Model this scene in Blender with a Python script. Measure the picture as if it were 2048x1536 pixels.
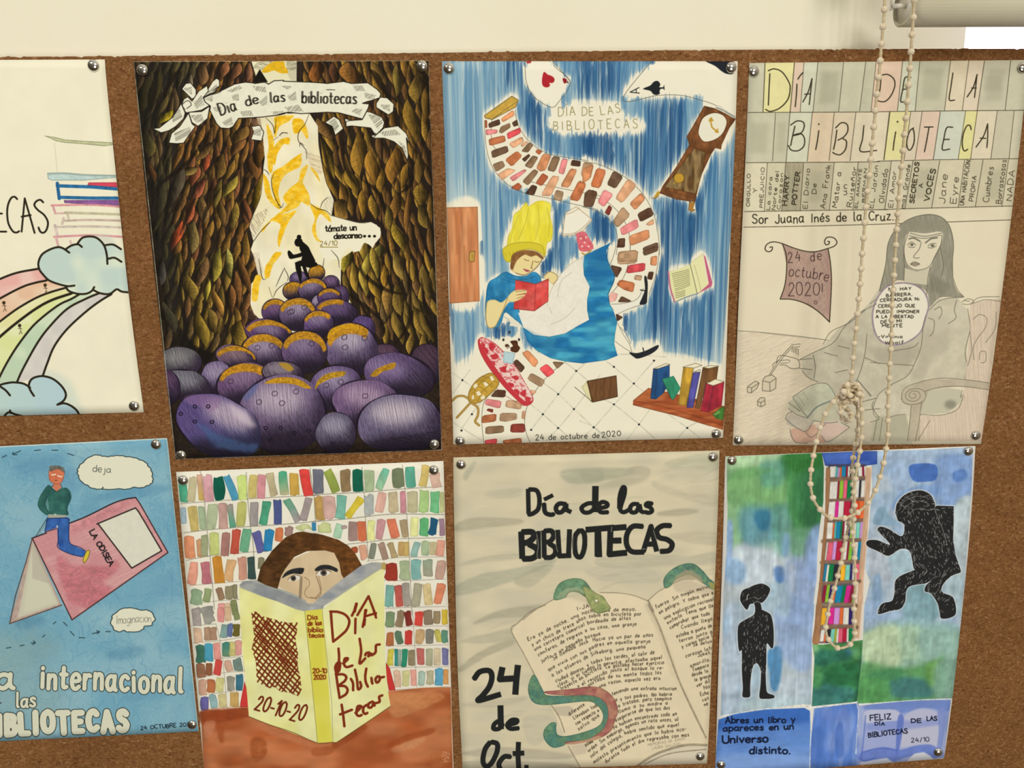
import bpy, bmesh, math, random
import numpy as np
from mathutils import Vector, Matrix

# ---------------------------------------------------------------- scene, camera, light, exposure
for o in list(bpy.data.objects): bpy.data.objects.remove(o)
SC = bpy.context.scene; COL = SC.collection
SC.view_settings.view_transform = 'Standard'; SC.view_settings.look = 'None'; SC.view_settings.gamma = 1
SC.view_settings.use_curve_mapping = False; SC.view_settings.exposure = 0.0
FPX, PITCH, YAW, ROLL = 1649.4, 0.218356, 0.059772, -0.014113       # focal length in pixels, tilt of the camera
DIST, EYE = 0.89, 1.55                                              # camera to cork surface, height above floor
def rotmat(p, y, r):
    cx, sx, cy, sy, cr, sr = math.cos(p), math.sin(p), math.cos(y), math.sin(y), math.cos(r), math.sin(r)
    return np.array([[cr, -sr, 0], [sr, cr, 0], [0, 0, 1]]) @ np.array([[1, 0, 0], [0, cx, -sx], [0, sx, cx]]) @ np.array([[cy, 0, -sy], [0, 1, 0], [sy, 0, cy]])
RM = rotmat(PITCH, YAW, ROLL)                                       # rows: camera right, down, forward in (x, -z, y)
def on(x, y, depth=0.0):
    """point of the plane y = depth that shows at photograph position x, y"""
    d = np.array([x-1024, y-768, FPX]) @ RM
    k = (DIST+depth)/d[2]
    return Vector((d[0]*k, depth, EYE-d[1]*k))
cam = bpy.data.objects.new('camera', bpy.data.cameras.new('camera')); COL.objects.link(cam); SC.camera = cam
cam.data.sensor_width = 36; cam.data.lens = FPX/2048*36; cam.data.clip_start = .02
w2 = lambda v: Vector((v[0], v[2], -v[1]))
R3 = Matrix((w2(RM[0]), -w2(RM[1]), -w2(RM[2]))).transposed()
cam.matrix_world = Matrix.Translation((0, -DIST, EYE)) @ R3.to_4x4()

TINT = np.array([1.0, .955, .83])                                   # warm light of the room
wd = bpy.data.worlds.new('surroundings'); SC.world = wd; wd.use_nodes = True
nt = wd.node_tree; nt.nodes.clear(); N = nt.nodes.new; LK = nt.links.new
tc = N('ShaderNodeTexCoord'); sp = N('ShaderNodeSeparateXYZ'); LK(tc.outputs['Generated'], sp.inputs[0])
rz = N('ShaderNodeValToRGB'); mr = N('ShaderNodeMapRange'); mr.inputs[1].default_value = -1; mr.inputs[2].default_value = 1; LK(sp.outputs['Z'], mr.inputs[0]); LK(mr.outputs[0], rz.inputs[0])
el = rz.color_ramp.elements; el[0].position = .2; el[0].color = (.07, .05, .03, 1); el[1].position = .95; el[1].color = (.55, .5, .4, 1)
e2 = el.new(.55); e2.color = (.17, .145, .105, 1)
rx = N('ShaderNodeMapRange'); rx.inputs[1].default_value = -1; rx.inputs[2].default_value = .8; rx.inputs[3].default_value = .3; rx.inputs[4].default_value = 1.7; LK(sp.outputs['X'], rx.inputs[0])
mu = N('ShaderNodeMix'); mu.data_type = 'RGBA'; mu.blend_type = 'MULTIPLY'; mu.inputs[0].default_value = 1; LK(rz.outputs[0], mu.inputs[6]); LK(rx.outputs[0], mu.inputs[7])
gt = N('ShaderNodeMath'); gt.operation = 'GREATER_THAN'; gt.inputs[1].default_value = .02; LK(sp.outputs['Y'], gt.inputs[0])
mx = N('ShaderNodeMix'); mx.data_type = 'RGBA'; LK(gt.outputs[0], mx.inputs[0]); LK(mu.outputs[2], mx.inputs[6]); mx.inputs[7].default_value = (6.5, 6.3, 9.6, 1)
bg = N('ShaderNodeBackground'); LK(mx.outputs[2], bg.inputs[0]); wo = N('ShaderNodeOutputWorld'); LK(bg.outputs[0], wo.inputs[0])
def area_light(name, loc, look, sx, sy, power, col):
    l = bpy.data.lights.new(name, 'AREA'); l.shape = 'RECTANGLE'; l.size = sx; l.size_y = sy; l.energy = power; l.color = col
    o = bpy.data.objects.new(name, l); COL.objects.link(o); o.location = loc
    o.rotation_euler = (Vector(look)-Vector(loc)).to_track_quat('-Z', 'Y').to_euler(); return o
LC = (1.0, .97, .845)
area_light('window_daylight', (.55, -5, .45), (.2, 0, 1.3), .62, 1.9, 37, LC)
area_light('window_daylight', (1.55, -5, .45), (.2, 0, 1.3), .62, 1.9, 37, LC)
area_light('window_daylight', (1.35, -4.6, 3.3), (.1, 0, 1.3), 1.5, .9, 84, LC)
area_light('left_fill', (-1.5, -2.4, 3.3), (-.2, 0, 1.3), .9, .25, 33, LC)  # unseen fill light, added to balance the brightness of the left side
# ---------------------------------------------------------------- drawing kit: pens, brushes and a hand-lettering alphabet
def hx(c):
    if not isinstance(c, str): return np.asarray(c, float)
    c = c.lstrip('#')
    if len(c) == 3: c = c[0]*2 + c[1]*2 + c[2]*2
    return np.array([int(c[i:i+2], 16) for i in (0, 2, 4)])/255.0
def pt(p):
    if isinstance(p, str): p = [float(t) for t in p.replace(',', ' ').split()]
    return np.asarray(p, float).reshape(-1, 2)
def spline(p, closed=False, n=6):
    p = pt(p)
    if len(p) < 3: return p
    q = np.vstack([p[-1:], p, p[:2]]) if closed else np.vstack([2*p[0]-p[1], p, 2*p[-1]-p[-2]])
    t = np.linspace(0, 1, n, endpoint=False)[:, None]
    out = []
    for i in range(len(q)-3):
        a, b, c, d = q[i:i+4]
        out.append(.5*(2*b + (c-a)*t + (2*a-5*b+4*c-d)*t*t + (3*b-a-3*c+d)*t**3))
    o = np.vstack(out)
    return o if closed else np.vstack([o, p[-1:]])
def ell(cx, cy, rx, ry, rot=0, n=28, a0=0, a1=360):
    t = np.radians(np.linspace(a0, a1, n, endpoint=(a1-a0) % 360 != 0))
    r = math.radians(rot); x = rx*np.cos(t); y = ry*np.sin(t)
    return np.stack([cx + x*math.cos(r) - y*math.sin(r), cy + x*math.sin(r) + y*math.cos(r)], 1)
def homog(src, dst):
    A = []; B = []
    for (x, y), (u, v) in zip(src, dst):
        A.append([x, y, 1, 0, 0, 0, -u*x, -u*y]); B.append(u)
        A.append([0, 0, 0, x, y, 1, -v*x, -v*y]); B.append(v)
    return np.append(np.linalg.solve(np.array(A, float), np.array(B, float)), 1).reshape(3, 3)
def blur(m, r):
    r = int(max(1, r))
    for ax in (0, 1):
        k = np.pad(m, [(r+1, r) if i == ax else (0, 0) for i in range(m.ndim)], mode='edge').cumsum(ax)
        a = np.take(k, range(2*r+1, k.shape[ax]), ax); b = np.take(k, range(0, k.shape[ax]-2*r-1), ax)
        m = (a-b)/(2*r+1)
    return m
# one-line alphabet: strokes split by ';', '~' marks a curved stroke; capitals 0..10 high, small letters 0..6
GL = {
'A':'0 0 3.5 10 7 0;1.3 3.6 5.7 3.6','B':'0 0 0 10;~0 10 4.6 9.4 5 7.4 3.8 5.6 0 5.3;~0 5.3 5 4.8 6 2.7 4.6 .5 0 0','C':'~6.4 8.4 4.4 10 1.6 9 .2 5.4 1.2 1.4 3.8 0 6.4 1.4','D':'0 0 0 10;~0 10 4.4 9.2 6.6 5.2 4.6 1 0 0',
'E':'5.6 10 0 10 0 0 5.6 0;0 5.2 4.6 5.2','F':'5.6 10 0 10 0 0;0 5.2 4.4 5.2','G':'~6.4 8.4 4.4 10 1.6 9 .2 5.4 1.2 1.4 3.8 0 6.2 1.2;6.2 1.2 6.2 4.6 3.6 4.6','H':'0 0 0 10;6 0 6 10;0 5.2 6 5.2','I':'1 0 1 10','J':'~4.6 10 4.6 2.6 3.4 .2 1.2 .2 0 2',
'K':'0 0 0 10;6 10 0 4.4;1.8 6 6.2 0','L':'0 10 0 0 5.2 0','M':'0 0 .6 10 4 3.4 7.4 10 8 0','N':'0 0 0 10 6.2 0 6.2 10','O':'~3.6 10 .8 8.4 0 5 .9 1.4 3.6 0 6.3 1.4 7.2 5 6.2 8.6 3.6 10','P':'0 0 0 10;~0 10 4.8 9.5 5.8 7.4 4.6 5 0 4.5',
'Q':'~3.6 10 .8 8.4 0 5 .9 1.4 3.6 0 6.3 1.4 7.2 5 6.2 8.6 3.6 10;4.4 2.4 7.2 -1','R':'0 0 0 10;~0 10 4.8 9.5 5.6 7.6 4.4 5.4 0 5;2.4 5 6 0','S':'~5.8 8.6 4 10 1.4 9.6 .6 7.6 2 5.8 4.4 4.8 5.8 2.8 4.6 .5 2 0 0 1.4','T':'0 10 7 10;3.5 10 3.5 0','U':'~0 10 0 3 1.4 .4 3.2 0 5 .5 6.2 3 6.2 10',
'V':'0 10 3.4 0 6.8 10','W':'0 10 2 0 4.4 8 6.8 0 8.8 10','X':'0 0 6.4 10;0 10 6.4 0','Y':'0 10 3.2 5 6.4 10;3.2 5 3.2 0','Z':'0 10 6 10 0 0 6.2 0',
'a':'~4.6 5.2 2.6 6 .7 5 0 2.6 .9 .5 2.6 .2 4.4 2.2;~4.8 6 4.5 2.4 4.9 .6 5.6 .1','b':'0 10 0 0;~0 3.4 1.2 5.6 3 6 4.6 4.6 4.8 2 3.4 .2 1.4 .2 0 1.8','c':'~4.4 5 2.8 6 .9 5.2 0 3 .8 .7 2.6 0 4.4 .9','d':'4.8 10 4.8 0;~4.8 4.4 3.4 6 1.4 5.6 .1 3.4 .6 .9 2.2 0 4 .8 4.8 2.4',
'e':'~.2 3 4.6 3.4 4.2 5.3 2.6 6 .8 5.2 0 3 .9 .6 2.8 0 4.6 1','f':'~4 9.2 2.8 10 1.7 8.8 1.5 5 1.4 -1;0 5.8 3.4 5.8','g':'~4.6 5.2 2.6 6 .7 5 0 2.8 1 .7 2.6 .4 4.4 2.2;~4.7 6 4.6 -.6 3.4 -3 1.4 -3.2 .3 -2','h':'0 10 0 0;~0 3.4 1.6 5.6 3.2 5.9 4.2 4.8 4.4 0','i':'.6 6 .6 0;.6 8.2 .7 8.4','j':'~2 6 2 -1 1.2 -3 -.4 -2.8;2 8.2 2.1 8.4','k':'0 10 0 0;4 6 0 2.6;1.4 3.8 4.4 0','l':'~.6 10 .5 2 .9 .2 1.6 .1',
'm':'0 6 0 0;~0 3.6 1.2 5.6 2.4 5.9 3.2 4.8 3.3 0;~3.3 3.6 4.6 5.7 5.9 5.9 6.7 4.8 6.9 0','n':'0 6 0 0;~0 3.6 1.4 5.6 3 5.9 4.1 4.8 4.3 0','o':'~2.5 6 .6 5.1 0 3 .6 .8 2.5 0 4.4 .8 5 3 4.4 5.2 2.5 6','p':'0 6 0 -3.4;~0 3.6 1.2 5.6 3 6 4.6 4.6 4.8 2.4 3.6 .4 1.6 .3 0 1.8','q':'~4.6 5.2 2.6 6 .7 5 0 2.8 1 .7 2.6 .4 4.4 2.2;4.7 6 4.7 -3.4','r':'0 6 0 0;~0 3.2 1.2 5.4 2.6 6 3.4 5.5',
's':'~4 5.1 2.6 6 .9 5.5 .7 4.2 2.2 3.2 3.8 2.1 3.7 .7 2 0 0 .8','t':'~1.6 9 1.6 1.6 2.4 .2 3.8 .5;0 6 3.6 6','u':'~0 6 .1 2 1 .3 2.6 .3 4.2 2.4;~4.4 6 4.4 1.4 5.2 .1','v':'0 6 2.3 0 4.6 6','w':'0 6 1.5 0 3.2 5 4.9 0 6.4 6','x':'0 0 4.4 6;0 6 4.4 0','y':'0 6 2.5 .4;4.8 6 1.4 -3.4','z':'0 6 4.2 6 0 0 4.4 0',
'0':'~3 10 .8 8.6 0 5 .8 1.4 3 0 5.2 1.4 6 5 5.2 8.6 3 10','1':'0 7.4 2.4 10 2.4 0','2':'~.4 7.6 1.6 9.7 3.8 9.8 5 8 4.2 5.4 0 0;0 0 5.8 0','3':'~.4 8.8 2.4 10 4.8 9 4.6 6.6 2.4 5.4;~2.4 5.4 5 4.4 5.4 2 3.6 .1 .2 .8','4':'3.4 10 0 3.4 6 3.4;4.4 7 4.4 0','5':'5.2 10 1 10 .6 5.6;~.6 5.6 3.4 6.2 5.4 4 4.6 1 2.2 0 .2 .8','6':'~4.8 9.6 1.8 8 .2 4 1 .8 3.2 0 5.2 1.4 5 4 3 5.2 .6 3.6','7':'0 10 5.8 10 2 0','8':'~2.8 5.4 .8 6.8 1 9.2 2.8 10 4.6 9.2 4.8 6.8 2.8 5.4 .4 3.6 .6 .8 2.8 0 5 .8 5.2 3.6 2.8 5.4','9':'~5 7.4 3.6 5.2 1 5.6 .4 8 2 10 4.4 9.6 5 7.4 4.4 2 3.4 0',
'.':'.4 .1 .7 .2','-':'0 3.6 3.4 3.6','/':'0 -1 4.4 10',',':'.8 .4 .2 -1.6',':':'.5 1 .6 1.2;.5 5 .6 5.2','!':'.6 10 .6 3;.6 .2 .7 .4','~':'0 0'}
ADV = {' ': 4.2, 'i': 1.2, 'l': 1.6, 'I': 2, '.': 1.2, ',': 1.2, 'j': 2.2, '!': 1.2}
ACC = {'á': 'a', 'é': 'e', 'í': 'i', 'ó': 'o', 'ú': 'u', 'Í': 'I', 'Á': 'A', 'É': 'E', 'ñ': 'n', 'Ñ': 'N'}
def glyph(ch):
    b = ACC.get(ch, ch); out = []
    for s in GL.get(b, '0 0').split(';'):
        out.append(spline(s[1:], n=4) if s[0] == '~' else pt(s))
    if ch == 'í': out = out[:1]
    up = 10 if b.isupper() else 6
    wd = max(p[:, 0].max() for p in out)
    if ch in 'ñÑ': out.append(spline([(wd*.1, up+1.6), (wd*.35, up+2.5), (wd*.65, up+1.7), (wd*.9, up+2.6)], n=3))
    elif ch != b: out.append(pt([(wd*.45, up+1.4), (wd*.45+1.6, up+3.6)]))
    return out, ADV.get(b, wd)
MARG = .02      # the drawing runs a little past the cut edge of the sheet
class Art:
    def __init__(s, quad, seed=1, S=1.5, flat=None):
        q = pt(quad)
        ln = lambda a, b: np.hypot(*(q[a]-q[b]))
        if flat is None:
            s.W = int((ln(0, 1)+ln(2, 3))/2*S); s.H = int((ln(1, 2)+ln(0, 3))/2*S)
            mx, my = s.W*MARG, s.H*MARG
            s.M = homog(q, [(mx, my), (s.W-mx, my), (s.W-mx, s.H-my), (mx, s.H-my)])
        else:
            x0, y0, x1, y1 = flat; s.W = int((x1-x0)*S); s.H = int((y1-y0)*S)
            s.M = np.array([[S, 0, -x0*S], [0, S, -y0*S], [0, 0, 1.]])
        hc = np.column_stack([[(0, 0), (s.W, 0), (s.W, s.H), (0, s.H)], np.ones(4)]) @ np.linalg.inv(s.M).T
        s.q = hc[:, :2]/hc[:, 2:]; s.edge = q
        s.S = S; s.r = np.random.default_rng(seed); s.cm = None
        s.im = np.ones((s.H, s.W, 3))
    def T(s, p):
        p = pt(p); h = np.column_stack([p, np.ones(len(p))]) @ s.M.T
        return h[:, :2]/h[:, 2:]
    def cov(s, polys, raw=False):
        A = []; B = []
        for p in polys:
            if not raw: p = s.T(p)
            n = np.roll(p, -1, 0)
            if (p[:, 0]*n[:, 1]-n[:, 0]*p[:, 1]).sum() < 0: p, n = n, p
            A.append(p); B.append(n)
        A = np.vstack(A); B = np.vstack(B)
        X0 = max(0, int(A[:, 0].min())-1); X1 = min(s.W, int(A[:, 0].max())+2)
        Y0 = max(0, int(A[:, 1].min())-1); Y1 = min(s.H, int(A[:, 1].max())+2)
        if X1 <= X0 or Y1 <= Y0: return None
        w = X1-X0; h = Y1-Y0; SS = 4
        ya = A[:, 1]*SS; yb = B[:, 1]*SS
        lo = np.ceil(np.minimum(ya, yb)-.5).astype(int).clip(Y0*SS, Y1*SS); hi = np.ceil(np.maximum(ya, yb)-.5).astype(int).clip(Y0*SS, Y1*SS)
        n = np.maximum(hi-lo, 0); tot = n.sum()
        if tot == 0: return None
        i = np.repeat(np.arange(len(n)), n); k = np.arange(tot)-np.repeat(np.cumsum(n)-n, n)+lo[i]
        dy = yb-ya; dy[dy == 0] = 1
        x = (A[i, 0]+(k+.5-ya[i])/dy[i]*(B[i, 0]-A[i, 0])-X0).clip(0, w)
        sg = np.sign(yb-ya)[i]; j = x.astype(int); f = x-j
        base = (k-Y0*SS)*(w+2)+j
        D = np.bincount(base, sg*(1-f), h*SS*(w+2))+np.bincount(base+1, sg*f, h*SS*(w+2))[:h*SS*(w+2)]
        C = np.abs(D.reshape(h*SS, w+2).cumsum(1)[:, :w]).clip(0, 1).reshape(h, SS, w).mean(1)
        return Y0, Y1, X0, X1, C
    def noise(s, h, w, fx, fy):
        fx *= s.S; fy *= s.S
        g = s.r.random((int(h/fy)+3, int(w/fx)+3))
        y = np.arange(h)/fy; x = np.arange(w)/fx
        yi = y.astype(int); xi = x.astype(int); v = y-yi; u = x-xi
        u = u*u*(3-2*u); v = (v*v*(3-2*v))[:, None]
        a = g[yi][:, xi]*(1-u)+g[yi][:, xi+1]*u; b = g[yi+1][:, xi]*(1-u)+g[yi+1][:, xi+1]*u
        return a*(1-v)+b*v
    def put(s, c, col, a):
        Y0, Y1, X0, X1, C = c
        m = C*a
        if s.cm is not None: m = m*s.cm[Y0:Y1, X0:X1]
        m = m[..., None]; R = s.im[Y0:Y1, X0:X1]
        R += (col-R)*m
    def fill(s, polys, col, a=1, tex=0, tf=(10, 10), ed=0, raw=False, soft=0, wob=0, col2=None, g=None, gr=0):
        """flat or washed colour: tex brush streaks, ed darker dried edge, soft feathered border, col2 second pigment (along g or mottled), gr paper grain"""
        if isinstance(polys, str) or (isinstance(polys, np.ndarray) and polys.ndim == 2): polys = [pt(polys)]
        if soft:
            r = int(soft*s.S); P = [p if raw else s.T(p) for p in polys]; al = np.vstack(P)
            x0, y0 = al.min(0)-2*r-2; x1, y1 = al.max(0)+2*r+2
            full = s.cov(P, True)
            X0, X1, Y0, Y1 = max(0, int(x0)), min(s.W, int(x1)), max(0, int(y0)), min(s.H, int(y1))
            if full is None or X1 <= X0 or Y1 <= Y0: return
            C = np.zeros((Y1-Y0, X1-X0)); C[full[0]-Y0:full[1]-Y0, full[2]-X0:full[3]-X0] = full[4]
            c = [Y0, Y1, X0, X1, blur(blur(C, r/2), r/2)]
        else:
            c = s.cov(polys, raw)
            if c is None: return
            c = list(c)
        h, w = c[4].shape; col = hx(col)
        if wob: c[4] = (c[4]*1.6*(s.noise(h, w, *tf)*wob+1-wob)).clip(0, 1)
        F = np.broadcast_to(col, (h, w, 3))
        if col2 is not None:
            if g is not None:
                p = s.T(g); d = p[1]-p[0]; yy, xx = np.mgrid[0:h, 0:w]
                t = (((xx+c[2]-p[0, 0])*d[0]+(yy+c[0]-p[0, 1])*d[1])/(d@d)).clip(0, 1)
                t = (t+(s.noise(h, w, *tf)-.5)*.35).clip(0, 1)
            else: t = ((s.noise(h, w, *tf)-.3)/.4).clip(0, 1)
            F = F*(1-t[..., None])+hx(col2)*t[..., None]
        m = np.full((h, w), float(a))
        if tex: F = F*(1+tex*((s.noise(h, w, *tf)+s.noise(h, w, tf[0]*.4, tf[1]*.4))-1))[..., None]
        if ed: e = c[4]*(1-blur(c[4], 2.5*s.S)); F = F*(1-ed*e*1.4)[..., None]
        if gr: m = m*(1-gr*s.noise(h, w, 1.1, 1.1))
        s.put(c, F.clip(0, 1), m)
    def mottle(s, p, amp, tf):
        """brush streaks that lighten and darken what is already painted"""
        c = s.cov(p if isinstance(p, list) else [p])
        if c is None: return
        Y0, Y1, X0, X1, C = c; h, w = C.shape
        s.im[Y0:Y1, X0:X1] *= (1+amp*(s.noise(h, w, *tf)+s.noise(h, w, tf[0]*.4, tf[1]*.5)-1)*C)[..., None]
    def blob(s, p, col, a=1, **k): s.fill([spline(p, True)], col, a, **k)
    def strokes(s, L, w, col, a=1, sm=False, taper=0, tex=0, sq=False, **k):
        P = []
        for p in L:
            p = spline(p) if sm else pt(p)
            n = len(p)
            if n < 1: continue
            rr = np.full(n, w/2.)
            if taper and n > 1:
                t = np.linspace(0, 1, n); rr = rr*(1-taper*np.abs(2*t-1)**2)
            for i in range(n-1):
                d = p[i+1]-p[i]; l = np.hypot(*d)
                if l < 1e-6: continue
                q = np.array([-d[1], d[0]])/l
                P.append(np.array([p[i]+q*rr[i], p[i+1]+q*rr[i+1], p[i+1]-q*rr[i+1], p[i]-q*rr[i]]))
            if w > 1.6:
                for i in range(sq, n-sq): P.append(ell(p[i, 0], p[i, 1], rr[i], rr[i], 0, 9 if w < 5 else 16))
        if P: s.fill(P, col, a, tex=tex, **k)
    def line(s, p, w, col, a=1, **k): s.strokes([p], w, col, a, **k)
    def curve(s, p, w, col, a=1, **k): s.strokes([p], w, col, a, sm=True, **k)
    def loop(s, p, w, col, a=1, **k):
        q = spline(p, True); s.strokes([np.vstack([q, q[:1]])], w, col, a, **k)
    def clip(s, p=None):
        s.cm = None
        if p is None: return
        if isinstance(p, str) or (isinstance(p, np.ndarray) and p.ndim == 2): p = [pt(p)]
        c = s.cov(p); s.cm = np.zeros((s.H, s.W))
        if c: s.cm[c[0]:c[1], c[2]:c[3]] = c[4]
    def hatch(s, p, ang, sp, w, col, a=1, jit=.3, ln=0, taper=.6):
        """pencil hatching inside an outline"""
        p = pt(p); old = s.cm; s.clip(p)
        if old is not None: s.cm = s.cm*old
        c = p.mean(0); R = np.abs(p-c).max()*1.5; t = math.radians(ang)
        d = np.array([math.cos(t), math.sin(t)]); q = np.array([-d[1], d[0]]); L = []
        for o in np.arange(-R, R, sp):
            o = o+s.r.normal()*sp*jit; b = c+q*o
            if ln:
                u = -R+s.r.random()*ln
                while u < R:
                    e = u+ln*(.5+s.r.random()); k = q*s.r.normal()*sp*jit
                    L.append([b+d*u+k, b+d*(u+e)/2+k*1.2, b+d*e+k]); u = e-ln*.1
            else: L.append([b-d*R, b+d*R])
        s.strokes(L, w, col, a, taper=taper if ln else 0); s.cm = old
    def text(s, t, x0, y0, x1, y1, h, w, col, a=1, jit=.35, sl=0, gap=2.2, raw=False, path=None, **k):
        """hand-lettered words along a baseline; h is the height of a capital"""
        if path is not None:
            path = spline(path); cs = np.concatenate([[0], np.cumsum(np.hypot(*np.diff(path, axis=0).T))]); x0, y0, x1, y1 = 0, 0, cs[-1], 0
        b0 = np.array([x0, y0], float); d = np.array([x1, y1], float)-b0; Ln = np.hypot(*d); d /= Ln; u = np.array([d[1], -d[0]])
        gs = [(c, *glyph(c)) for c in t]
        tot = sum(g[2]+gap for g in gs)-gap; sx = Ln/tot; sy = h/10.; x = 0; L = []
        for c, st, ad in gs:
            if c != ' ':
                jy = s.r.normal()*jit; js = 1+s.r.normal()*jit*.12; jr = s.r.normal()*jit*.06
                for p in st:
                    q = p*[1, js]+[0, jy]; L.append(b0+np.outer((x+q[:, 0])*sx+q[:, 1]*sy*(sl+jr), d)+np.outer(q[:, 1]*sy, u))
            x += ad+gap
        if path is not None:
            tg = np.gradient(path, axis=0); tg /= np.hypot(*tg.T)[:, None]; o = []
            for q in L:
                X = np.interp(q[:, 0], cs, path[:, 0]); Y = np.interp(q[:, 0], cs, path[:, 1]); tx = np.interp(q[:, 0], cs, tg[:, 0]); ty = np.interp(q[:, 0], cs, tg[:, 1])
                o.append(np.stack([X-ty*q[:, 1], Y+tx*q[:, 1]], 1))
            L = o
        if raw: return L
        s.strokes(L, w, col, a, **k)
def K(x0, y0, sc): return lambda p: pt(p)/sc+[x0, y0]
def daubs(A, k, txt, ed=.25, tex=.1, tf=(14, 16), cap=.25):
    """brush daubs, one per line: colour, top x y, bottom x y, width"""
    for ln in txt.strip().split('\n'):
        for it in ln.split('|'):
            t = it.split()
            if not t: continue
            x0, y0, x1, y1, w = map(float, t[1:6]); j = A.r.normal(0, w*.05, 12)
            d = np.array([x1-x0, y1-y0]); d /= np.hypot(*d); q = np.array([-d[1], d[0]])*w/2; a = np.array([x0, y0]); b = np.array([x1, y1]); c = cap*w*.45
            p = [a+q*.72+j[0], a-d*c*.6+j[1], a-q*.72-d*c*.2+j[2], a-q+d*c+j[3], (a+b)/2-q+j[4:6], b-q-d*c+j[6], b-q*.7+j[7], b+d*c*.5, b+q*.74+j[8], b+q-d*c+j[9], (a+b)/2+q+j[10:12], a+q+d*c]
            A.blob(k(np.array(p)), t[0], .97, ed=ed, tex=tex, tf=tf, **({'col2': t[6], 'g': k([a, b]), } if len(t) > 6 else {}))
# ---------------------------------------------------------------- helpers
def lin(c):
    c = np.asarray(c, float); return np.where(c <= .04045, c/12.92, ((c+.055)/1.055)**2.4)
def srgb(c):
    c = np.asarray(c, float).clip(0, None); return np.where(c <= .0031308, c*12.92, 1.055*c**(1/2.4)-.055)
def alb(c):
    """albedo that shows as colour c under the warm light of the room"""
    return tuple((lin(hx(c))/TINT).clip(0, .95))+(1,)
def link(o, parent=None):
    COL.objects.link(o)
    if parent: o.parent = parent
    return o
def mesh(name, verts, faces, mat, parent=None, smooth=True, loc=None):
    me = bpy.data.meshes.new(name); me.from_pydata([tuple(v) for v in verts], [], [tuple(f) for f in faces]); me.update()
    for m in (mat if isinstance(mat, (list, tuple)) else [mat]): me.materials.append(m)
    if smooth: me.polygons.foreach_set('use_smooth', [True]*len(me.polygons))
    o = bpy.data.objects.new(name, me)
    if loc is not None: o.location = loc
    return link(o, parent)
def tag(o, label=None, cat=None, group=None, kind=None):
    for k, v in (('label', label), ('category', cat), ('group', group), ('kind', kind)):
        if v: o[k] = v
    return o
def empty(name, loc):
    o = bpy.data.objects.new(name, None); o.empty_display_size = .02; o.location = loc; return link(o)
class Mat:
    def __init__(s, name, col=(.8, .8, .8, 1), rough=.7, metal=0, spec=.3):
        s.m = bpy.data.materials.new(name); s.m.use_nodes = True; s.t = s.m.node_tree; s.b = s.t.nodes['Principled BSDF']
        s.b.inputs['Base Color'].default_value = col; s.b.inputs['Roughness'].default_value = rough; s.b.inputs['Metallic'].default_value = metal; s.b.inputs['Specular IOR Level'].default_value = spec
    def n(s, t, **k):
        o = s.t.nodes.new(t)
        for a, v in k.items():
            if a.startswith('i_'): o.inputs[a[2:].replace('_', ' ')].default_value = v
            else: setattr(o, a, v)
        return o
    def l(s, a, b): s.t.links.new(a, b)
    def ramp(s, src, *st):
        r = s.n('ShaderNodeValToRGB'); e = r.color_ramp.elements
        while len(e) < len(st): e.new(.5)
        for i, (p, c) in enumerate(st): e[i].position = p; e[i].color = c
        s.l(src, r.inputs[0]); return r.outputs[0]
    def mix(s, f, a, b, mode='MIX'):
        m = s.n('ShaderNodeMix', data_type='RGBA', blend_type=mode)
        for v, i in ((f, 0), (a, 6), (b, 7)):
            if hasattr(v, 'is_output'): s.l(v, m.inputs[i])
            else: m.inputs[i].default_value = v
        return m.outputs[2]
    def bump(s, h, st, d): 
        b = s.n('ShaderNodeBump', i_Strength=st, i_Distance=d); s.l(h, b.inputs['Height']); s.l(b.outputs[0], s.b.inputs['Normal'])
    def coord(s, sc=(1, 1, 1)):
        t = s.n('ShaderNodeTexCoord'); m = s.n('ShaderNodeMapping'); m.inputs['Scale'].default_value = sc; s.l(t.outputs['Object'], m.inputs[0]); return m.outputs[0]
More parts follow.
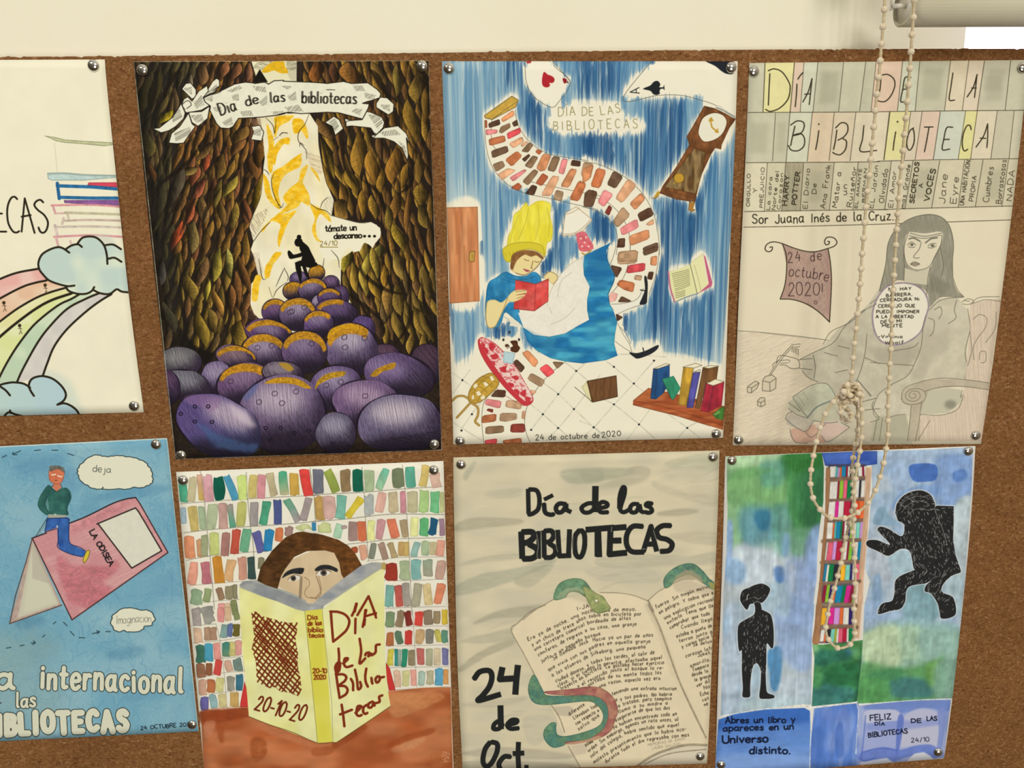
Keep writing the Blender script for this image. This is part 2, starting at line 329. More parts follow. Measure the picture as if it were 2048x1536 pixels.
# ---------------------------------------------------------------- materials
def wall_mat():
    m = Mat('cream_plaster', alb('#ebe3c6'), .85, spec=.15); c = m.coord()
    n = m.n('ShaderNodeTexNoise', i_Scale=4, i_Detail=3); m.l(c, n.inputs[0]); m.l(m.ramp(n.outputs[0], (.3, alb('#e9e0c1')), (.7, alb('#ede5c9'))), m.b.inputs['Base Color'])
    f = m.n('ShaderNodeTexNoise', i_Scale=160, i_Detail=4); m.l(c, f.inputs[0]); m.bump(f.outputs[0], .25, .001); return m.m
def cork_mat():
    m = Mat('cork', alb('#7c5433'), .9, spec=.12); c = m.coord((1, 1, 1.35)); warp = m.n('ShaderNodeTexNoise', i_Scale=190, i_Detail=2); m.l(c, warp.inputs[0])
    add = m.n('ShaderNodeVectorMath', operation='MULTIPLY_ADD'); m.l(warp.outputs['Color'], add.inputs[0]); add.inputs[1].default_value = (.006, .006, .006); m.l(c, add.inputs[2])
    v = m.n('ShaderNodeTexVoronoi', i_Scale=330); m.l(add.outputs[0], v.inputs['Vector']); v2 = m.n('ShaderNodeTexVoronoi', i_Scale=620); m.l(add.outputs[0], v2.inputs['Vector'])
    bw = m.n('ShaderNodeSeparateColor'); m.l(v.outputs['Color'], bw.inputs[0]); bw2 = m.n('ShaderNodeSeparateColor'); m.l(v2.outputs['Color'], bw2.inputs[0])
    a = m.ramp(bw.outputs[0], (0, alb('#5b3719')), (.12, alb('#724a29')), (.5, alb('#80552f')), (.88, alb('#8e623a')), (1, alb('#a87d52')))
    b = m.ramp(bw2.outputs[0], (0, alb('#4e2f16')), (.18, alb('#714927')), (.6, alb('#835832')), (.95, alb('#93673f')), (1, alb('#b28a60')))
    base = m.mix(.5, a, b); n = m.n('ShaderNodeTexNoise', i_Scale=150, i_Detail=5, i_Roughness=.7); m.l(c, n.inputs[0])
    dark = m.ramp(n.outputs[0], (.31, (1, 1, 1, 1)), (.37, (0, 0, 0, 1))); base = m.mix(dark, base, alb('#4a2a14'))
    n2 = m.n('ShaderNodeTexNoise', i_Scale=230, i_Detail=3); m.l(c, n2.inputs[0]); lt = m.ramp(n2.outputs[0], (.68, (0, 0, 0, 1)), (.74, (1, 1, 1, 1))); base = m.mix(lt, base, alb('#a9804f'))
    big = m.n('ShaderNodeTexNoise', i_Scale=14, i_Detail=2); m.l(c, big.inputs[0]); tone = m.ramp(big.outputs[0], (.35, (.86, .86, .86, 1)), (.65, (1.0, 1.0, 1.0, 1)))
    m.l(m.mix(1.0, base, tone, 'MULTIPLY'), m.b.inputs['Base Color']); hh = m.mix(.5, bw.outputs[0], n.outputs[0]); m.bump(hh, .5, .0008); return m.m
def simple(name, c, rough=.6, **k): return Mat(name, alb(c), rough, **k).m
WALL, CORK = wall_mat(), cork_mat()
PAPER = simple('paper_edge', '#efe7cd', .85, spec=.1)
def chrome_mat():
    m = Mat('chrome', (.78, .77, .74, 1), .07, 1); c = m.coord(); n = m.n('ShaderNodeTexNoise', i_Scale=900, i_Detail=2); m.l(c, n.inputs[0]); m.l(m.ramp(n.outputs[0], (.3, (.05,)*3+(1,)), (.8, (.13,)*3+(1,))), m.b.inputs['Roughness']); return m.m
CHROME = chrome_mat()
def plastic(name, c, c2, rough=.45):
    m = Mat(name, alb(c), rough, spec=.4); k = m.coord(); n = m.n('ShaderNodeTexNoise', i_Scale=240, i_Detail=2); m.l(k, n.inputs[0]); m.l(m.ramp(n.outputs[0], (.35, alb(c)), (.7, alb(c2))), m.b.inputs['Base Color']); return m.m
BEAD, CORD = plastic('ivory_bead', '#dccaa6', '#d2bf99'), plastic('ivory_cord', '#cbb78f', '#b9a57c', .8)
def blind_mat():
    m = Mat('woven_screen', alb('#c9bf9c'), .7, spec=.25); t = m.n('ShaderNodeTexCoord'); mp = m.n('ShaderNodeMapping'); m.l(t.outputs['UV'], mp.inputs[0]); mp.inputs['Scale'].default_value = (600, 70, 1)
    b = m.n('ShaderNodeTexBrick', i_Scale=1.0); b.offset = .5; m.l(mp.outputs[0], b.inputs['Vector']); b.inputs['Color1'].default_value = alb('#f6eed6'); b.inputs['Color2'].default_value = alb('#efe6ca'); b.inputs['Mortar'].default_value = alb('#d2c8a4'); b.inputs['Mortar Size'].default_value = .12
    m.l(b.outputs['Color'], m.b.inputs['Base Color']); m.bump(b.outputs['Fac'], .4, -.0004); return m.m
BLIND = blind_mat(); GREYP, CAPP, WHITEP = plastic('grey_plastic', '#77736a', '#6c685f'), plastic('pale_plastic', '#e6dec6', '#dcd3ba'), plastic('white_frame_paint', '#efeade', '#e8e3d6')
def glass_mat():
    m = bpy.data.materials.new('window_glass'); m.use_nodes = True; t = m.node_tree; t.nodes.clear(); a = t.nodes.new('ShaderNodeBsdfTransparent'); g = t.nodes.new('ShaderNodeBsdfGlossy'); g.inputs['Roughness'].default_value = .02
    f = t.nodes.new('ShaderNodeFresnel'); x = t.nodes.new('ShaderNodeMixShader'); o = t.nodes.new('ShaderNodeOutputMaterial'); t.links.new(f.outputs[0], x.inputs[0]); t.links.new(a.outputs[0], x.inputs[1]); t.links.new(g.outputs[0], x.inputs[2]); t.links.new(x.outputs[0], o.inputs[0]); return m
GLASS = glass_mat()
# ---------------------------------------------------------------- wall with splayed window recess, window
TOPZ = on(1000, 103.5).z
XW = on(1728, 60, .016).x; cx = on(1931, 70, .42).x
def prism(plan, z0, z1):
    n = len(plan); v = [(x, y, z0) for x, y in plan]+[(x, y, z1) for x, y in plan]
    return v, [tuple(range(n))[::-1], tuple(range(n, 2*n))]+[(i, (i+1) % n, n+(i+1) % n, n+i) for i in range(n)]
r = .04; th = math.atan2(.42-.016, cx-XW); V = []; F = []
arc = [(XW-r+2*r*t, .016+t*t*r*math.tan(th)) for t in np.linspace(0, 1, 9)]
SILL = TOPZ-.05
for pl, z0, z1 in (([(-1.9, .016)]+arc+[(cx, .42), (cx, .54), (-1.9, .54)], SILL, 2.5), ([(-1.9, .016), (1.7, .016), (1.7, .54), (-1.9, .54)], .0, SILL), ([(1.55, .016), (1.7, .016), (1.7, .54), (1.55, .54)], SILL, 2.5), ([(-1.9, .016), (1.7, .016), (1.7, .54), (-1.9, .54)], 2.5, 2.8)):
    v, f = prism(pl, z0, z1); b = len(V); V += v; F += [tuple(i+b for i in q) for q in f]
tag(mesh('wall_back', V, F, WALL, smooth=False), kind='structure')
wn = tag(empty('window_1', (cx, .48, SILL)), kind='structure')
def boxes(L):
    V = []; F = []
    for x0, x1, y0, y1, z0, z1 in L:
        v, f = prism([(x0, y0), (x1, y0), (x1, y1), (x0, y1)], z0, z1); b = len(V); V += v; F += [tuple(i+b for i in q) for q in f]
    return V, F
W_, H_ = 1.55-cx, 2.5-SILL
mesh('window_frame', *boxes([(-.05, -.001, -.03, .03, 0, H_), (W_-.05, W_, -.03, .03, 0, H_), (-.001, W_-.05, -.03, .03, H_-.05, H_), (-.001, W_-.05, -.03, .03, 0, .02)]), WHITEP, wn, smooth=False)
mesh('window_pane', *boxes([(0, W_-.05, -.003, .003, .02, H_-.05)]), GLASS, wn, smooth=False)
# ---------------------------------------------------------------- cork board
random.seed(4); XL, XR, BOT = -1.3, 1.32, TOPZ-1.02
nx = 900; V = []; F = []
for i in range(nx+1):
    x = XL+(XR-XL)*i/nx; sag = .0016*math.sin(x*3.1)-.0022*max(0, .2-x)+.0006*random.gauss(0, 1)*(random.random() < .25)
    for y, z in ((.015, TOPZ+sag-.001), (.0008, TOPZ+sag), (0, TOPZ+sag-.0012), (0, BOT), (.015, BOT)): V.append((x, y, z))
for i in range(nx):
    for k in range(4): F.append((5*i+k, 5*i+k+1, 5*i+k+6, 5*i+k+5))
    F.append((5*i+4, 5*i, 5*i+5, 5*i+9))
F += [(0, 1, 2, 3, 4), tuple(5*nx+k for k in (4, 3, 2, 1, 0))]
tag(mesh('cork_board', V, F, CORK, smooth=False), 'brown cork pinboard on the cream wall, covered with hand-made posters', 'pinboard')
# ---------------------------------------------------------------- the drawings
def art_rainbow(A):
    k = K(0, 80, 3.84); m = K(0, 440, 3.491); ink = '#2a2417'
    A.fill([A.q], '#f0e8c9', tex=.015, tf=(60, 60))
    A.fill(k('340 735 420 745 500 765 640 775 870 787 870 806 800 816 640 800 500 790 430 777'), '#cbcb9a', ed=.5, tex=.1)
    A.curve(k('340 736 420 750 500 768 640 778 870 792'), 1.2, '#9a9a78', .5)
    A.line(k('418 785 440 1012'), .9, '#b9b49c', .8)
    A.fill(k('362 1022 368 1068 400 1080 640 1080 900 1058 905 1038 650 1034 500 1020'), '#bfd2c8', ed=.4, tex=.08)
    A.curve(k('368 1026 500 1024 650 1036 905 1043'), 3.6, '#97a89c', .8)
    A.fill(k('680 1094 905 1093 908 1132 790 1128 670 1116'), '#d94a5c', ed=.3)
    A.line(k('440 1100 455 1218'), 6.5, '#2a648f'); A.line(k('440 1120 700 1128 910 1145'), 6.6, '#2c6a98', tex=.2); A.line(k('455 1208 700 1214 915 1214'), 6.4, '#2c6a98', tex=.2)
    A.fill(k('490 1230 920 1228 920 1272 720 1266 495 1252'), '#8a5b95', ed=.3, tex=.15)
    for p, w, c in [('395 1270 700 1266 915 1280', 4.2, '#d4888c'), ('405 1272 425 1330', 4.4, '#d9979a'), ('420 1332 520 1330', 3, '#d9a09e'), ('500 1326 700 1332 925 1340', 5, '#b7b08b'), ('520 1340 530 1385', 5, '#cdbfa0'), ('500 1388 700 1382 930 1388', 4.4, '#c0a698'), ('488 1368 478 1412', 5, '#cdb7a6'), ('420 1436 700 1432 935 1440', 4.6, '#c3b3a2'), ('422 1424 442 1505', 6, '#cdb9ab'), ('415 1512 700 1500 940 1512', 4.4, '#d58d92'), ('430 1512 450 1590', 5, '#d9a3a2'), ('540 1545 560 1600', 5, '#d9b6ac')]:
        A.curve(k(p), w, c, .85, tex=.15)
    A.fill([spline(m('240 1070 340 1050 470 1110 530 1210 560 1290 600 1380 450 1380 300 1200'), True)], '#cfd8c6', .7, soft=14)
    L = [m(x) for x in ('-120 470 0 412 120 368 270 340', '-120 620 0 548 150 470 240 440 325 422', '-120 800 0 708 120 620 250 545 350 505 456 474', '-120 930 0 815 120 715 250 620 360 560 500 512', '-60 1230 0 1090 70 960 150 840 250 720 400 600 500 550 565 512', '115 1140 160 1040 260 860 350 740 470 620 600 550 690 512', '298 1090 330 1000 380 880 470 760 600 640 700 565 778 518')]
    L = [spline(x) for x in L]
    for i, (c, c2) in enumerate([('#e8ada2', '#edc3b4'), ('#e6bb98', '#ebcfae'), ('#e3dd9c', '#ebe6b4'), ('#dbe198', '#e2e6b0'), ('#bfd2b0', '#cfdcba'), ('#cfc8be', '#d9d2c6')]):
        A.fill([np.vstack([L[i], L[i+1][::-1]])], c, .95, col2=c2, tf=(24, 24))
    for i, l in enumerate(L): A.strokes([l], 5.2 if i == 3 else 4.2, ink)
    b = '-90 1260 -20 1165 60 1137 120 1135 170 1145 205 1165 210 1130 240 1100 300 1090 370 1110 430 1160 460 1215 445 1265 405 1290 450 1280 500 1300 540 1335 560 1385 -90 1400'
    A.fill(m(b), '#bfd3c8', col2='#b3cdd0', tf=(30, 30), g=m('0 1300 460 1150'))
    for p in ('-90 1260 -20 1165 60 1137 120 1135 170 1145 210 1170', '5 1165 40 1190 70 1225', '200 1160 210 1125 240 1100 300 1090 370 1110 430 1160 460 1215 445 1260 400 1290', '200 1160 215 1195 237 1228', '405 1288 450 1280 500 1300 540 1335 556 1375', '20 1385 45 1352 70 1342 100 1355 150 1368', '70 1330 74 1348'):
        A.curve(m(p), 4.1, ink)
    c = '268 300 290 245 340 210 400 190 455 205 500 178 540 165 575 125 630 115 680 128 725 175 790 170 845 203 900 240 900 505 850 500 815 485 760 520 690 510 650 490 600 520 540 515 480 495 460 465 400 445 340 420 300 380 275 345'
    A.fill([m('640 105 760 110 830 170 700 190')], '#d5d6c2', .8, soft=8)
    A.fill(m(c), '#c3d4c6', col2='#dae2c8', tf=(26, 26))
    for p in ('520 458 470 462 400 445 340 420 300 380 275 345 268 300 290 245 340 210 400 190 440 198 484 228', '455 206 500 178 545 170 572 188', '538 168 575 125 630 115 680 128 725 175 745 240 750 307', '732 176 790 172 845 204', '755 271 800 264 848 292', '462 468 480 495 540 515 600 515 640 496 658 468', '650 488 690 508 740 518 775 512 815 484 850 500 905 506'):
        A.curve(m(p), 4.0, ink)
    for x, y in ((315, 455), (27, 578), (137, 737)):
        A.fill([ell(*m(f'{x} {y}')[0], 3.4, 3.6)], '#40301c')
        A.strokes([m(q) for q in (f'{x} {y+10} {x+8} {y+38} {x-4} {y+62}', f'{x+8} {y+38} {x+18} {y+60}', f'{x-12} {y+22} {x+4} {y+18} {x+18} {y+24}')], 1.2, '#5a4630')
    A.strokes([spline(k(q)) for q in ('-200 1215 -210 1340 -190 1470', '132 1222 112 1204 85 1215 62 1265 55 1330 65 1410 100 1470 130 1478 147 1468', '332 1247 310 1228 280 1238 264 1268 290 1305 340 1345 368 1400 358 1455 335 1480 310 1472 296 1440')]+[k(q) for q in ('166 1472 190 1216 266 1482', '166 1357 236 1345', '-205 1335 15 1333', '-190 1470 48 1472', '-200 1215 -10 1215')], 3.7, ink)
    A.text('DÍA DE LAS', -330, 330, -60, 325, 60, 3.7, ink); A.text('BIBLIOT', -335, 464, -70, 464, 62, 3.7, ink)

def art_tunnel(A):
    a = K(250, 100, 3.657); b = K(550, 100, 3.657); c = K(300, 500, 3.657); d = K(580, 500, 3.657); ink = '#1d160f'; R = A.r
    A.fill([A.q], '#2b2118', tex=.3, tf=(5, 9)); A.fill('268 123 400 123 330 420 400 700 350 720', '#2a2723', .6, soft=20); A.fill('690 340 860 340 880 700 760 700 700 560', '#231a14', .7, soft=20)
    def leaf(x, y, l, w, an, col, side):
        t = math.radians(an); u = np.array([math.cos(t), math.sin(t)]); q = np.array([-u[1], u[0]]); q = q*np.sign(q[0]+1e-9)*side
        s = np.linspace(-1, 1, 9)[:, None]; wd = (1-np.abs(s)**1.7); bend = .16*w*np.sin(s*2.6)*R.choice([-1, 1])
        ax = np.array([x, y])+u*s*l/2+q*bend; lo = ax+q*wd*w/2; hi = ax-q*wd*w/2; P = np.vstack([lo, hi[::-1]])
        A.fill([np.vstack([ax+q*wd*(w/2+1.2)+u*s*1.5, (ax-q*wd*(w/2+2.2)+u*s*1.5)[::-1]])], ink, .75)
        cc = hx(col); A.fill([P], cc*.26, col2=cc*1.06, g=[ax[4]-q[:]*w*.42, ax[4]+q*w*.30], tf=(3, 9), tex=.15)
        A.strokes([ax[1:8]+q*wd[1:8]*w*(.45*f) for f in (-.5, -.05, .25, .55)], .8, cc*.55, .45, taper=.8); A.strokes([ax[1:8]+q*wd[1:8]*w*f for f in (.18, .34, .42)], .9, np.minimum(cc*1.4, 1), .4, taper=.9, tex=.5)
        if R.random() < .5: A.strokes([[ax[2+i]-q*w*.1, ax[2+i]+q*wd[2+i]*w*.4+u*3] for i in range(5)], .7, ink, .45)
    pal = {0: ['#574c2c', '#62522c', '#664f32', '#4c4229', '#625630'], 1: ['#86602f', '#8f622c', '#75522c', '#845432', '#9c7230'], 2: ['#a07430', '#8f672c', '#74522a', '#a47c30', '#6b4a26'], 3: ['#8c7030', '#7c622c', '#9c7a32', '#6f5832', '#866036']}
    def lattice(x0, x1, y0, y1, ok, reg, side):
        n = 0; y = y0
        while y < y1:
            x = x0+(n % 2)*9
            while x < x1:
                xx = x+R.normal()*2.5; yy = y+R.normal()*5
                if ok(xx, yy): leaf(xx, yy, R.uniform(46, 74), R.uniform(11, 17), 90+side*R.uniform(2, 26), R.choice(pal[reg(xx, yy)]), side)
                x += 20
            y += 31; n += 1
    lattice(272, 540, 130, 720, lambda x, y: x > 272+(y-123)*.105 and x < (535 if y < 345 else 525-(y-345)*.2 if y < 500 else 510+(y-560)*.03) and y < 690+(x-340)*.02, lambda x, y: 0 if x < 345+max(0, 330-y)*.3 else (3 if y > 520 and x < 470 else 1), 1)
    lattice(590, 880, 130, 720, lambda x, y: x < 856+(y-123)*.033 and x > (600 if y < 170 else 645+(y-240)*.1 if y < 430 else 688 if y > 490 else 770) and y < 610+(x-680)*.55, lambda x, y: 2 if y < 560 else 3, -1)
    for f, sd, tx in ((a, 1, '595 800 190 62 104 #a8512f|512 920 170 70 102 #a05838|545 1020 190 66 128 #a25a3c|480 1180 200 66 112 #b8603a|380 1360 240 70 106 #c2552c|300 490 150 60 130 #b39a24|975 1050 300 70 98 #9a7a1c|945 860 190 95 84 #8a5a2c|980 770 190 80 86 #6e4a1c|770 1000 200 70 120 #b0963c|680 1050 230 56 108 #8a7232|800 1220 230 66 94 #987a34|470 890 150 60 150 #8a7038|700 850 190 90 108 #7c5c2a|830 700 190 75 118 #8a5c30|570 1170 210 90 92 #8a6a3a|885 1180 190 80 92 #8a5430|590 740 190 60 140 #7c5a30|380 1000 330 90 104 #564a38|270 1050 330 80 100 #5a5030|200 900 150 50 80 #8a5424|710 1190 200 60 88 #7a5a2c|850 620 170 90 120 #84602e|500 1370 250 90 98 #8c7440|170 690 200 110 92 #6e5e2e|140 330 300 90 102 #4c4320|220 300 300 80 100 #5a4c1e|720 150 150 80 100 #96603a|810 160 150 76 108 #8f5c38|905 160 150 60 104 #9a6644|570 180 170 90 108 #84603a|470 250 160 60 110 #8a7a5c'), (b, -1, '300 160 180 110 80 #8a5424|430 170 170 70 92 #5a3a22|550 180 190 150 88 #96642c|760 170 220 80 62 #8a6a30|750 260 250 80 66 #a0782e|890 220 250 60 92 #8a7232|1040 270 240 120 88 #8a6c2c|1000 520 340 110 82 #8f6c28|1100 400 280 60 94 #7a5a24|610 760 340 120 84 #a87c2e|710 860 270 100 86 #a8782c|870 840 290 120 92 #9c6c2a|385 800 330 76 68 #9a7a2a|400 960 300 66 70 #a0762a|280 550 160 50 78 #a88024|360 580 200 90 62 #8a6434|560 960 210 90 72 #9c7828|640 1130 230 66 92 #a4782a|720 1150 190 70 84 #a88030|775 960 190 66 90 #9c7228|945 920 200 60 108 #9a7028|500 1060 190 70 70 #9a6e2c|480 1170 160 130 40 #a07834|880 1140 200 80 88 #96682c|970 1170 360 50 92 #8a5e2a|1060 1060 170 100 100 #8f6e2a|1080 1220 190 80 64 #84682c|650 1460 180 90 96 #a88834|530 1500 150 80 90 #8a6a2c|900 1370 240 70 72 #a8882e|830 1230 200 60 80 #8f742e|1050 870 230 80 84 #86642a|750 1480 130 90 100 #8c7a34'), (c, 1, '490 110 260 80 104 #a89438|580 100 240 60 80 #b0a04c|380 170 260 80 104 #84603a|300 280 220 100 80 #987a34|420 290 190 46 92 #c2a83c|500 390 230 60 74 #c28a3c|640 300 300 70 82 #86582c|690 180 300 60 76 #7c5228|650 620 210 120 104 #98782c|380 580 280 100 82 #94782c|460 520 190 80 70 #866a30|140 490 260 90 72 #5c5438|600 360 220 60 84 #8a5a30|90 170 190 60 100 #6c6458|700 400 190 60 104 #8f6034'), (d, -1, '410 70 200 80 96 #a8922e|470 200 240 70 78 #b08c34|540 230 230 66 84 #b8983c|560 110 190 70 92 #c0a440|620 90 250 66 84 #b4963a|690 190 170 56 84 #b8862c|620 290 200 66 70 #b0862e|715 370 250 90 96 #9c7638|790 360 250 90 76 #84682c|790 110 240 80 66 #a0803c|895 150 180 50 80 #b08834|990 230 270 80 84 #84682e|930 400 240 50 72 #866a30|700 620 190 60 96 #a88434|790 570 260 80 78 #907230|940 520 230 80 66 #94742e|880 680 170 60 92 #a07c34|1000 560 260 70 70 #705826|640 560 200 90 82 #5e4430')):
        for it in tx.split('|'):
            t = it.split(); x, y = f(f'{t[0]} {t[1]}')[0]; leaf(x, y, float(t[2])/3.657, float(t[3])/3.657, float(t[4]), t[5], sd)
    A.strokes([spline(f(p)) for f, p in ((a, '420 110 340 230 230 420 190 560'), (a, '240 120 220 300 180 480'), (a, '560 690 440 840 240 1000 200 1150'), (a, '340 980 300 1200 260 1450'), (a, '700 1010 600 1160 560 1300'), (a, '520 1060 470 1180 400 1360'), (a, '880 930 850 1100 910 1250'), (a, '640 900 620 1020 660 1200'), (c, '250 60 220 300 260 560 240 680'), (c, '450 60 430 200 300 420'), (c, '540 240 560 420 510 640'), (b, '340 640 400 900 440 1010'), (b, '680 120 800 300 930 400'), (b, '640 950 760 1050 800 1200'), (b, '900 330 920 560 900 700'), (b, '470 620 520 860 600 1000'), (b, '1010 740 1000 960 900 1060'), (d, '490 40 540 180 700 290 860 330'), (d, '870 80 880 420 860 560 760 700'), (d, '400 300 560 420 700 540'), (d, '960 200 1000 500 1060 620'))], 8, '#19120c', .72, taper=.8, soft=2)
    A.fill(c('150 700 220 560 330 700 480 760 400 850 340 760 240 710'), '#15100d', .9, soft=5); A.fill(b('560 85 700 85 780 200 1130 85 1130 300 1000 260 860 130 700 120'), '#17100c', .35, soft=8); A.fill('268 124 340 124 300 330 285 330', '#1c1a16', .45, soft=10); A.fill('285 330 330 330 380 700 345 700', '#1c1a18', .4, soft=10)
    # lit gap
    A.fill(a('925 85 1255 80 1255 235 1040 245 960 200'), '#e8dfb6'); A.hatch(a('975 85 1080 85 1010 150 930 130'), 20, 2, .9, '#4a4634', .8, ln=14); A.fill(b('85 85 160 85 155 230 110 215 80 150'), '#cfc6a2'); A.hatch(b('75 85 160 85 155 150 85 150'), -10, 2, .9, '#4a4634', .8, ln=14)
    A.blob(a('1000 160 1030 120 1090 85 1160 85 1170 120 1195 165 1140 170 1090 150 1040 165'), '#e2b020', tex=.1); A.fill(a('935 230 985 140 1045 235'), '#17120c')
    gap = np.vstack([a('960 490 1010 650 1022 790 1010 880 985 1090 940 1200 910 1290 940 1400 920 1460'), c('760 50 790 180 740 250 735 400 760 470 820 520'), d('0 620 200 600 480 480 430 350 370 250 375 90 380 60 440 20 500 -30 640 -100'), b('740 1410 775 1350 770 1300 700 1260 610 1262 415 1210 430 1100 380 980 350 880 320 700 315 560 250 460 100 465 -100 440')])
    A.fill([gap], '#ece0b4', col2='#f0e7c6', tf=(30, 40), tex=.05)
    A.fill(b('400 1215 520 1240 620 1265 700 1257 745 1280 775 1330 770 1370 735 1410 715 1450 690 1425 655 1408 640 1430 622 1470 575 1480 540 1440 505 1480 480 1530 380 1536 330 1480 330 1300'), '#efe7c8')
    A.fill(a('905 500 990 500 1010 640 940 560'), '#8f6a50', .6, soft=2); A.hatch(a('940 1210 1050 1150 1020 1250 940 1380 900 1310'), 60, 2.2, 1, '#6a5048', .6, ln=14); A.hatch(b('215 740 330 780 350 900 300 920 240 800'), 20, 2, .9, '#a8806a', .7, ln=12); A.hatch(c('735 20 800 20 830 160 800 200 760 120'), 70, 2, .9, '#a08070', .6, ln=12); A.hatch(c('720 420 800 500 830 520 750 520 690 470'), 60, 2, 1, '#8a5a50', .7, ln=14); A.hatch(b('370 1080 430 1070 420 1190 350 1160'), 70, 2.4, .9, '#a59a86', .6, ln=12)
    Y = '#eeb616'
    for f, p in ((a, '1035 540 1085 640 1090 760 1075 890 1050 880 1040 780 1050 700'), (a, '1110 510 1230 480 1200 520 1130 560 1100 640 1090 600'), (a, '1240 510 1280 510 1280 600 1235 600'), (a, '1130 660 1200 640 1200 690 1160 690 1115 760 1100 830 1085 830 1090 720'), (b, '130 510 200 510 240 600 235 650 190 590 140 610'), (a, '1090 900 1160 850 1280 770 1280 850 1190 900 1140 960 1120 1060 1140 1140 1100 1100 1085 980'), (b, '-20 900 60 850 150 780 200 760 130 840 40 920 20 1020 40 1130 10 1140 -20 1000'), (a, '1010 910 1050 960 1080 1080 1140 1165 1090 1140 1030 1060'), (b, '110 1150 60 1080 110 1010 170 960 190 880 240 840 225 900 205 970 250 1060 250 1140 190 1110 130 1120'), (b, '255 855 300 890 330 960 310 940'), (b, '260 1130 380 1190 410 1260 370 1230 330 1200 300 1270 310 1370 345 1400 300 1390 270 1310 290 1230'), (a, '1000 1310 1080 1230 1150 1170 1250 1060 1280 1010 1280 1130 1170 1190 1060 1260 1010 1330'), (a, '1160 1250 1250 1180 1190 1270 1140 1400 1130 1440 1120 1360'), (b, '-20 1230 100 1190 160 1175 90 1250 60 1340 30 1440 20 1380 40 1280 -20 1250'), (c, '935 20 960 30 900 110 870 200 840 200 850 110'), (c, '775 185 815 195 800 260 785 365 745 365 750 260'), (a, '1060 1536 1100 1480 1135 1490 1100 1536'), (b, '0 490 140 480 60 510 10 560')):
        A.blob(f(p), Y, .95, tex=.12, tf=(9, 5), col2='#f3c63c')
    A.strokes([spline(f(p)) for f, p in ((a, '1030 495 1080 550 1095 610 1105 500'), (a, '1130 630 1150 605 1190 610'), (a, '1085 660 1120 635'), (b, '250 465 220 540 175 600 170 660 200 700 230 740 230 800'), (b, '180 710 185 680 215 700'), (a, '1090 900 1070 960 1090 1060 1140 1150 1160 1120'), (a, '1010 870 1040 890 1055 915'), (b, '330 1160 350 1110 390 1075'), (b, '255 1120 310 1160 370 1175 415 1215'), (b, '30 625 60 605 95 608'), (b, '20 1130 45 1150 20 1155'), (c, '795 60 820 200 845 215'), (c, '985 130 960 180 920 270'), (c, '980 130 1010 190 1005 230'), (c, '868 270 895 350'), (c, '1000 235 930 290 900 350'), (d, '250 60 240 150 260 210'), (d, '300 0 350 60 360 130'), (b, '315 560 322 700 350 850 380 980 430 1080 415 1210'), (b, '415 1212 610 1262 700 1258'))], 1.5, '#2c241a', .85, taper=.5)
    A.strokes([spline(a('1010 870 1000 1000 985 1090 935 1210 905 1290')), spline(a('940 1400 990 1330 1060 1260'))], 1.6, '#3a2c1e', .8)
    # banner
    pap = '#e9e4c9'
    bl = [(a, '415 285 445 245 480 240 520 290 520 340 490 360 450 320'), (a, '575 350 600 300 640 230 670 207 690 220 692 265 650 310 600 330'), (a, '410 410 430 360 460 342 490 375 540 300 600 260 610 300 570 350 620 405 560 440 450 460 420 430'), (a, '200 575 250 570 350 490 400 410 410 390 440 460 430 500 370 560 320 590 265 605'), (a, '320 680 340 610 400 560 440 500 465 460 490 540 515 560 470 620 430 680 380 685'), (a, '465 455 560 450 620 410 605 500 570 530 535 558 490 530'), (a, '925 560 985 550 1015 600 1000 665 920 655 940 600'), (b, '740 390 770 345 820 350 870 395 865 450 830 475 740 420'), (b, '365 530 430 485 470 510 500 575 440 625 420 560'), (b, '510 500 520 560 560 555 700 570 735 625 790 570 800 530 780 490 700 455 670 450 640 505 560 515'), (b, '700 625 740 620 800 570 900 555 960 610 980 660 1000 710 960 640 975 770 968 810 930 720 870 670 800 645 720 645')]
    for f, p in bl: A.fill(f(p), pap); A.strokes([np.vstack([f(p), f(p)[:1]])], 1.5, ink)
    main = np.vstack([a('575 350 640 320 720 290 800 250 880 235 930 240 950 245 1020 235 1050 250 1090 225 1160 222'), b('60 228 250 235 330 240 380 245 500 230 560 245 680 240 750 290 775 320 765 350 720 365 640 390 690 395 680 430 640 505 470 460 380 455 300 460 190 465 100 455 70 460 0 480'), a('1170 465 1130 475 1045 485 1010 490 930 495 830 500 790 560 760 575 700 570 670 540 620 440 625 410 585 380')])
    A.fill([main], pap, tex=.03); A.strokes([np.vstack([main, main[:1]])], 1.7, ink)
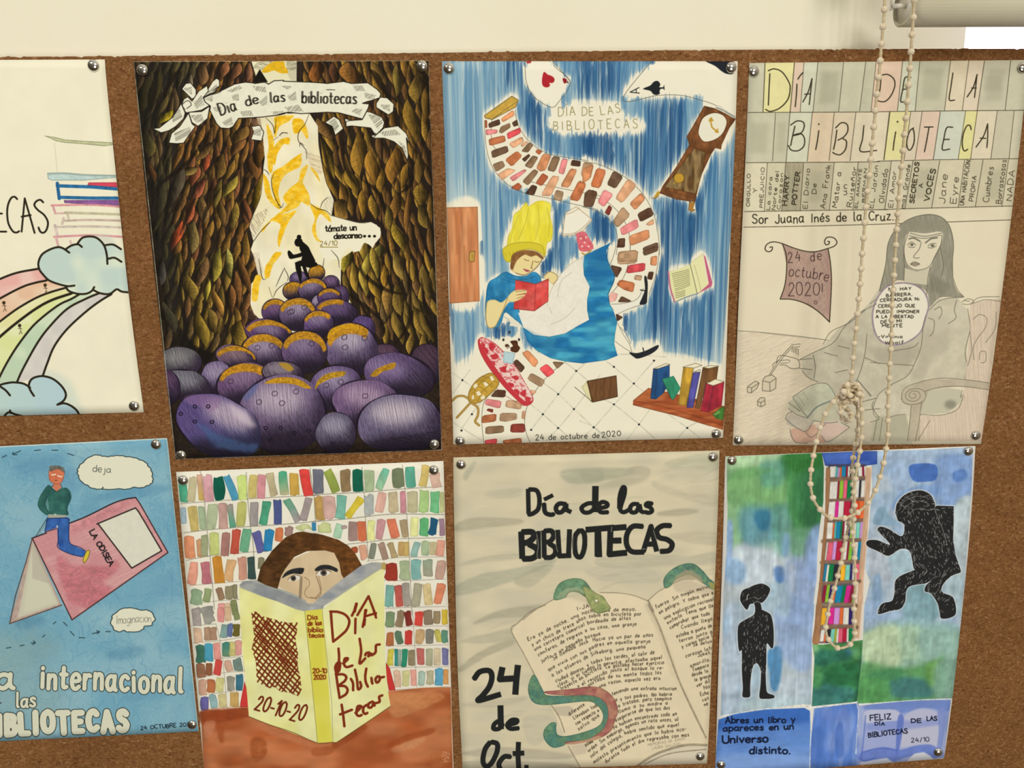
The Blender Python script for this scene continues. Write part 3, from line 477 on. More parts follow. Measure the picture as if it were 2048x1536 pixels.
    for f, p, an in ((a, '740 300 840 260 860 280 780 310', 40), (a, '930 260 1030 270 1030 310 960 300', 30), (a, '780 330 830 320 835 370 790 370', 60), (a, '640 420 700 410 710 450 660 450', 10), (a, '710 530 780 490 790 540 740 560', 60), (a, '840 450 920 440 940 480 860 485', 20), (a, '980 380 1040 330 1040 400 1000 410', 50), (a, '1070 450 1160 445 1150 465 1080 470', 20), (b, '40 260 130 265 90 290', 40), (b, '90 340 150 300 160 370 110 370', 50), (b, '70 420 170 400 210 450 100 450', 40), (b, '570 260 640 260 660 300 590 300', 40), (b, '650 310 740 330 720 370 660 350', 50), (b, '590 430 640 430 620 480 560 450', 60), (b, '770 400 840 400 840 450 790 430', 50), (b, '680 470 770 480 790 540 750 580', 50), (b, '760 600 880 580 920 620 800 630', 20), (b, '900 660 950 700 970 780 930 720', 70), (b, '390 520 440 500 470 560 440 600', 50), (a, '420 280 490 270 490 330', 60), (a, '590 320 670 250 680 280 620 320', 50), (a, '340 480 400 430 420 490 350 530', 60), (a, '360 610 480 560 480 620 370 670', 60), (a, '480 480 560 470 580 520 520 530', 50), (a, '935 590 1000 570 990 630 940 620', 60), (a, '500 380 560 330 580 400 520 430', 40), (a, '580 360 640 330 640 380', 30)):
        A.hatch(f(p), an+90, 1.9, .8, '#4a4436', .75)
    A.strokes([spline(f(p)) for f, p in ((a, '440 440 420 400 460 370 485 400 450 430'), (a, '620 410 560 440 450 460'), (a, '640 300 690 265 715 275 690 310 600 335'), (b, '520 550 530 520 640 510'), (b, '640 390 680 375 720 370'), (b, '700 600 740 615 720 640'))], 1.3, ink)
    for t, x0, y0, x1, y1, h in (('Dia', 700, 480, 815, 440, 25), ('de', 885, 412, 975, 388, 20), ('las', 1062, 385, 1165, 376, 21)):
        for o in (0, 2.2): A.text(t, a(f'{x0} {y0}')[0, 0]+o, a(f'{x0} {y0}')[0, 1], a(f'{x1} {y1}')[0, 0]+o, a(f'{x1} {y1}')[0, 1], h, 1.6, ink, jit=0)
    for o in (0, 2.2): A.text('bibliotecas', b('195 388')[0, 0]+o, b('195 388')[0, 1], b('590 394')[0, 0]+o, b('590 394')[0, 1], 24, 1.6, ink, jit=0)
    A.line(b('375 290 440 292'), 1.2, ink)
    A.text('tómate un', *b('370 1328')[0], *b('595 1318')[0], 12, 2.1, ink, gap=1.2, jit=.2); A.text('descanso', *b('432 1380')[0], *b('635 1374')[0], 11, 2.3, ink, gap=1, jit=.2)
    A.fill([ell(*b(f'{x} {1362}')[0], 3, 2.7) for x in (655, 690, 728)], ink); A.text('24/10', *b('330 1430')[0], *b('455 1430')[0], 9, 1.2, '#7a6420'); A.line(b('330 1442 462 1442'), 1.3, '#8f7624')
    # boulders
    def rock(f, x, y, rx, ry, rot, col, hi, cap=0, lo='#2c2230', cx=0):
        p = f(f'{x} {y}')[0]; rx /= 3.657; ry /= 3.657; e = ell(0, 0, rx, ry, rot, 14)*(1+R.normal(0, .025, (14, 1)))+p; e = spline(e, True)
        A.fill([spline(ell(*p, rx+1.6, ry+1.6, rot, 14), True)], '#1c1420', .9)
        A.fill([e], lo, col2=col, g=[p+[rx*.3, ry*.9], p+[-rx*.15, -ry*.35]], tf=(6, 6)); A.clip([e])
        A.fill([ell(p[0]-rx*.1+cx*rx, p[1]-ry*.38, rx*.62, ry*.42, rot)], hi, .85, soft=min(rx, ry)*.4)
        A.hatch(e, 82+R.normal()*8, 1.9, .8, '#20182a', .42, ln=ry*.5); A.hatch(e, 60+R.normal()*10, 2.6, .8, '#d9c8d0', .22, ln=ry*.4); A.fill([ell(p[0]+rx*.1, p[1]+ry*.95, rx*1.1, ry*.55)], '#1d1622', .72, soft=ry*.3)
        A.fill([ell(p[0]+rx*.95, p[1]+ry*.2, rx*.25, ry*.9)], '#241a2c', .5, soft=rx*.2)
        if cap:
            A.fill([spline(np.vstack([ell(*p, rx*1.0, ry*1.0, 0, 8, 200, 200+cap), ell(p[0], p[1]+ry*.12, rx*.86, ry*.72, 0, 8, 200, 200+cap)[::-1]]), True)], '#b9821c', .95, tex=.35, tf=(4, 3), soft=.8)
        A.clip()
    P, V, G, L = '#665272', '#8e7c96', '#6d6a72', '#ad9cb0'
    for q in ((d, 70, 215, 70, 55, 0, '#55406a', V), (d, 300, 245, 60, 56, 0, '#5a3f62', '#7a5f82'), (d, 195, 170, 56, 60, 30, '#a8741c', '#c08a24', 150), (d, 20, 300, 62, 62, 0, P, V, 140), (d, 370, 340, 60, 80, 0, '#4a2f52', P), (c, 1050, 300, 76, 66, 0, '#7a5a3c', '#b8801e', 150), (d, 165, 290, 105, 82, -15, P, V, 150), (d, 200, 390, 40, 60, 0, V, L), (d, 290, 350, 86, 70, 0, '#54366a', P, 130), (c, 915, 450, 95, 90, 0, '#5c3f6a', '#7a5a7a', 150), (d, 340, 450, 150, 90, 10, '#5a3f70', P, 90), (c, 1080, 470, 135, 120, 0, P, L, 140), (d, 210, 540, 112, 95, 0, '#6a4f80', V, 120), (c, 870, 610, 175, 100, 12, '#5a3a66', V, 150), (d, 530, 580, 90, 100, 0, '#4f3a6c', '#5f4a80'), (d, 700, 760, 110, 70, 10, '#4a3040', '#5a3f50'), (c, 830, 750, 165, 135, 10, P, L, 160), (c, 630, 790, 150, 90, 15, '#6a4f66', '#8a6f70', 160), (d, 450, 730, 190, 195, 0, '#7a658c', '#c4b6bf', 110), (d, 105, 745, 165, 155, 0, '#6a5078', V, 150), (d, 1000, 840, 130, 150, 0, '#3c2838', '#4a3440'), (c, 210, 830, 165, 120, 0, '#62605f', '#8a8884'), (c, 490, 940, 120, 125, 0, '#7d6a8f', '#a596ac'), (d, 800, 920, 260, 160, 12, '#5c466c', '#8f78a0', 0, '#2c2430', -.3), (c, 700, 980, 215, 150, -8, '#6a4a70', '#8f7490', 110), (c, 970, 900, 150, 85, 6, '#6a5a66', '#94868e', 0), (d, 340, 1010, 195, 165, 0, '#665078', '#a898b0', 0), (c, 260, 990, 185, 110, 12, '#66646a', '#86848a'), (c, 110, 1010, 110, 130, 0, '#4c3450', '#6a4a6a'), (d, 560, 1130, 255, 175, 8, '#775a80', '#b599ae'), (c, 970, 1200, 320, 285, 0, '#745e82', '#cdbcc4', 0), (d, 335, 1340, 145, 150, 0, '#625c70', '#a49cac'), (c, 500, 1290, 325, 215, 24, '#5a4a80', '#ccb8c2', 0, '#31355a', .35), (d, 810, 1270, 320, 215, 0, '#6e6480', '#d8c8cb', 0, '#2e2638')):
        rock(*q)
    A.blob(c('840 975 900 940 1000 930 1100 950 1180 1010 1130 1010 1060 985 960 975'), '#c08c1c', .95, tex=.3, tf=(4, 3)); A.blob(d('185 1020 200 960 260 910 340 890 405 890 390 920 300 940 220 980'), '#b3861e', .95, tex=.3, tf=(4, 3)); A.blob(d('590 920 620 880 700 840 770 825 760 865 680 890 630 925'), '#b3821e', .95, tex=.3, tf=(4, 3)); A.blob(d('275 650 290 590 350 555 440 540 500 565 495 590 420 575 340 600'), '#cc961c', .95, tex=.2, tf=(4, 3)); A.blob(c('940 830 1010 830 1050 870 1010 885'), '#b08a2c', .9)
    A.fill([spline(c('250 1090 300 1060 420 1060 520 1090 460 1180 380 1150 300 1130'), True)], '#8f6a92', .5, soft=4); A.fill(c('560 1110 700 1180 780 1290 740 1300 620 1220'), '#ddcbd0', .6, soft=8); A.fill(c('330 1250 500 1350 700 1420 800 1420 760 1490 480 1440'), '#4a6a98', .55, soft=10, wob=.5, tf=(8, 8)); A.fill(c('680 1080 760 980 800 980 760 1060 700 1110'), '#4f6298', .5, soft=5)
    O = []
    for f, x, y in ((c, 328, 1145), (c, 425, 1145), (c, 225, 1198), (c, 328, 1255), (c, 452, 1258), (c, 845, 1303), (c, 955, 1302), (c, 1055, 1338), (c, 880, 1392), (c, 1010, 1424), (d, 32, 1340), (d, 136, 1322), (d, 315, 1416)): O.append(ell(*f(f'{x} {y}')[0], 3.4, 3.2, 0, 12))
    for q in O: A.strokes([np.vstack([q, q[:2]])], 1.8, '#1a1424')
    for f, x, y in ((c, 1068, 1035), (c, 912, 1050), (c, 797, 1112), (c, 965, 1120), (c, 1025, 455), (c, 890, 700), (c, 785, 715), (d, 398, 638), (d, 545, 645), (d, 403, 712), (d, 158, 685), (d, 265, 990), (d, 372, 965), (d, 550, 1068), (d, 15, 448), (d, 105, 420), (c, 590, 960)):
        q = ell(*f(f'{x} {y}')[0], 5.6, 4.8, -20, 14); A.strokes([np.vstack([q, q[:2]])], 1.6, '#3a2c3c', .8)
    A.hatch('330 880 360 915 880 897 878 860 700 890 480 905', 15, 2.4, 1.2, '#1a1418', .7, ln=16)
    # reader silhouette
    blk = '#14110d'
    A.fill([ell(*b('176 1368')[0], 4.6, 4.6), ell(*b('172 1406')[0], 8, 9, 20)], blk)
    A.fill([spline(b('186 1392 215 1412 245 1440 262 1475 282 1515 295 1545 280 1568 240 1575 195 1560 196 1520 205 1490 186 1470 178 1440'), True)], blk)
    A.fill([spline(b('92 1478 104 1466 122 1482 140 1496 195 1478 215 1440 228 1460 205 1505 150 1522 112 1528 98 1510'), True)], blk)
    A.fill([np.vstack([d('36 92 70 78 130 70 195 92 205 112 150 132 105 122 78 118 84 150 88 190 82 236 72 236 58 190 42 140')])], blk); A.fill(d('86 110 112 112 128 160 142 200 140 218 126 206 104 166'), blk)
    A.strokes([np.vstack([A.edge, A.edge[:1]])], 1.6, '#d9cfae', .75, tex=.5, tf=(9, 9)); A.line('884 860 884 900 845 903', 2.4, '#e3d3c4')

def art_falling(A):
    e = K(870, 110, 3.84); f = K(1170, 110, 3.84); g = K(880, 490, 3.84); h = K(1170, 490, 3.84); R = A.r; pen = '#4c4a3c'
    pap = '#efe6cb'; A.fill([A.q], pap, tex=.012, tf=(60, 60))
    # ---- vertical blue brush strokes everywhere but on the things left white
    sky = np.vstack([e('0 0 1300 0'), f('1229 0'), h('1229 0 1120 0 1060 935 900 890 760 850 560 832 560 730 340 760'), g('1100 700 1000 760 650 790 620 650 430 690 300 690 240 850 100 940 60 0')])
    ex = [e('690 40 700 200 760 330 890 405 960 360 1050 200 1000 150 910 40'), e('960 370 1260 370 1260 600 890 590 890 400'), f('-60 380 290 380 290 460 420 470 430 590 -60 600'), f('510 40 280 345 560 320 800 320 900 350 1000 370 1240 480 1240 0'),
          e('370 460 500 370 590 300 650 350 620 420 660 560 740 680 860 760 1000 790 1160 810 1300 830 1300 1190 1100 1150 850 1100 700 1070 580 1010 470 920 410 800 380 600'), f('-20 790 120 830 300 930 460 1050 540 1200 570 1400 575 1500 570 1536 230 1536 255 1400 210 1280 100 1200 -20 1170'), h('575 0 570 120 540 260 500 380 470 450 330 540 260 620 240 540 170 480 170 0'),
          e('90 1160 330 1130 335 1536 90 1536'), g('60 0 305 0 310 440 70 455'), e('540 1536 560 1340 600 1190 690 1110 890 1130 910 1300 900 1440 850 1536'), g('470 0 820 0 800 150 720 200 870 190 960 220 1000 120 1229 -20 1229 640 640 640 600 620 450 640 360 640 340 480 350 330 420 240 540 200'), e('960 1380 1010 1200 1080 1160 1210 1260 1160 1340 1220 1480 1160 1536 1090 1480 1080 1390'),
          f('-10 1480 200 1420 230 1536 -10 1536'), f('915 370 780 630 800 690 580 1020 510 1100 540 1110 600 1070 810 1130 790 1200 860 1200 850 1130 980 740 1060 730 1160 500 1100 420'), h('640 190 800 160 810 130 910 50 980 280 960 330 690 440'), h('-10 0 240 120 240 640 250 870 -10 900'), h('240 560 300 600 370 760 560 760 560 860 250 850')]
    M = A.cov([sky]); m = np.zeros((A.H, A.W)); m[M[0]:M[1], M[2]:M[3]] = M[4]
    for p in ex:
        c = A.cov([spline(p, True, 3)])
        if c: m[c[0]:c[1], c[2]:c[3]] *= 1-c[4]
    mb = blur(m, 2*A.S) > .62; S = A.S; A.cm = None
    tone = (A.noise(A.H, A.W, 34, 120)-.5)*1.5+.5
    base = (blur(mb.astype(float), 6*S)-.55).clip(0, .45)/.45
    cl = A.noise(A.H, A.W, 7, 120)[..., None]; wash = hx('#a9c0c4')*(1-cl)+hx('#5f8fae')*cl
    A.im += (wash-A.im)*(base*.8*(.55+.45*A.noise(A.H, A.W, 5, 60)))[..., None]
    pal = [hx(c) for c in ('#1b4774', '#35688f', '#5b8aa8', '#86a9b8', '#2c5c8a', '#40749c')]
    for pas in range(3):
        for X in np.arange(1, A.W-1, 2.1*S):
            x = X+R.normal()*S; xi = int(min(max(x, 0), A.W-1)); col = mb[:, xi]; d = np.diff(np.concatenate([[0], col.astype(int), [0]]))
            for y0, y1 in zip(np.where(d == 1)[0], np.where(d == -1)[0]):
                L = y1-y0
                if L < 7*S: continue
                if pas == 1 and L > 60*S: y0 += R.random()*L*.6
                if pas == 2 and L > 60*S: y1 -= R.random()*L*.7
                y0 = y0+R.normal()*3*S+R.random()*min(16*S, L*.3)-9*S; y1 = y1-R.normal()*3*S-R.random()*min(16*S, L*.3)+10*S
                if R.random() < .3: continue
                k = tone[int(min((y0+y1)/2, A.H-1)), xi]; w = (1.0+R.random()**2*3.4)*S
                i = int(R.choice([0, 4, 0, 1]) if k > .62 else R.choice([1, 5, 4, 2]) if k > .4 else R.choice([2, 3, 3, 5])); dr = R.normal()*1.5*S
                P = np.array([[x, y0], [x+w, y0+.12*L], [x+w*.9+dr, y1-.25*L], [x+dr*1.2, y1], [x-w*.8+dr, y1-.3*L], [x-w, y0+.15*L]])
                A.fill([P], pal[i], .24+.34*R.random(), raw=True)
    A.fill(e('60 40 220 40 230 700 210 1100 90 1140 75 700'), '#b9d0d0', .38, soft=6)
    # ---- chequered floor
    fl = [(g, x) for x in ('95 980 260 1100 430 1230', '100 1140 230 960', '95 1360 320 1500', '160 1420 250 1290 330 1190', '780 1050 910 1145 1030 1260 1180 1400 1300 1510', '960 900 1050 970 1180 1080', '1180 850 1050 970 910 1145 790 1300 700 1420', '680 1210 790 1300 910 1405 1010 1500', '1229 1000 1130 1130 1030 1260 910 1405 820 1500')]+[(h, x) for x in ('170 900 220 935 375 1065 480 1150', '240 840 380 840 620 860', '530 890 375 1065 225 1225 70 1400 -20 1480', '-40 1350 70 1400 180 1490', '225 1225 320 1300 415 1378 540 1490', '500 1260 415 1378 320 1500', '640 1300 785 1405 880 1480', '880 1350 785 1405 700 1500', '60 1140 225 1225')]
    A.strokes([spline(k(p)) for k, p in fl], 2.2, '#b3ae98', .42, tex=.3)
    for k, x, y in ((g, 172, 1038), (g, 245, 1300), (g, 165, 1425), (g, 1046, 967), (g, 907, 1146), (g, 1028, 1260), (g, 790, 1300), (g, 700, 1420), (g, 907, 1406), (g, 1180, 1400), (h, 222, 936), (h, 375, 1064), (h, 530, 888), (h, 222, 1224), (h, 67, 1400), (h, 415, 1378), (h, 785, 1405)): A.fill([ell(*k(f'{x} {y}')[0], 2.2, 2)], '#23282a')
    # ---- winding brick path
    A.strokes([spline(p) for p in (e('380 500 385 620 400 740 440 860 500 940 580 1010 700 1065 850 1095 1000 1130 1150 1165 1240 1185'), e('615 420 625 490 660 580 740 680 860 755 1000 785 1180 812'), f('-20 815 120 845 280 920 380 1000 460 1090 530 1230 565 1400 572 1536'), f('-20 1165 80 1195 170 1250 230 1330 250 1420 240 1536'), h('572 0 565 100 540 240 490 380'), h('240 0 220 80 190 160'), e('440 490 430 600 450 700 470 720'), e('700 965 850 1000 1100 1050 1300 1090'), f('80 1095 170 1130 260 1210 310 1290 340 1380 350 1536'), h('350 0 335 130 290 260 180 400'), g('960 900 850 985 740 1110 670 1240 650 1360 665 1450 700 1536'), g('400 1130 340 1200 320 1330 330 1460 340 1536'))], 1.0, pen, .8)
    c_ = {'k': '#4c3020', 'o': '#c57f52', 'b': '#7d5f42', 'd': '#5e4330', 'p': '#dd7f7c', 'r': '#d8474c', 'q': '#a5512f', 's': '#d99f74', 't': '#a98562', 'l': '#e7a89a', 'm': '#7a2c22', 'n': '#b3643a'}
    br = [(e, '''q 382 500 400 500 402 560 384 560|k 408 525 495 490 503 535 415 562|o 505 490 600 420 612 465 520 518|b 490 590 505 550 575 520 582 555 510 605|k 590 520 630 495 640 540 605 552|p 388 570 480 572 480 600 392 618|r 550 600 655 555 660 600 560 650|n 410 645 535 615 545 665 420 700|s 565 680 670 625 685 665 600 718|d 430 735 555 695 567 745 440 795|s 655 690 700 660 718 670 670 710|b 660 740 720 670 758 690 715 750|q 770 745 785 722 825 740 800 768|n 535 805 630 735 672 775 590 860|k 665 800 720 758 733 775 690 823|b 440 840 520 810 540 855 470 900|b 685 850 750 770 795 785 740 875|o 775 870 830 755 895 770 850 885 810 895|b 860 885 905 775 965 785 920 900|p 945 905 975 795 1022 800 990 920|k 1040 850 1050 805 1120 815 1115 858|t 1118 930 1140 820 1220 835 1195 955|s 480 915 560 868 625 885 515 965|p 570 940 690 875 705 890 600 975|b 668 970 760 875 798 895 715 1005|q 770 985 825 905 875 935 820 1008|s 810 1080 900 925 960 935 890 1085|o 960 1010 1040 870 1095 880 1030 1020|n 1028 1110 1105 960 1165 990 1105 1125|q 1195 1000 1229 910 1260 930 1235 1020|q 580 1020 640 978 670 1010 640 1045|k 690 1065 745 995 788 1010 760 1080|t 905 1105 930 1035 990 1050 972 1125|d 1140 1150 1150 1050 1229 1035 1215 1170'''),
          (f, '''o -20 990 -20 870 70 840 40 950|n 40 1010 90 865 165 885 115 1025|d 165 995 220 885 295 935 235 1028|s 230 1100 330 945 400 1000 285 1140|p 95 1130 145 1030 220 1070 145 1170|m 150 1210 185 1150 210 1175 185 1235|o 340 1140 430 1055 465 1105 385 1195|t 210 1280 290 1160 350 1230 250 1330|k 400 1220 500 1165 530 1230 425 1285|s 465 1300 525 1255 530 1300 490 1312|p 265 1330 400 1255 415 1325 285 1390|o 335 1390 490 1335 498 1410 345 1470|k 245 1475 255 1410 310 1405 305 1475|d 440 1480 560 1435 565 1490 455 1530|t 250 1536 260 1510 405 1495 400 1600 250 1610|d -10 1120 20 1030 100 1050 60 1170 -10 1165'''),
          (h, '''t 245 110 260 50 410 40 400 125 260 130|k 240 20 260 0 310 0 300 20|o 500 155 505 90 555 80 550 160|d 440 50 550 0 565 45 455 85|k 190 150 290 175 240 260|r 315 220 330 155 465 135 460 200|n 240 305 270 265 385 290 370 365 300 345|t 375 265 385 228 440 235 430 275|k 475 260 490 205 530 205 515 270|l 180 400 200 360 255 375 235 430 190 440|k 250 440 280 390 360 430 330 440|k 235 525 295 555 245 590|k 345 478 390 470 365 482'''),
          (g, '''o 625 830 675 805 760 895 725 945|r 760 950 820 910 885 975 825 1020|t 668 1030 700 980 810 1040 775 1095|b 860 895 955 900 900 955|k 560 900 590 875 655 940 620 985|k 385 1165 430 1110 508 1115 500 1172|p 340 1225 355 1180 475 1198 460 1258|t 500 1245 510 1190 635 1200 620 1265|m 355 1270 370 1255 410 1262 405 1290|n 318 1370 325 1310 435 1295 430 1355|t 455 1350 462 1290 590 1290 592 1340 500 1358|s 625 1330 632 1275 660 1275 650 1340|b 348 1455 350 1395 490 1385 492 1440|m 538 1440 545 1375 650 1370 655 1440|r 340 1500 440 1485 435 1530 350 1536|n 480 1500 625 1480 630 1520 490 1536|s 680 1140 700 1110 745 1125 710 1155''')]
    for k, t in br:
        for it in t.split('|'):
            u = it.split(); P = k(' '.join(u[1:])); q = np.vstack([(P*.86+np.roll(P, 1, 0)*.14)[i//2] if i % 2 == 0 else (P*.86+np.roll(P, -1, 0)*.14)[i//2] for i in range(2*len(P))])
            cc = hx(c_[u[0]])*(1+R.normal()*.04); A.fill([q], cc, .95, ed=.4, col2=np.minimum(cc*1.12+.03, 1), tf=(10, 10), tex=.06)
    A.fill(e('378 465 590 315 640 345 620 400 440 497 385 485'), '#cfa544', ed=.35, tex=.1); A.strokes([e('378 465 590 315 640 345 620 400 440 497 385 485 378 465'), e('440 497 470 470 640 350')], 1, pen, .8)
    # ---- playing cards, lettering
    for p in (e('692 40 700 200 760 320 890 400 950 360 1040 210 920 90 905 40'), f('515 40 290 345 560 310 740 310 880 345 1000 385 1150 480')): A.curve(p, 1.1, pen, .8)
    A.fill(e('692 40 703 190 765 320 890 395 948 355 1036 212 915 95 900 40'), '#f0e9d2', .6); A.line(e('905 45 1040 205'), 1, pen, .7)
    A.blob(e('838 130 866 150 898 162 917 182 914 205 898 216 878 214 884 232 872 246 848 248 828 236 821 205 825 165'), '#b5282f', tex=.15); A.blob(e('980 180 1000 180 1012 190 1010 210 995 220 985 205'), '#8f2028'); A.fill(e('697 42 745 42 735 62 708 66'), '#b5383c'); A.text('A', *e('1032 214')[0], *e('1022 196')[0], 4.5, 1, '#3a2a2a')
    A.blob(f('446 260 500 235 530 205 560 200 578 225 570 248 580 255 572 280 575 295 550 307 525 300 500 275'), '#1f2226'); A.fill(f('570 248 600 248 608 228 612 272 600 258 570 262'), '#1f2226'); A.line(f('347 285 415 250'), 1.8, '#1f2226'); A.line(f('347 285 417 293'), 1.8, '#1f2226'); A.line(f('392 262 394 290'), 1.6, '#1f2226')
    A.blob(f('925 42 1000 85 1050 125 1090 145 1140 140 1150 60 1080 42'), '#22252a'); A.fill(f('930 42 1080 42 1090 80 1010 85'), '#22252a')
    og = '#8c8250'
    A.text('DÍA', *e('948 472')[0], *e('1078 468')[0], 18, 1.4, og, gap=3); A.text('DE', *e('1130 466')[0], *e('1218 464')[0], 17, 1.4, og, gap=3); A.text('LAS', *f('125 464')[0], *f('272 442')[0], 17, 1.4, og, gap=4)
    A.text('BIBLIOTECAS', *e('910 578')[0], *f('402 560')[0], 18, 1.4, og, gap=5.5)
    # ---- door
    A.fill(np.vstack([e('90 1170 328 1165'), g('305 432 75 450')]), '#c77f50', tex=.14, tf=(7, 60), ed=.3, col2='#d3905f'); A.fill(e('150 1200 180 1200 190 1536 160 1536'), '#b06a3c', .5, soft=3); A.fill(g('180 0 195 0 200 400 185 405'), '#b06a3c', .5, soft=2); A.fill(g('225 55 268 45 262 130 222 125'), '#c9a04a', ed=.4); A.strokes([g('225 55 268 45 262 130 222 125 225 55'), g('240 70 250 80 245 110')], .9, '#7a5a2c')
    # ---- pendulum clock
    A.fill(f('915 390 1000 410 1160 490 1110 560 1050 690 1045 725 1000 715 970 760 890 930 845 1130 700 1110 570 1060 600 1000 700 860 800 690 780 625 820 560'), '#84532e', tex=.2, tf=(8, 14), ed=.4, col2='#6e4426'); A.fill(f('840 715 930 750 900 900 850 1065 610 1015 700 900'), '#8a7048', tex=.25, tf=(6, 22), col2='#5f4526'); A.strokes([f('840 715 930 750 900 900 850 1065 610 1015 700 900 840 715'), f('600 1030 830 1100'), f('800 690 900 730 970 755')], 1.3, '#5a3416', .8)
    A.fill([spline(f('870 580 900 490 960 450 1020 445 1070 470 1090 520 1060 600 1000 650 920 668 880 630'), True)], '#e9e2c8'); A.loop(f('870 580 900 490 960 450 1020 445 1070 470 1090 520 1060 600 1000 650 920 668 880 630'), 1.4, '#5a3416'); gd = '#c29634'
    A.strokes([f('1015 590 975 555 960 490')], 3, gd); A.fill(f('945 510 970 475 990 508'), gd); A.fill(f('995 595 1028 600 1020 560'), gd)
    A.fill([ell(*f('722 945')[0], 10, 9.6)], gd); A.line(f('695 975 680 990'), 2, gd); A.loop(ell(*f('722 945')[0], 10, 9.6), .9, '#7a5a1c'); A.blob(f('560 1045 575 1065 550 1095 530 1095'), gd); A.curve(f('510 1095 535 1104 560 1085'), 1.4, '#7a5a3c'); A.fill(f('800 1130 845 1130 830 1180 850 1190 820 1205 795 1190'), '#b07c38', ed=.3); A.fill(f('1005 400 1030 385 1150 470 1160 490 1130 480'), '#d9d2b8'); A.strokes([f('1010 405 1060 425'), f('1070 430 1150 475')], 2.4, '#8a8a84')
    # ---- open book, pen lines
    A.fill(h('640 205 800 165 815 130 905 65 975 290 970 320 880 370 690 440 660 340'), '#e7e1a8', ed=.2); A.fill(h('805 150 830 260 860 375 690 435 650 210'), '#e3dfa4'); A.fill(h('905 68 925 90 978 290 972 318 870 372 950 300'), '#c0507a', .9); A.fill(h('895 80 910 70 950 290 935 300'), '#eadfb4'); A.curve(h('640 205 655 330 690 440'), 3, '#c0708a'); A.curve(h('690 440 780 400 870 372'), 2.4, '#8a98a4')
    A.strokes([h(f'{665+i*3} {225+i*14+R.normal()*2} {735+i*2} {205+i*14} {800+i*1} {188+i*13}') for i in range(10)]+[h(f'{690+i*2} {365+i*14} {740} {358+i*12} {770} {345+i*14}') for i in range(4)], 1, '#6a6440', .9); A.curve(h('808 150 835 260 862 375'), 1, pen); A.curve(h('838 150 870 260 890 350'), .8, pen, .5)
    # ---- lampshade and base
    A.fill(e('985 1390 1005 1210 1080 1165 1205 1265 1130 1350'), '#f0e8d2'); A.strokes([e('980 1390 1000 1215 1085 1165 1208 1265 1140 1345 1060 1385 980 1390'), spline(e('1000 1225 1050 1210 1110 1175')), spline(e('985 1375 1060 1370 1130 1330 1200 1258'))], 1.1, '#a8895a', .9)
    A.blob(np.vstack([e('1080 1390 1130 1355 1160 1365 1180 1400 1215 1460 1200 1490')]), '#d87078'); A.blob(e('1090 1400 1150 1380 1200 1440 1205 1490 1160 1510 1110 1500 1095 1450'), '#d9686e', tex=.2, tf=(3, 3)); A.fill([ell(*e(f'{x} {y}')[0], 2.2, 1.8) for x, y in ((1120, 1410), (1150, 1440), (1180, 1470), (1130, 1470), (1160, 1400))], '#f0cfc2'); A.curve(g('1090 60 1120 75 1160 40'), 3, '#c29a4c')
    # ---- reader wrapped in a blue and white blanket, knitted yellow cap with a long tail
    bl = '#2878a6'; sk = '#ead594'
    A.blob(np.vstack([e('545 1536 560 1400 590 1330 605 1230 650 1190 700 1130 720 1160 780 1125 840 1120 890 1150 885 1230 905 1330 895 1420 860 1450 850 1536'), g('800 60 740 0 560 20 520 90 490 60')]), '#e6d53c', tex=.05, tf=(8, 30), ed=.2, col2='#efe14e'); A.strokes([spline(e(p)) for p in ('640 1230 600 1340 575 1450', '860 1170 880 1280 870 1400', '720 1180 690 1300 640 1420', '790 1150 800 1280 770 1420')], 1, '#a8962a', .7)
    A.blob(g('480 60 490 20 560 -15 680 -25 780 0 805 60 800 95 770 60 690 35 600 50 560 80 540 130 500 120'), '#d9c636', ed=.35); A.strokes([g(f'{500+i*30} {60-int(22*math.sin(i/9*3.1))} {510+i*29} {90-int(24*math.sin(i/9*3.1))}') for i in range(10)], 1.2, '#a8942a', .8)
    A.blob(g('560 90 575 130 550 190 580 215 650 232 690 210 740 170 770 130 790 90 740 50 640 40'), sk, ed=.2); A.blob(g('545 120 560 70 640 40 740 50 795 95 785 110 740 80 700 90 650 75 600 110 575 150 560 190 540 180'), '#8a5e34', tex=.2, tf=(4, 8))
    A.strokes([spline(g(p)) for p in ('645 108 665 118 685 120', '725 125 745 132 762 128', '715 120 705 160 698 175 712 180', '640 180 660 195 690 200', '580 215 640 232 690 212 745 170 785 110')], 1.2, '#6a4a2c'); A.blob(g('640 185 665 188 690 198 665 206'), '#a8485a')
    A.blob(g('360 330 380 280 430 250 500 205 580 235 660 235 720 205 770 240 775 300 740 330 600 420 640 620 560 560 500 520 470 600 420 640 360 620 345 500 352 400'), bl, tex=.15, tf=(12, 14), ed=.3, col2='#3a8cb4'); A.strokes([spline(g(p)) for p in ('490 240 560 265 660 262 730 240', '480 260 560 285 660 285', '420 420 480 440 500 520', '370 400 400 500 440 560')], 1.2, '#1d5a80', .8)
    A.fill([np.vstack([g('600 520 720 505 840 440 850 360 900 250 1000 150 1120 80 1100 150 1105 230 1150 320 1130 400 1145 575 1060 620 960 680 840 705 720 690 640 630')])], '#ece4d0', tex=.03); A.strokes([spline(g(p)) for p in ('1010 210 930 280 900 400', '840 480 860 530', '1040 480 960 560 850 610', '820 470 840 380 900 260 1000 150 1110 85')], 1, '#a89c84', .7)
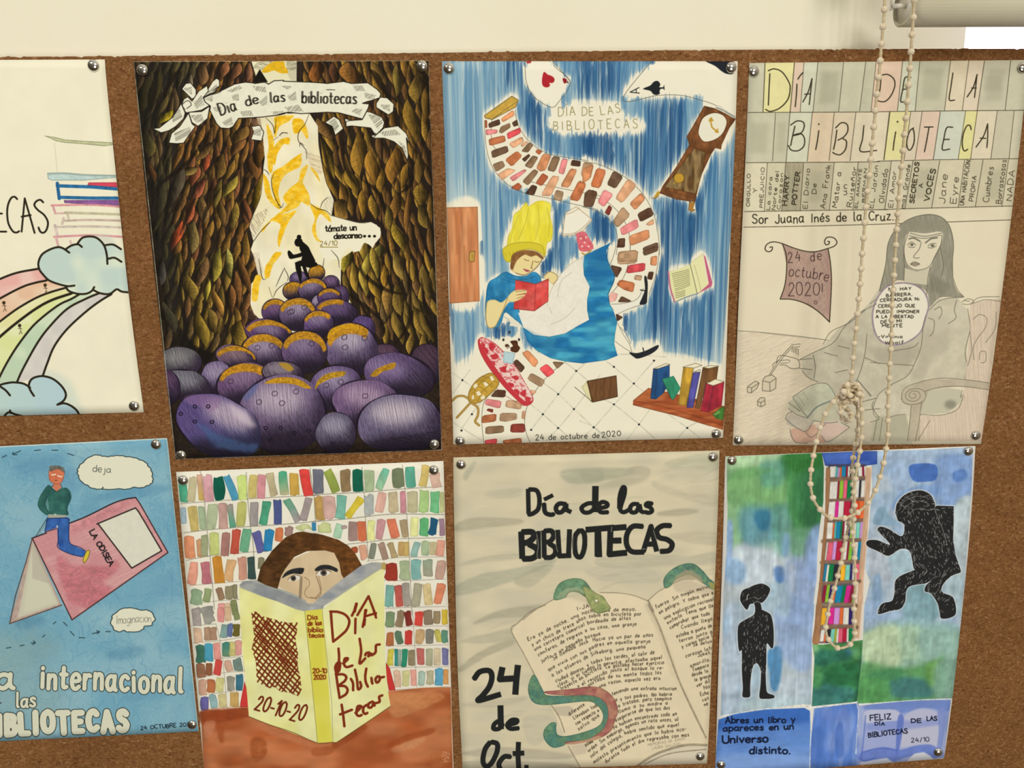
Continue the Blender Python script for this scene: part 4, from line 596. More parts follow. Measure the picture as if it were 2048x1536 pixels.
    A.fill([np.vstack([g('1110 80'), f('200 1440 165 1500'), h('170 100 190 170 230 240 220 290 180 380 190 450 220 510 248 590 230 690 225 760 250 850 160 885 -10 908'), g('1100 910 960 895 850 870 740 810 670 740 635 630 720 690 840 705 960 680 1060 620 1145 575 1130 500 1130 420 1150 320 1105 230 1100 150')])], '#2374a4', tex=.12, tf=(26, 10), ed=.25, col2='#46a0ba'); A.fill(g('640 640 800 720 960 720 880 850 760 810'), '#1f6294', .5, soft=8); A.fill(h('-10 90 160 10 170 110 220 250 60 330 20 200'), '#1f6498', .6, soft=8); A.fill(h('0 620 200 560 220 740 0 760'), '#5cb4c2', .4, soft=10)
    A.curve(h('178 20 170 100 190 160 225 230 218 290 180 370 185 440 220 500'), 1.4, '#1c5070', .8)
    # arm, hands and red book
    A.blob(g('360 440 420 420 470 440 520 400 570 350 650 345 665 370 640 395 590 430 540 435 500 480 460 560 420 630 370 635 350 560'), sk, ed=.2); A.strokes([spline(g(p)) for p in ('360 430 352 560 375 635 430 625', '520 400 500 460 460 560 430 620', '590 355 640 350', '585 385 650 372')], 1.1, '#8a6a3c', .9)
    A.blob(g('795 245 840 205 890 220 905 250 870 300 840 280'), sk, ed=.2); A.strokes([spline(g('800 240 840 205 890 225 905 255')), spline(g('870 305 905 260'))], 1, '#8a6a3c')
    A.fill(g('580 268 735 300 835 258 832 430 725 507 565 490'), '#d2453f', tex=.12, tf=(12, 12), ed=.3, col2='#dd5c54'); A.strokes([g('580 268 735 300 725 507'), g('735 300 838 258'), g('565 490 725 507 832 430')], 1.1, '#8f2a28', .8)
    A.blob(g('520 400 570 352 650 345 665 368 600 385 655 380 640 400 590 430 540 437'), sk, ed=.15); A.strokes([spline(g(p)) for p in ('580 360 655 350', '585 385 660 370', '590 410 640 395')], 1, '#8a6a3c')
    A.fill(g('490 545 520 550 540 600 530 620 600 630 630 620 600 590 560 565'), '#e6ddc4'); A.curve(g('490 550 530 580 530 625'), .9, pen, .6)
    # legs, shoes
    A.fill([h('190 455 300 450 400 420 450 330 450 380 420 450 350 490 240 530')], '#ece6d2'); A.strokes([spline(h(p)) for p in ('200 455 300 448 400 415 450 330', '250 530 340 490 440 455', '250 600 290 680 340 760 360 820', '232 740 300 790 360 825', '270 630 320 690 350 760')], 1, pen, .7); A.blob(h('455 250 470 240 482 300 478 400 470 450 420 455 440 400 460 340'), '#26272a'); A.line(h('425 345 465 352'), 2.2, '#26272a'); A.blob(h('340 825 400 830 470 810 560 768 555 800 500 840 410 872 375 860'), '#26272a', tex=.15); A.line(h('445 790 452 820'), 2.2, '#26272a')
    # ---- table with patterned cloth, cup, gold pedestal
    A.blob(g('290 745 300 720 330 708 400 740 460 790 560 900 650 1050 715 1170 700 1220 650 1235 600 1200 500 1100 380 950 310 830'), '#c73a40', ed=.2); A.blob(g('305 735 335 712 400 745 460 800 560 910 640 1040 708 1165 690 1205 640 1190 550 1100 440 960 340 810'), '#ecc7ba')
    A.clip(spline(g('305 735 335 712 400 745 460 800 560 910 640 1040 708 1165 690 1205 640 1190 550 1100 440 960 340 810'), True)); L = []
    for i in range(300): x, y = R.uniform(300, 710), R.uniform(705, 1205); L.append(g([[x, y], [x+R.normal()*14, y+R.normal()*10], [x+R.normal()*16, y+R.normal()*14]]))
    A.strokes([spline(q) for q in L[:200]], 1.8, '#d25a5e', .85); A.strokes([spline(q) for q in L[200:]], 1.6, '#f3e4d6', .8)
    for x, y in ((405, 780), (345, 810), (420, 860), (490, 955), (580, 1020), (540, 1080), (585, 1130), (640, 1140), (680, 1190), (400, 920), (320, 780)): A.blob(g(ell(x, y, 26, 24, 0, 7)+R.normal(0, 6, (7, 2))), '#c22c34', .9)
    A.clip()
    A.curve(g('350 1010 480 1140 640 1238'), 1, '#7d2228', .6)
    A.fill(g('488 815 578 830 560 915 485 905'), '#b9d2d0', ed=.3); A.curve(g('488 830 468 840 470 870 486 880'), 2, '#cfdcd4'); A.blob(g('540 740 590 735 600 770 615 790 590 825 545 815 540 790 560 775'), '#4f2e1c', tex=.2); A.blob(g('498 770 520 760 535 785 515 795'), '#5a3826'); A.fill([ell(*g(f'{x} {y}')[0], 2.2, 3) for x, y in ((533, 670), (487, 728), (607, 727))], '#33302c'); A.curve(g('500 800 520 785 540 800 530 815'), 1.6, '#f0ead8')
    pd = spline(g('215 1180 230 1110 280 1040 340 1000 400 985 450 1040 440 1090 380 1150 300 1210 240 1215'), True); A.fill([pd], '#c59c3e', ed=.3, tex=.1); A.clip(pd)
    A.strokes([spline(g(p)) for p in ('260 1190 270 1110 330 1040 400 1000', '290 1200 330 1120 400 1060', '225 1120 300 1090 360 1130', '260 1060 330 1040 400 1090', '320 1010 380 1020 440 1060')], 2.2, '#a5822c', .9); A.fill([g('275 1130 300 1120 320 1150 290 1160'), g('330 1060 350 1050 375 1075 350 1090'), g('255 1080 280 1060 290 1085 265 1105'), g('310 1170 335 1150 350 1175 320 1190'), g('380 1010 400 1005 420 1035 395 1045'), g('245 1160 262 1150 262 1185 246 1185')], '#efe2c0'); A.clip()
    A.loop(g('215 1180 230 1110 280 1040 340 1000 400 985 450 1040 440 1090 380 1150 300 1210 240 1215'), 1.2, '#7a5a24', .8)
    for p in ('90 1200 130 1165 180 1160 225 1185', '240 1205 190 1260 130 1325', '245 1215 290 1250 290 1310 270 1355 300 1385'): A.curve(g(p), 4.6, '#7f6428'); A.curve(g(p), 3.2, '#b9924a')
    # ---- fallen brown book, shelf of books
    A.fill(g('1085 1090 1130 1045 1170 1200 1160 1210'), '#e3d9a4', ed=.3); A.fill(np.vstack([g('1130 1045'), h('240 1003 250 1165 60 1208'), g('1165 1205')]), '#6e4a2c', tex=.2, tf=(3, 30), ed=.3); A.strokes([h('15 1045 240 1003 250 1165 60 1208 15 1045'), h('-80 1090 60 1208')], 1.1, '#2f2014', .8)
    A.fill(h('370 1195 490 1098 730 1150 1075 1240 1060 1420 960 1390 700 1310 368 1228'), '#b5653a', tex=.15, tf=(26, 5), ed=.3, col2='#a04f2c'); A.strokes([h('370 1195 600 1240 860 1320 1055 1385'), h('368 1228 700 1310 960 1390'), h('370 1195 490 1098')], 1.1, '#6a3418', .7)
    for p, c1 in (('525 950 650 920 650 1060 600 1140 545 1185 503 1180', '#2a5687'), ('590 1030 680 1005 735 1100 680 1190 660 1180', '#3a9870'), ('755 935 830 940 830 1000 780 1235 715 1225', '#cfa23c'), ('830 980 885 975 830 1250 780 1250', '#5a55a0'), ('905 940 1025 935 1010 1040 940 1055 880 1260 845 1255', '#7d5632'), ('930 1060 1070 1050 1050 1230 950 1285 888 1275', '#bd3444'), ('978 1300 1050 1245 1075 1240 1060 1345 1010 1335', '#4f8a3c')): A.fill(h(p), c1, tex=.15, tf=(10, 24), ed=.35, col2=hx(c1)*.85)
    for p in ('525 950 620 910 655 918 560 950', '750 938 850 908 900 925 835 945', '835 975 885 955 885 975', '905 940 960 925 1030 930 950 948', '935 1065 1000 1030 1070 1050 985 1080'): A.fill(h(p), '#eee4c2'); A.strokes([h(p+' '+' '.join(p.split()[:2]))], 1, '#5a4a2c', .8)
    A.strokes([h(p) for p in ('525 950 503 1180', '555 950 535 1185', '835 945 780 1235', '885 975 830 1250', '905 945 845 1255', '985 1080 950 1285', '800 1190 850 1190', '795 1205 845 1205', '590 1030 660 1180', '930 1060 888 1275')], 1, '#2c2a3a', .6); A.fill(h('985 1300 1030 1268 1040 1290 1000 1310'), '#7fae5a', .7)
    A.text('24 de octubre de', *g('735 1500')[0], *g('1225 1480')[0], 11, 1.3, '#2c2820', gap=2.4, jit=.2); A.text('2020', *h('130 1476')[0], *h('275 1466')[0], 11, 1.3, '#2c2820', gap=3)

def art_shelf(A):
    a = K(1480, 110, 4.39); b = K(1760, 110, 4.389); c = K(1460, 440, 3.34); d = K(1740, 420, 3.201); ink = '#2c2516'; pen = '#625d4c'; R = A.r
    A.fill([A.q], '#e4d9b8', tex=.02, tf=(50, 50), col2='#e2d3b4')
    A.fill(np.vstack([a('30 1510 800 1490'), b('1150 1445'), d('700 1490'), c('10 1500')]), '#e9dcbb', .6, soft=6)
    gy, yl, pk, gn, cr = '#c9c5a8', '#eae19a', '#e3c6aa', '#d3d4b8', '#e1d2b2'
    def cell(f, p, col, a_=.85, dark=0):
        A.fill(f(p), col, a_, tex=.03, tf=(14, 14))
        if dark:
            q = f(p); m = q.mean(0); A.fill([(q-m)*.62+m+R.normal(0, 2, 2)], '#a9a488', .45, soft=7)
    for f, p, col, dk in ((a, '80 72 220 70 205 500 65 500', gy, 0), (a, '220 70 478 65 442 500 205 500', yl, 0), (a, '478 65 562 65 530 500 442 500', pk, 0), (a, '562 65 685 60 640 500 530 500', gn, 0), (a, '685 60 910 58 868 500 640 500', gy, 1), (a, '910 58 1105 55 1052 498 868 500', '#cfcbac', 0), (a, '1105 55 1195 55 1150 498 1052 498', gy, 0), (b, '-35 50 200 48 155 495 -80 500', '#e5c4a8', 0), (b, '200 48 350 46 308 492 155 495', gn, 0), (b, '350 46 620 46 567 490 308 492', gy, 1), (b, '620 46 780 46 722 490 567 490', '#e3d2b0', 0), (b, '780 46 918 46 855 488 722 490', '#e3d0b2', 0), (b, '918 46 1148 45 1098 487 855 488', '#c9c2a6', 1), (b, '1148 45 1300 45 1260 485 1098 487', '#cbc6a8', 0),
        (a, '62 505 310 510 285 940 50 940', gy, 1), (a, '310 510 440 505 405 940 285 940', '#c6c1a4', 1), (a, '440 505 635 505 590 938 405 940', gn, 0), (a, '635 505 828 505 782 935 590 938', '#e4cba8', 0), (a, '828 505 1018 503 968 932 782 935', '#e2cfae', 0), (a, '1018 503 1310 502 1262 930 968 932', '#e3d5b4', 0), (b, '85 500 270 498 212 918 35 920', '#e8df98', 0), (b, '270 498 370 497 308 918 212 918', '#e1d0b2', 0), (b, '370 497 530 495 468 917 308 918', '#e3c5ac', 0), (b, '530 495 752 492 686 915 468 917', '#cfd3be', 0), (b, '752 492 855 490 795 914 686 915', '#e6de92', 0), (b, '855 490 1030 488 972 913 795 914', '#e1d2b2', 0), (b, '1030 488 1178 488 1132 912 972 913', '#c9c0a4', 0), (b, '1178 488 1290 486 1220 910 1132 912', '#cfc8aa', 0),
        (a, '50 945 238 945 215 1372 38 1375', '#ded4b2', 0), (a, '238 945 402 945 368 1370 215 1372', '#cfc7a4', 0), (a, '402 945 558 943 530 1368 368 1370', '#b0a688', 1), (a, '558 943 828 942 785 1362 530 1368', '#c2b898', 1), (a, '828 942 1038 940 992 1360 785 1362', '#d8ceac', 0), (a, '1038 940 1320 938 1270 1358 992 1360', '#cbc3a2', 0), (b, '0 930 100 930 40 1355 -60 1357', '#cbc3a2', 0), (b, '100 930 290 928 220 1350 40 1355', '#d6ccac', 0), (b, '290 928 525 925 452 1342 220 1350', '#ccc2a2', 1), (b, '525 925 740 922 686 1335 452 1342', '#d4c9a8', 0), (b, '740 922 905 920 836 1332 686 1335', '#cdc3a2', 0), (b, '905 920 1125 915 1070 1330 836 1332', '#cbc09e', 1), (b, '1125 915 1220 912 1170 1325 1070 1330', '#d2c8a6', 0)):
        cell(f, p, col, .85, dk)
    A.fill(a('400 950 555 950 530 1370 368 1370'), '#8f866a', .35, soft=5, tex=.3, tf=(4, 12)); A.fill(b('920 180 1070 190 1060 320 910 310'), '#aaa286', .5, soft=6)
    V = [(a, '220 70 202 502', 2), (a, '478 65 440 502', 2), (a, '562 65 528 502', 1.3), (a, '685 60 640 502', 1.4), (a, '910 58 866 500', 1.3), (a, '1105 55 1050 492', 1.3), (a, '1195 55 1150 500', 1.3), (b, '200 48 153 493', 1.5), (b, '350 46 308 492', 1.4), (b, '620 46 566 490', 1.4), (b, '780 46 722 490', 1.4), (b, '918 46 853 488', 1.6), (b, '1148 45 1098 487', 1.4),
        (a, '312 508 285 932', 1.3), (a, '440 490 405 940', 1.5), (a, '636 500 590 935', 1.5), (a, '828 506 782 928', 1.4), (a, '1018 503 966 930', 1.4), (a, '1312 502 1262 920', 1.4), (b, '87 500 35 920', 2), (b, '270 498 212 918', 1.4), (b, '370 497 308 918', 1.4), (b, '530 497 468 917', 1.6), (b, '752 492 686 915', 1.4), (b, '855 485 795 914', 1.5), (b, '1030 488 972 913', 1.4), (b, '1178 488 1132 912', 1.3),
        (a, '240 945 213 1372', 1.3), (a, '402 943 366 1370', 1.3), (a, '558 950 528 1368', 1.3), (a, '828 942 785 1365', 1.3), (a, '1038 940 990 1362', 1.3), (a, '1322 990 1270 1358', 1.3), (b, '100 930 42 1355', 1.3), (b, '290 928 218 1352', 1.5), (b, '525 925 452 1345', 1.4), (b, '742 922 686 1338', 1.3), (b, '905 920 836 1335', 1.4), (b, '1128 918 1070 1332', 1.3)]
    for f, p, w in V: A.line(f(p), w*.82, ink, .85)
    for p in (np.vstack([a('65 505 640 503 1150 500'), b('100 496 700 490 1262 486')]), np.vstack([a('50 945 700 942 1200 938'), b('0 932 500 920 1215 910')]), np.vstack([a('38 1375 800 1363 1280 1358'), b('0 1357 500 1342 1170 1326')]), np.vstack([a('32 1512 700 1500'), b('0 1485 225 1478 600 1466 1155 1447')])): A.curve(p, 1.3, ink, .85)
    S = [spline(a(p)) for p in ('262 165 255 300 249 440', '248 138 300 122 370 150 430 240 440 300 420 390 350 465 270 495 225 478', '500 255 495 350 485 455', '508 212 530 180 552 155', '632 208 600 320 552 412', '632 208 620 330 608 435', '568 345 620 340', '482 625 460 720 445 795', '445 615 500 580 555 590 562 640 530 690 470 708', '470 706 530 690 565 730 560 800 510 840 450 835 425 795', '692 665 680 750 665 830', '692 605 693 610', '850 660 838 750 822 828', '840 640 890 595 940 610 945 670 910 720 860 748', '905 735 935 760 925 830 880 875 835 868 815 855', '1088 620 1075 740 1058 845 1200 838')]+[spline(b(p)) for p in ('10 180 0 300 -30 385', '20 175 70 172 120 210 130 270 100 350 50 405 0 408 -40 390', '272 196 220 200 200 300 182 408 235 402', '198 303 240 298', '640 158 622 280 608 392 655 396', '852 172 820 280 765 368', '852 172 840 280 830 372', '805 290 845 290', '138 675 125 750 115 835', '153 585 154 588', '295 640 260 670 235 760 245 825 270 830 298 770 300 690 288 645', '390 633 465 632', '430 635 410 750 390 850', '638 635 585 640 560 740 548 830 612 826', '562 742 608 740', '800 655 790 620 760 625 730 700 722 790 740 842 770 828', '945 605 910 710 843 808', '945 605 945 720 938 812', '880 730 930 732')]
    A.strokes(S, 2.3, ink, .95)
    A.fill([ell(*a('692 608')[0], 1.6, 1.6), ell(*b('154 586')[0], 1.8, 1.8)], ink); A.curve(a('470 706 500 696 535 690'), 3, ink)
    for f, t, x0, y0, x1, y1, hh, w in ((a, 'ORGULLO', 85, 1330, 92, 1045, 6.5, 1.3), (a, 'Y', 150, 1210, 152, 1170, 8, 1.3), (a, 'PREJUICIO', 200, 1340, 215, 990, 6.5, 1.3), (a, 'La cara', 262, 1360, 282, 1070, 7, 1.4), (a, 'Norte del', 310, 1360, 340, 1020, 7, 1.4), (a, 'Corazon', 355, 1358, 380, 1040, 6.5, 1.3), (a, 'HARRY', 415, 1320, 432, 1060, 9, 2.3), (a, 'POTTER', 490, 1315, 525, 1030, 9, 2.3), (a, 'El Diario', 590, 1350, 612, 1000, 9, 1.4), (a, 'De', 670, 1218, 672, 1130, 9, 1.4), (a, 'Ana Frank', 750, 1350, 795, 970, 10, 1.5), (a, 'Matar a', 850, 1340, 890, 1030, 10, 1.6), (a, 'un', 940, 1228, 940, 1140, 11, 1.5), (a, 'Ruiseñor', 980, 1335, 1022, 985, 9, 1.5), (a, 'EL AMANTE', 1030, 1345, 1072, 1000, 6, 1.3), (a, 'BERMAN', 1095, 1295, 1115, 1000, 6, 1.3), (a, 'EL Jardin', 1170, 1345, 1215, 975, 9, 1.4), (a, 'Olvidado', 1260, 1300, 1300, 1005, 10, 1.5),
        (b, 'El Amor', 112, 1338, 145, 1025, 9, 1.4), (b, 'mas Grande', 212, 1345, 268, 965, 8, 1.5), (b, 'SECRETOS', 298, 1300, 345, 945, 8.5, 2.3), (b, 'A', 376, 1165, 378, 1130, 8, 1.6), (b, 'VOCES', 430, 1285, 485, 1005, 10, 2.3), (b, 'Jane', 570, 1305, 592, 1050, 13, 1.5), (b, 'Eyre', 668, 1305, 690, 1075, 13, 1.5), (b, 'UNA HABITACION', 735, 1320, 795, 930, 8.5, 1.5), (b, 'PROPIA', 820, 1285, 850, 1065, 9, 1.5), (b, 'Cumbres', 955, 1295, 995, 985, 12, 1.5), (b, 'Borrascosas', 1062, 1305, 1110, 925, 11, 1.5), (b, 'NADA', 1155, 1280, 1185, 1015, 11, 1.4)):
        A.text(t, *f(f'{x0} {y0}')[0], *f(f'{x1} {y1}')[0], hh, w*.9, ink, .92, gap=2.4)
    A.text('Sor Juana Inés de la Cruz...', *a('110 1480')[0], *b('170 1448')[0], 18, 2.0, ink, gap=2.4)
    # scroll with the date
    sc = c('348 155 420 185 500 208 570 210 655 190 670 280 678 400 665 680 600 620 500 560 420 530 335 528 370 430 378 300')
    A.fill([sc], '#bda08c', tex=.06, tf=(10, 10)); A.clip(sc); A.hatch(sc, 65, 2.6, 1.3, '#a07c70', .4, ln=18); A.hatch(sc, 120, 3, 1.2, '#8f6a64', .3, ln=14); A.fill(c('640 190 680 190 680 680 640 600'), '#a07a70', .4, soft=5); A.fill(c('340 520 380 300 350 150 420 190 410 520'), '#a58272', .4, soft=5); A.clip()
    A.strokes([spline(c(p)) for p in ('265 183 282 180 280 200 262 212 240 205 235 185 250 160 290 146 350 158 420 185 500 208 570 212 655 190 700 172 714 145 690 118 650 116 632 140 640 165 660 160 664 145 652 142', '348 155 375 230 378 330 365 440 335 528', '335 528 420 532 520 565 600 620 665 682', '655 192 670 280 678 420 665 682')], 1.8, ink)
    A.text('24 de', *c('388 282')[0], *c('612 272')[0], 20, 1.5, '#3c2626', gap=4); A.text('octubre', *c('392 370')[0], *c('655 410')[0], 23, 1.5, '#3c2626'); A.text('2020!', *c('390 505')[0], *c('620 505')[0], 25, 1.5, '#3c2626'); A.strokes([ell(*c('572 552')[0], 3, 3)], 1.2, '#3c2626')
    # table top
    tb = np.vstack([c('55 740 420 775 690 820 1000 900 1000 1500 10 1505')]); A.fill([tb], '#e6d7b8', .9, tex=.03); A.clip(tb); A.hatch(tb, -28, 3, 1.1, '#b59c80', .26, ln=26); A.hatch(tb, -12, 4, 1.2, '#c4ac92', .28, ln=22); A.clip()
    A.curve(c('55 740 200 750 420 772 560 790 690 812 800 858'), 1.4, pen, .7); A.curve(c('200 752 420 778 640 800'), 1.2, pen, .4)
    # veiled woman in pencil
    A.fill([np.vstack([d('0 590 60 500 120 480 360 560 380 620 320 900 260 1050 120 1130 0 1200'), c('960 1090 700 1160 690 1120 570 1080 560 900 690 830 760 720 860 630')])], '#cac1a7', .9, tex=.06, tf=(12, 12))
    A.fill(c('480 930 555 895 640 850 690 820 760 720 860 625 980 560 1000 1200 700 1130 590 1085 520 1050 485 1005'), '#cac1a7', tex=.05, tf=(14, 14)); A.fill(d('-60 1130 150 1110 340 1100 330 1320 130 1325 40 1340 -60 1345'), '#d2c8ae', tex=.05)
    gown = d('0 600 100 480 370 540 450 570 560 560 620 640 640 720 620 900 610 1080 500 1075 330 1110 200 1180 60 1170 20 1260 30 1330 230 1310 280 1536 -300 1536 -280 1100 -60 1050 -330 900 -200 760')
    A.fill([gown], '#c5bca2', .75, tex=.08, tf=(16, 16)); A.fill(d('-40 870 60 980 250 1000 330 900 300 860 100 880'), '#a59b86', .5, soft=8); A.fill(d('380 640 520 700 500 900 400 950 340 1080 260 1090 330 900'), '#b0a690', .5, soft=8); A.fill(d('250 640 600 620 620 700 420 800'), '#d2c9b0', .5, soft=8); A.fill(d('-250 800 -100 850 -60 1000 -200 980'), '#b5ab94', .5, soft=8); A.fill(d('40 1320 230 1312 280 1480 0 1480'), '#a9a58a', .6, soft=4)
    veil = spline(d('60 520 100 350 120 200 200 90 300 40 400 28 490 70 530 180 530 420 560 520 600 560 450 560 380 620 360 520 200 450 130 480'), True)
    A.fill([veil], '#98927e', .95, tex=.1, tf=(6, 20)); A.clip(veil); A.hatch(veil, 80, 3.2, 1.8, '#77735f', .35, ln=40); A.fill(d('380 400 520 480 480 540 380 520'), '#77745f', .5, soft=6); A.fill(d('230 60 480 60 520 160 420 130 260 130 190 200'), '#8f8b74', .5, soft=5); A.clip()
    A.curve(d('60 520 100 350 115 220 160 130 230 70 310 38 400 30 470 55 515 120 535 220 528 320 530 430'), 1.5, pen, .9); A.curve(d('530 430 560 510 600 555'), 1.3, pen, .8)
    A.blob(d('245 145 350 150 455 140 460 200 410 300 390 360 340 385 280 385 235 350 222 290 220 220'), '#e3d7b8'); A.fill(d('220 370 300 395 385 370 370 480 280 470 220 470'), '#d0c6a8'); A.fill(d('250 138 350 160 460 140 458 160 350 180 255 165'), '#ddd4b6')
    A.strokes([spline(d(p)) for p in ('245 145 220 230 222 300 240 350 280 380 330 382 380 360 410 310 450 230 462 160', '255 148 350 168 460 148', '250 165 350 182 458 160', '215 280 220 380 215 450', '385 370 370 440 362 540', '450 240 470 350 460 420')], 1.3, '#5f5b4a', .9)
    A.strokes([spline(d('250 185 280 180 320 200')), spline(d('355 210 390 185 430 178'))], 2.8, '#6a6654', .9); A.strokes([spline(d(p)) for p in ('240 225 265 205 295 225', '245 235 270 240 290 235', '370 230 395 215 425 215', '370 240 400 243 425 228', '328 205 315 250 280 295 290 308 318 305', '258 345 285 332 320 345', '258 348 290 358 320 346', '262 345 318 345')], 1.2, '#4d4a3c', .9)
    A.fill([ell(*d('268 222')[0], 3.4, 2.8), ell(*d('400 228')[0], 3.6, 2.8)], '#5a5646', .9); A.blob(d('260 345 285 335 320 346 290 357'), '#8f7f6c', .7)
    A.fill([spline(d('20 640 50 560 110 490 200 465 290 480 350 530 380 610 360 680 330 770 270 830 180 865 90 850 40 800 18 720'), True)], '#ece4cb'); A.loop(d('20 640 50 560 110 490 200 467 290 482 350 530 375 610 358 680 330 770 270 828 180 863 90 850 40 800 18 720'), 3.2, '#8a7488', .75, tex=.2)
    for t, x0, y0, x1, y1 in (('NO HAY', 120, 518, 265, 512), ('BARRERA,', 105, 558, 270, 548), ('CERRADURA Ni', 65, 588, 315, 578), ('CERROJO QUE', 52, 625, 288, 622), ('PUEDA IMPONER', 42, 662, 315, 660), ('A LA LIBERTAD', 38, 693, 278, 692), ('DE   MI', 70, 728, 205, 718), ('MENTE', 78, 752, 208, 750), ('-Virginia', 55, 818, 208, 820), ('Woolf', 98, 860, 215, 856)):
        A.text(t, *d(f'{x0} {y0}')[0], *d(f'{x1} {y1}')[0], 6.2, 1.5, '#3a3226', gap=2.6)
    A.strokes([spline(d(p)) for p in ('380 640 440 585 500 565 600 558', '360 670 340 740 330 860 300 950 240 1060 130 1120', '370 690 410 710 405 780 380 810', '410 640 450 620 460 660 440 700', '555 575 540 640 550 690 500 730', '625 630 640 760 610 900 620 1000 605 1085', '0 975 120 985 280 995', '135 905 270 880 310 850', '0 600 40 570', '-30 640 -130 720 -250 780 -300 860')]+[spline(c(p)) for p in ('980 560 860 625 760 720 690 820 560 885 470 930', '555 900 570 980 560 1060', '480 1005 520 1050 590 1085', '915 760 900 900 860 1040 800 1150', '630 885 720 910', '700 1020 790 1000', '720 840 800 860', '450 935 550 925', '460 990 550 1000', '900 920 1000 960')], 1.3, pen, .85)
    # hand, quill and ink pots
    A.blob(c('300 960 320 910 370 905 400 920 450 935 460 985 400 990 340 965'), '#e3d5b6'); A.strokes([spline(c(p)) for p in ('310 960 320 915 350 905 400 915 455 935 462 985 410 992 370 970 330 968', '330 940 390 935 400 950', '335 955 390 955', '262 1035 330 930 415 832', '272 1035 345 930 425 838', '415 832 470 828', '430 850 468 845', '285 985 290 960 320 940')], 1.2, '#57523f', .9); A.strokes([c(f'{420+i*9} {850+i*2} {412+i*11} {880+i*6}') for i in range(5)], 1.3, '#57523f', .8)
    for p, q in (('218 1075 235 1045 280 1035 308 1055 305 1125 270 1145 215 1140', '218 1075 265 1085 305 1060;265 1085 268 1145'), ('115 1115 170 1075 195 1090 180 1125 140 1155 115 1150', '115 1115 145 1122 192 1090;145 1122 142 1155'), ('183 1210 205 1185 232 1190 236 1235 210 1248 185 1240', '183 1210 205 1220 232 1205;205 1220 208 1248')):
        A.fill(c(p), '#d3c5a6', .8); A.strokes([np.vstack([c(p), c(p)[:1]])]+[c(x) for x in q.split(';')], 1.3, '#57523f', .9)
    # books
    for p, col in (('410 1395 640 1350 800 1390 630 1490 430 1485 400 1440', '#d3a68e'), ('370 1330 410 1285 560 1340 500 1415 385 1370', '#c9bda8'), ('390 1220 430 1185 690 1120 730 1330 560 1350 390 1260', '#c3bfa2'), ('420 1185 560 1100 640 1090 700 1150 680 1200 520 1320', '#c6c6aa')): A.fill(c(p), col, .9, tex=.06)
    A.fill(c('560 1360 700 1340 800 1390 640 1480'), '#dcc4b2', .8); A.strokes([spline(c(p)) for p in ('418 1185 480 1140 560 1098 640 1092 680 1130 705 1180', '418 1185 470 1260 520 1320', '390 1260 450 1300 520 1325', '390 1220 470 1280', '372 1330 440 1385 510 1410 560 1340', '368 1330 390 1290 420 1280', '400 1395 410 1440 440 1485 520 1490', '500 1412 550 1450 640 1360', '610 1440 660 1480 800 1385', '800 1385 740 1350', '560 1340 640 1355 720 1350', '940 1180 880 1100 850 1070')], 1.4, '#6a6a5e', .85); A.curve(c('520 1318 580 1250 680 1205 740 1170'), 3.4, '#7d8276', .85); A.strokes([c(p) for p in ('450 1170 500 1240', '490 1150 520 1200', '440 1200 490 1265', '420 1230 470 1275')], 1, '#85816c', .6)
    A.strokes([spline(c(p)) for p in ('850 1070 945 1175', '880 1215 980 1190', '960 1210 950 1250 980 1300 1000 1320', '900 1270 1000 1260')], 1.5, pen, .8)
    # armchair
    ch = np.vstack([d('640 600 840 565 790 900 760 1160 720 1480 280 1480 330 1320 480 1310 560 1270 600 1150 615 1000 640 780')]); A.fill([ch], '#dcc6ac', .85, tex=.03); A.clip(ch); A.hatch(ch, 86, 3.4, 1.2, '#b39c86', .4, ln=30); A.clip()
    A.fill(d('320 1160 500 1140 580 1150 590 1220 500 1300 330 1310'), '#c3bda2', .9); A.fill([ell(*d('515 1245')[0], 12, 9)], '#6f6c5a', .6, soft=6); A.fill(d('200 1230 240 1140 340 1090 560 1080 770 1105 765 1150 560 1130 380 1150 345 1230 320 1300 320 1480 240 1480 260 1260'), '#bcae94', .9, tex=.06)
    A.fill([ell(*d('275 1190')[0], 25, 16)], '#c2b59a'); A.strokes([spline(d(p)) for p in ('200 1215 215 1150 290 1110 440 1078 600 1085 770 1108', '350 1160 480 1130 620 1132 765 1152', '275 1175 290 1180 290 1200 265 1205 250 1185 270 1160 310 1165 320 1200 280 1225 235 1210 230 1175 270 1145 330 1150 358 1180 340 1225 280 1245 220 1235 200 1200', '265 1250 255 1350 240 1480', '330 1225 315 1350 290 1480', '590 1150 580 1200 595 1180', '320 1310 460 1312 560 1275 600 1190', '130 1325 180 1312 230 1308', '20 1265 60 1175 150 1110', '20 1265 25 1310 60 1340', '0 1360 60 1340', '640 605 700 560 830 555', '650 600 740 575 840 585', '840 585 820 800 770 1100', '585 590 620 570 655 575 660 595 620 605 590 600', '600 580 640 585', '660 700 700 670 745 690 740 750 690 820 660 880 665 960', '808 650 800 760 740 850', '700 960 705 910 740 910 738 970 710 978', '640 780 650 900 625 1000', '385 1345 310 1470', '45 1340 20 1480', '80 1330 60 1480')], 1.4, '#76705c', .85)
    A.fill([A.q], '#b9b092', .1, gr=1)

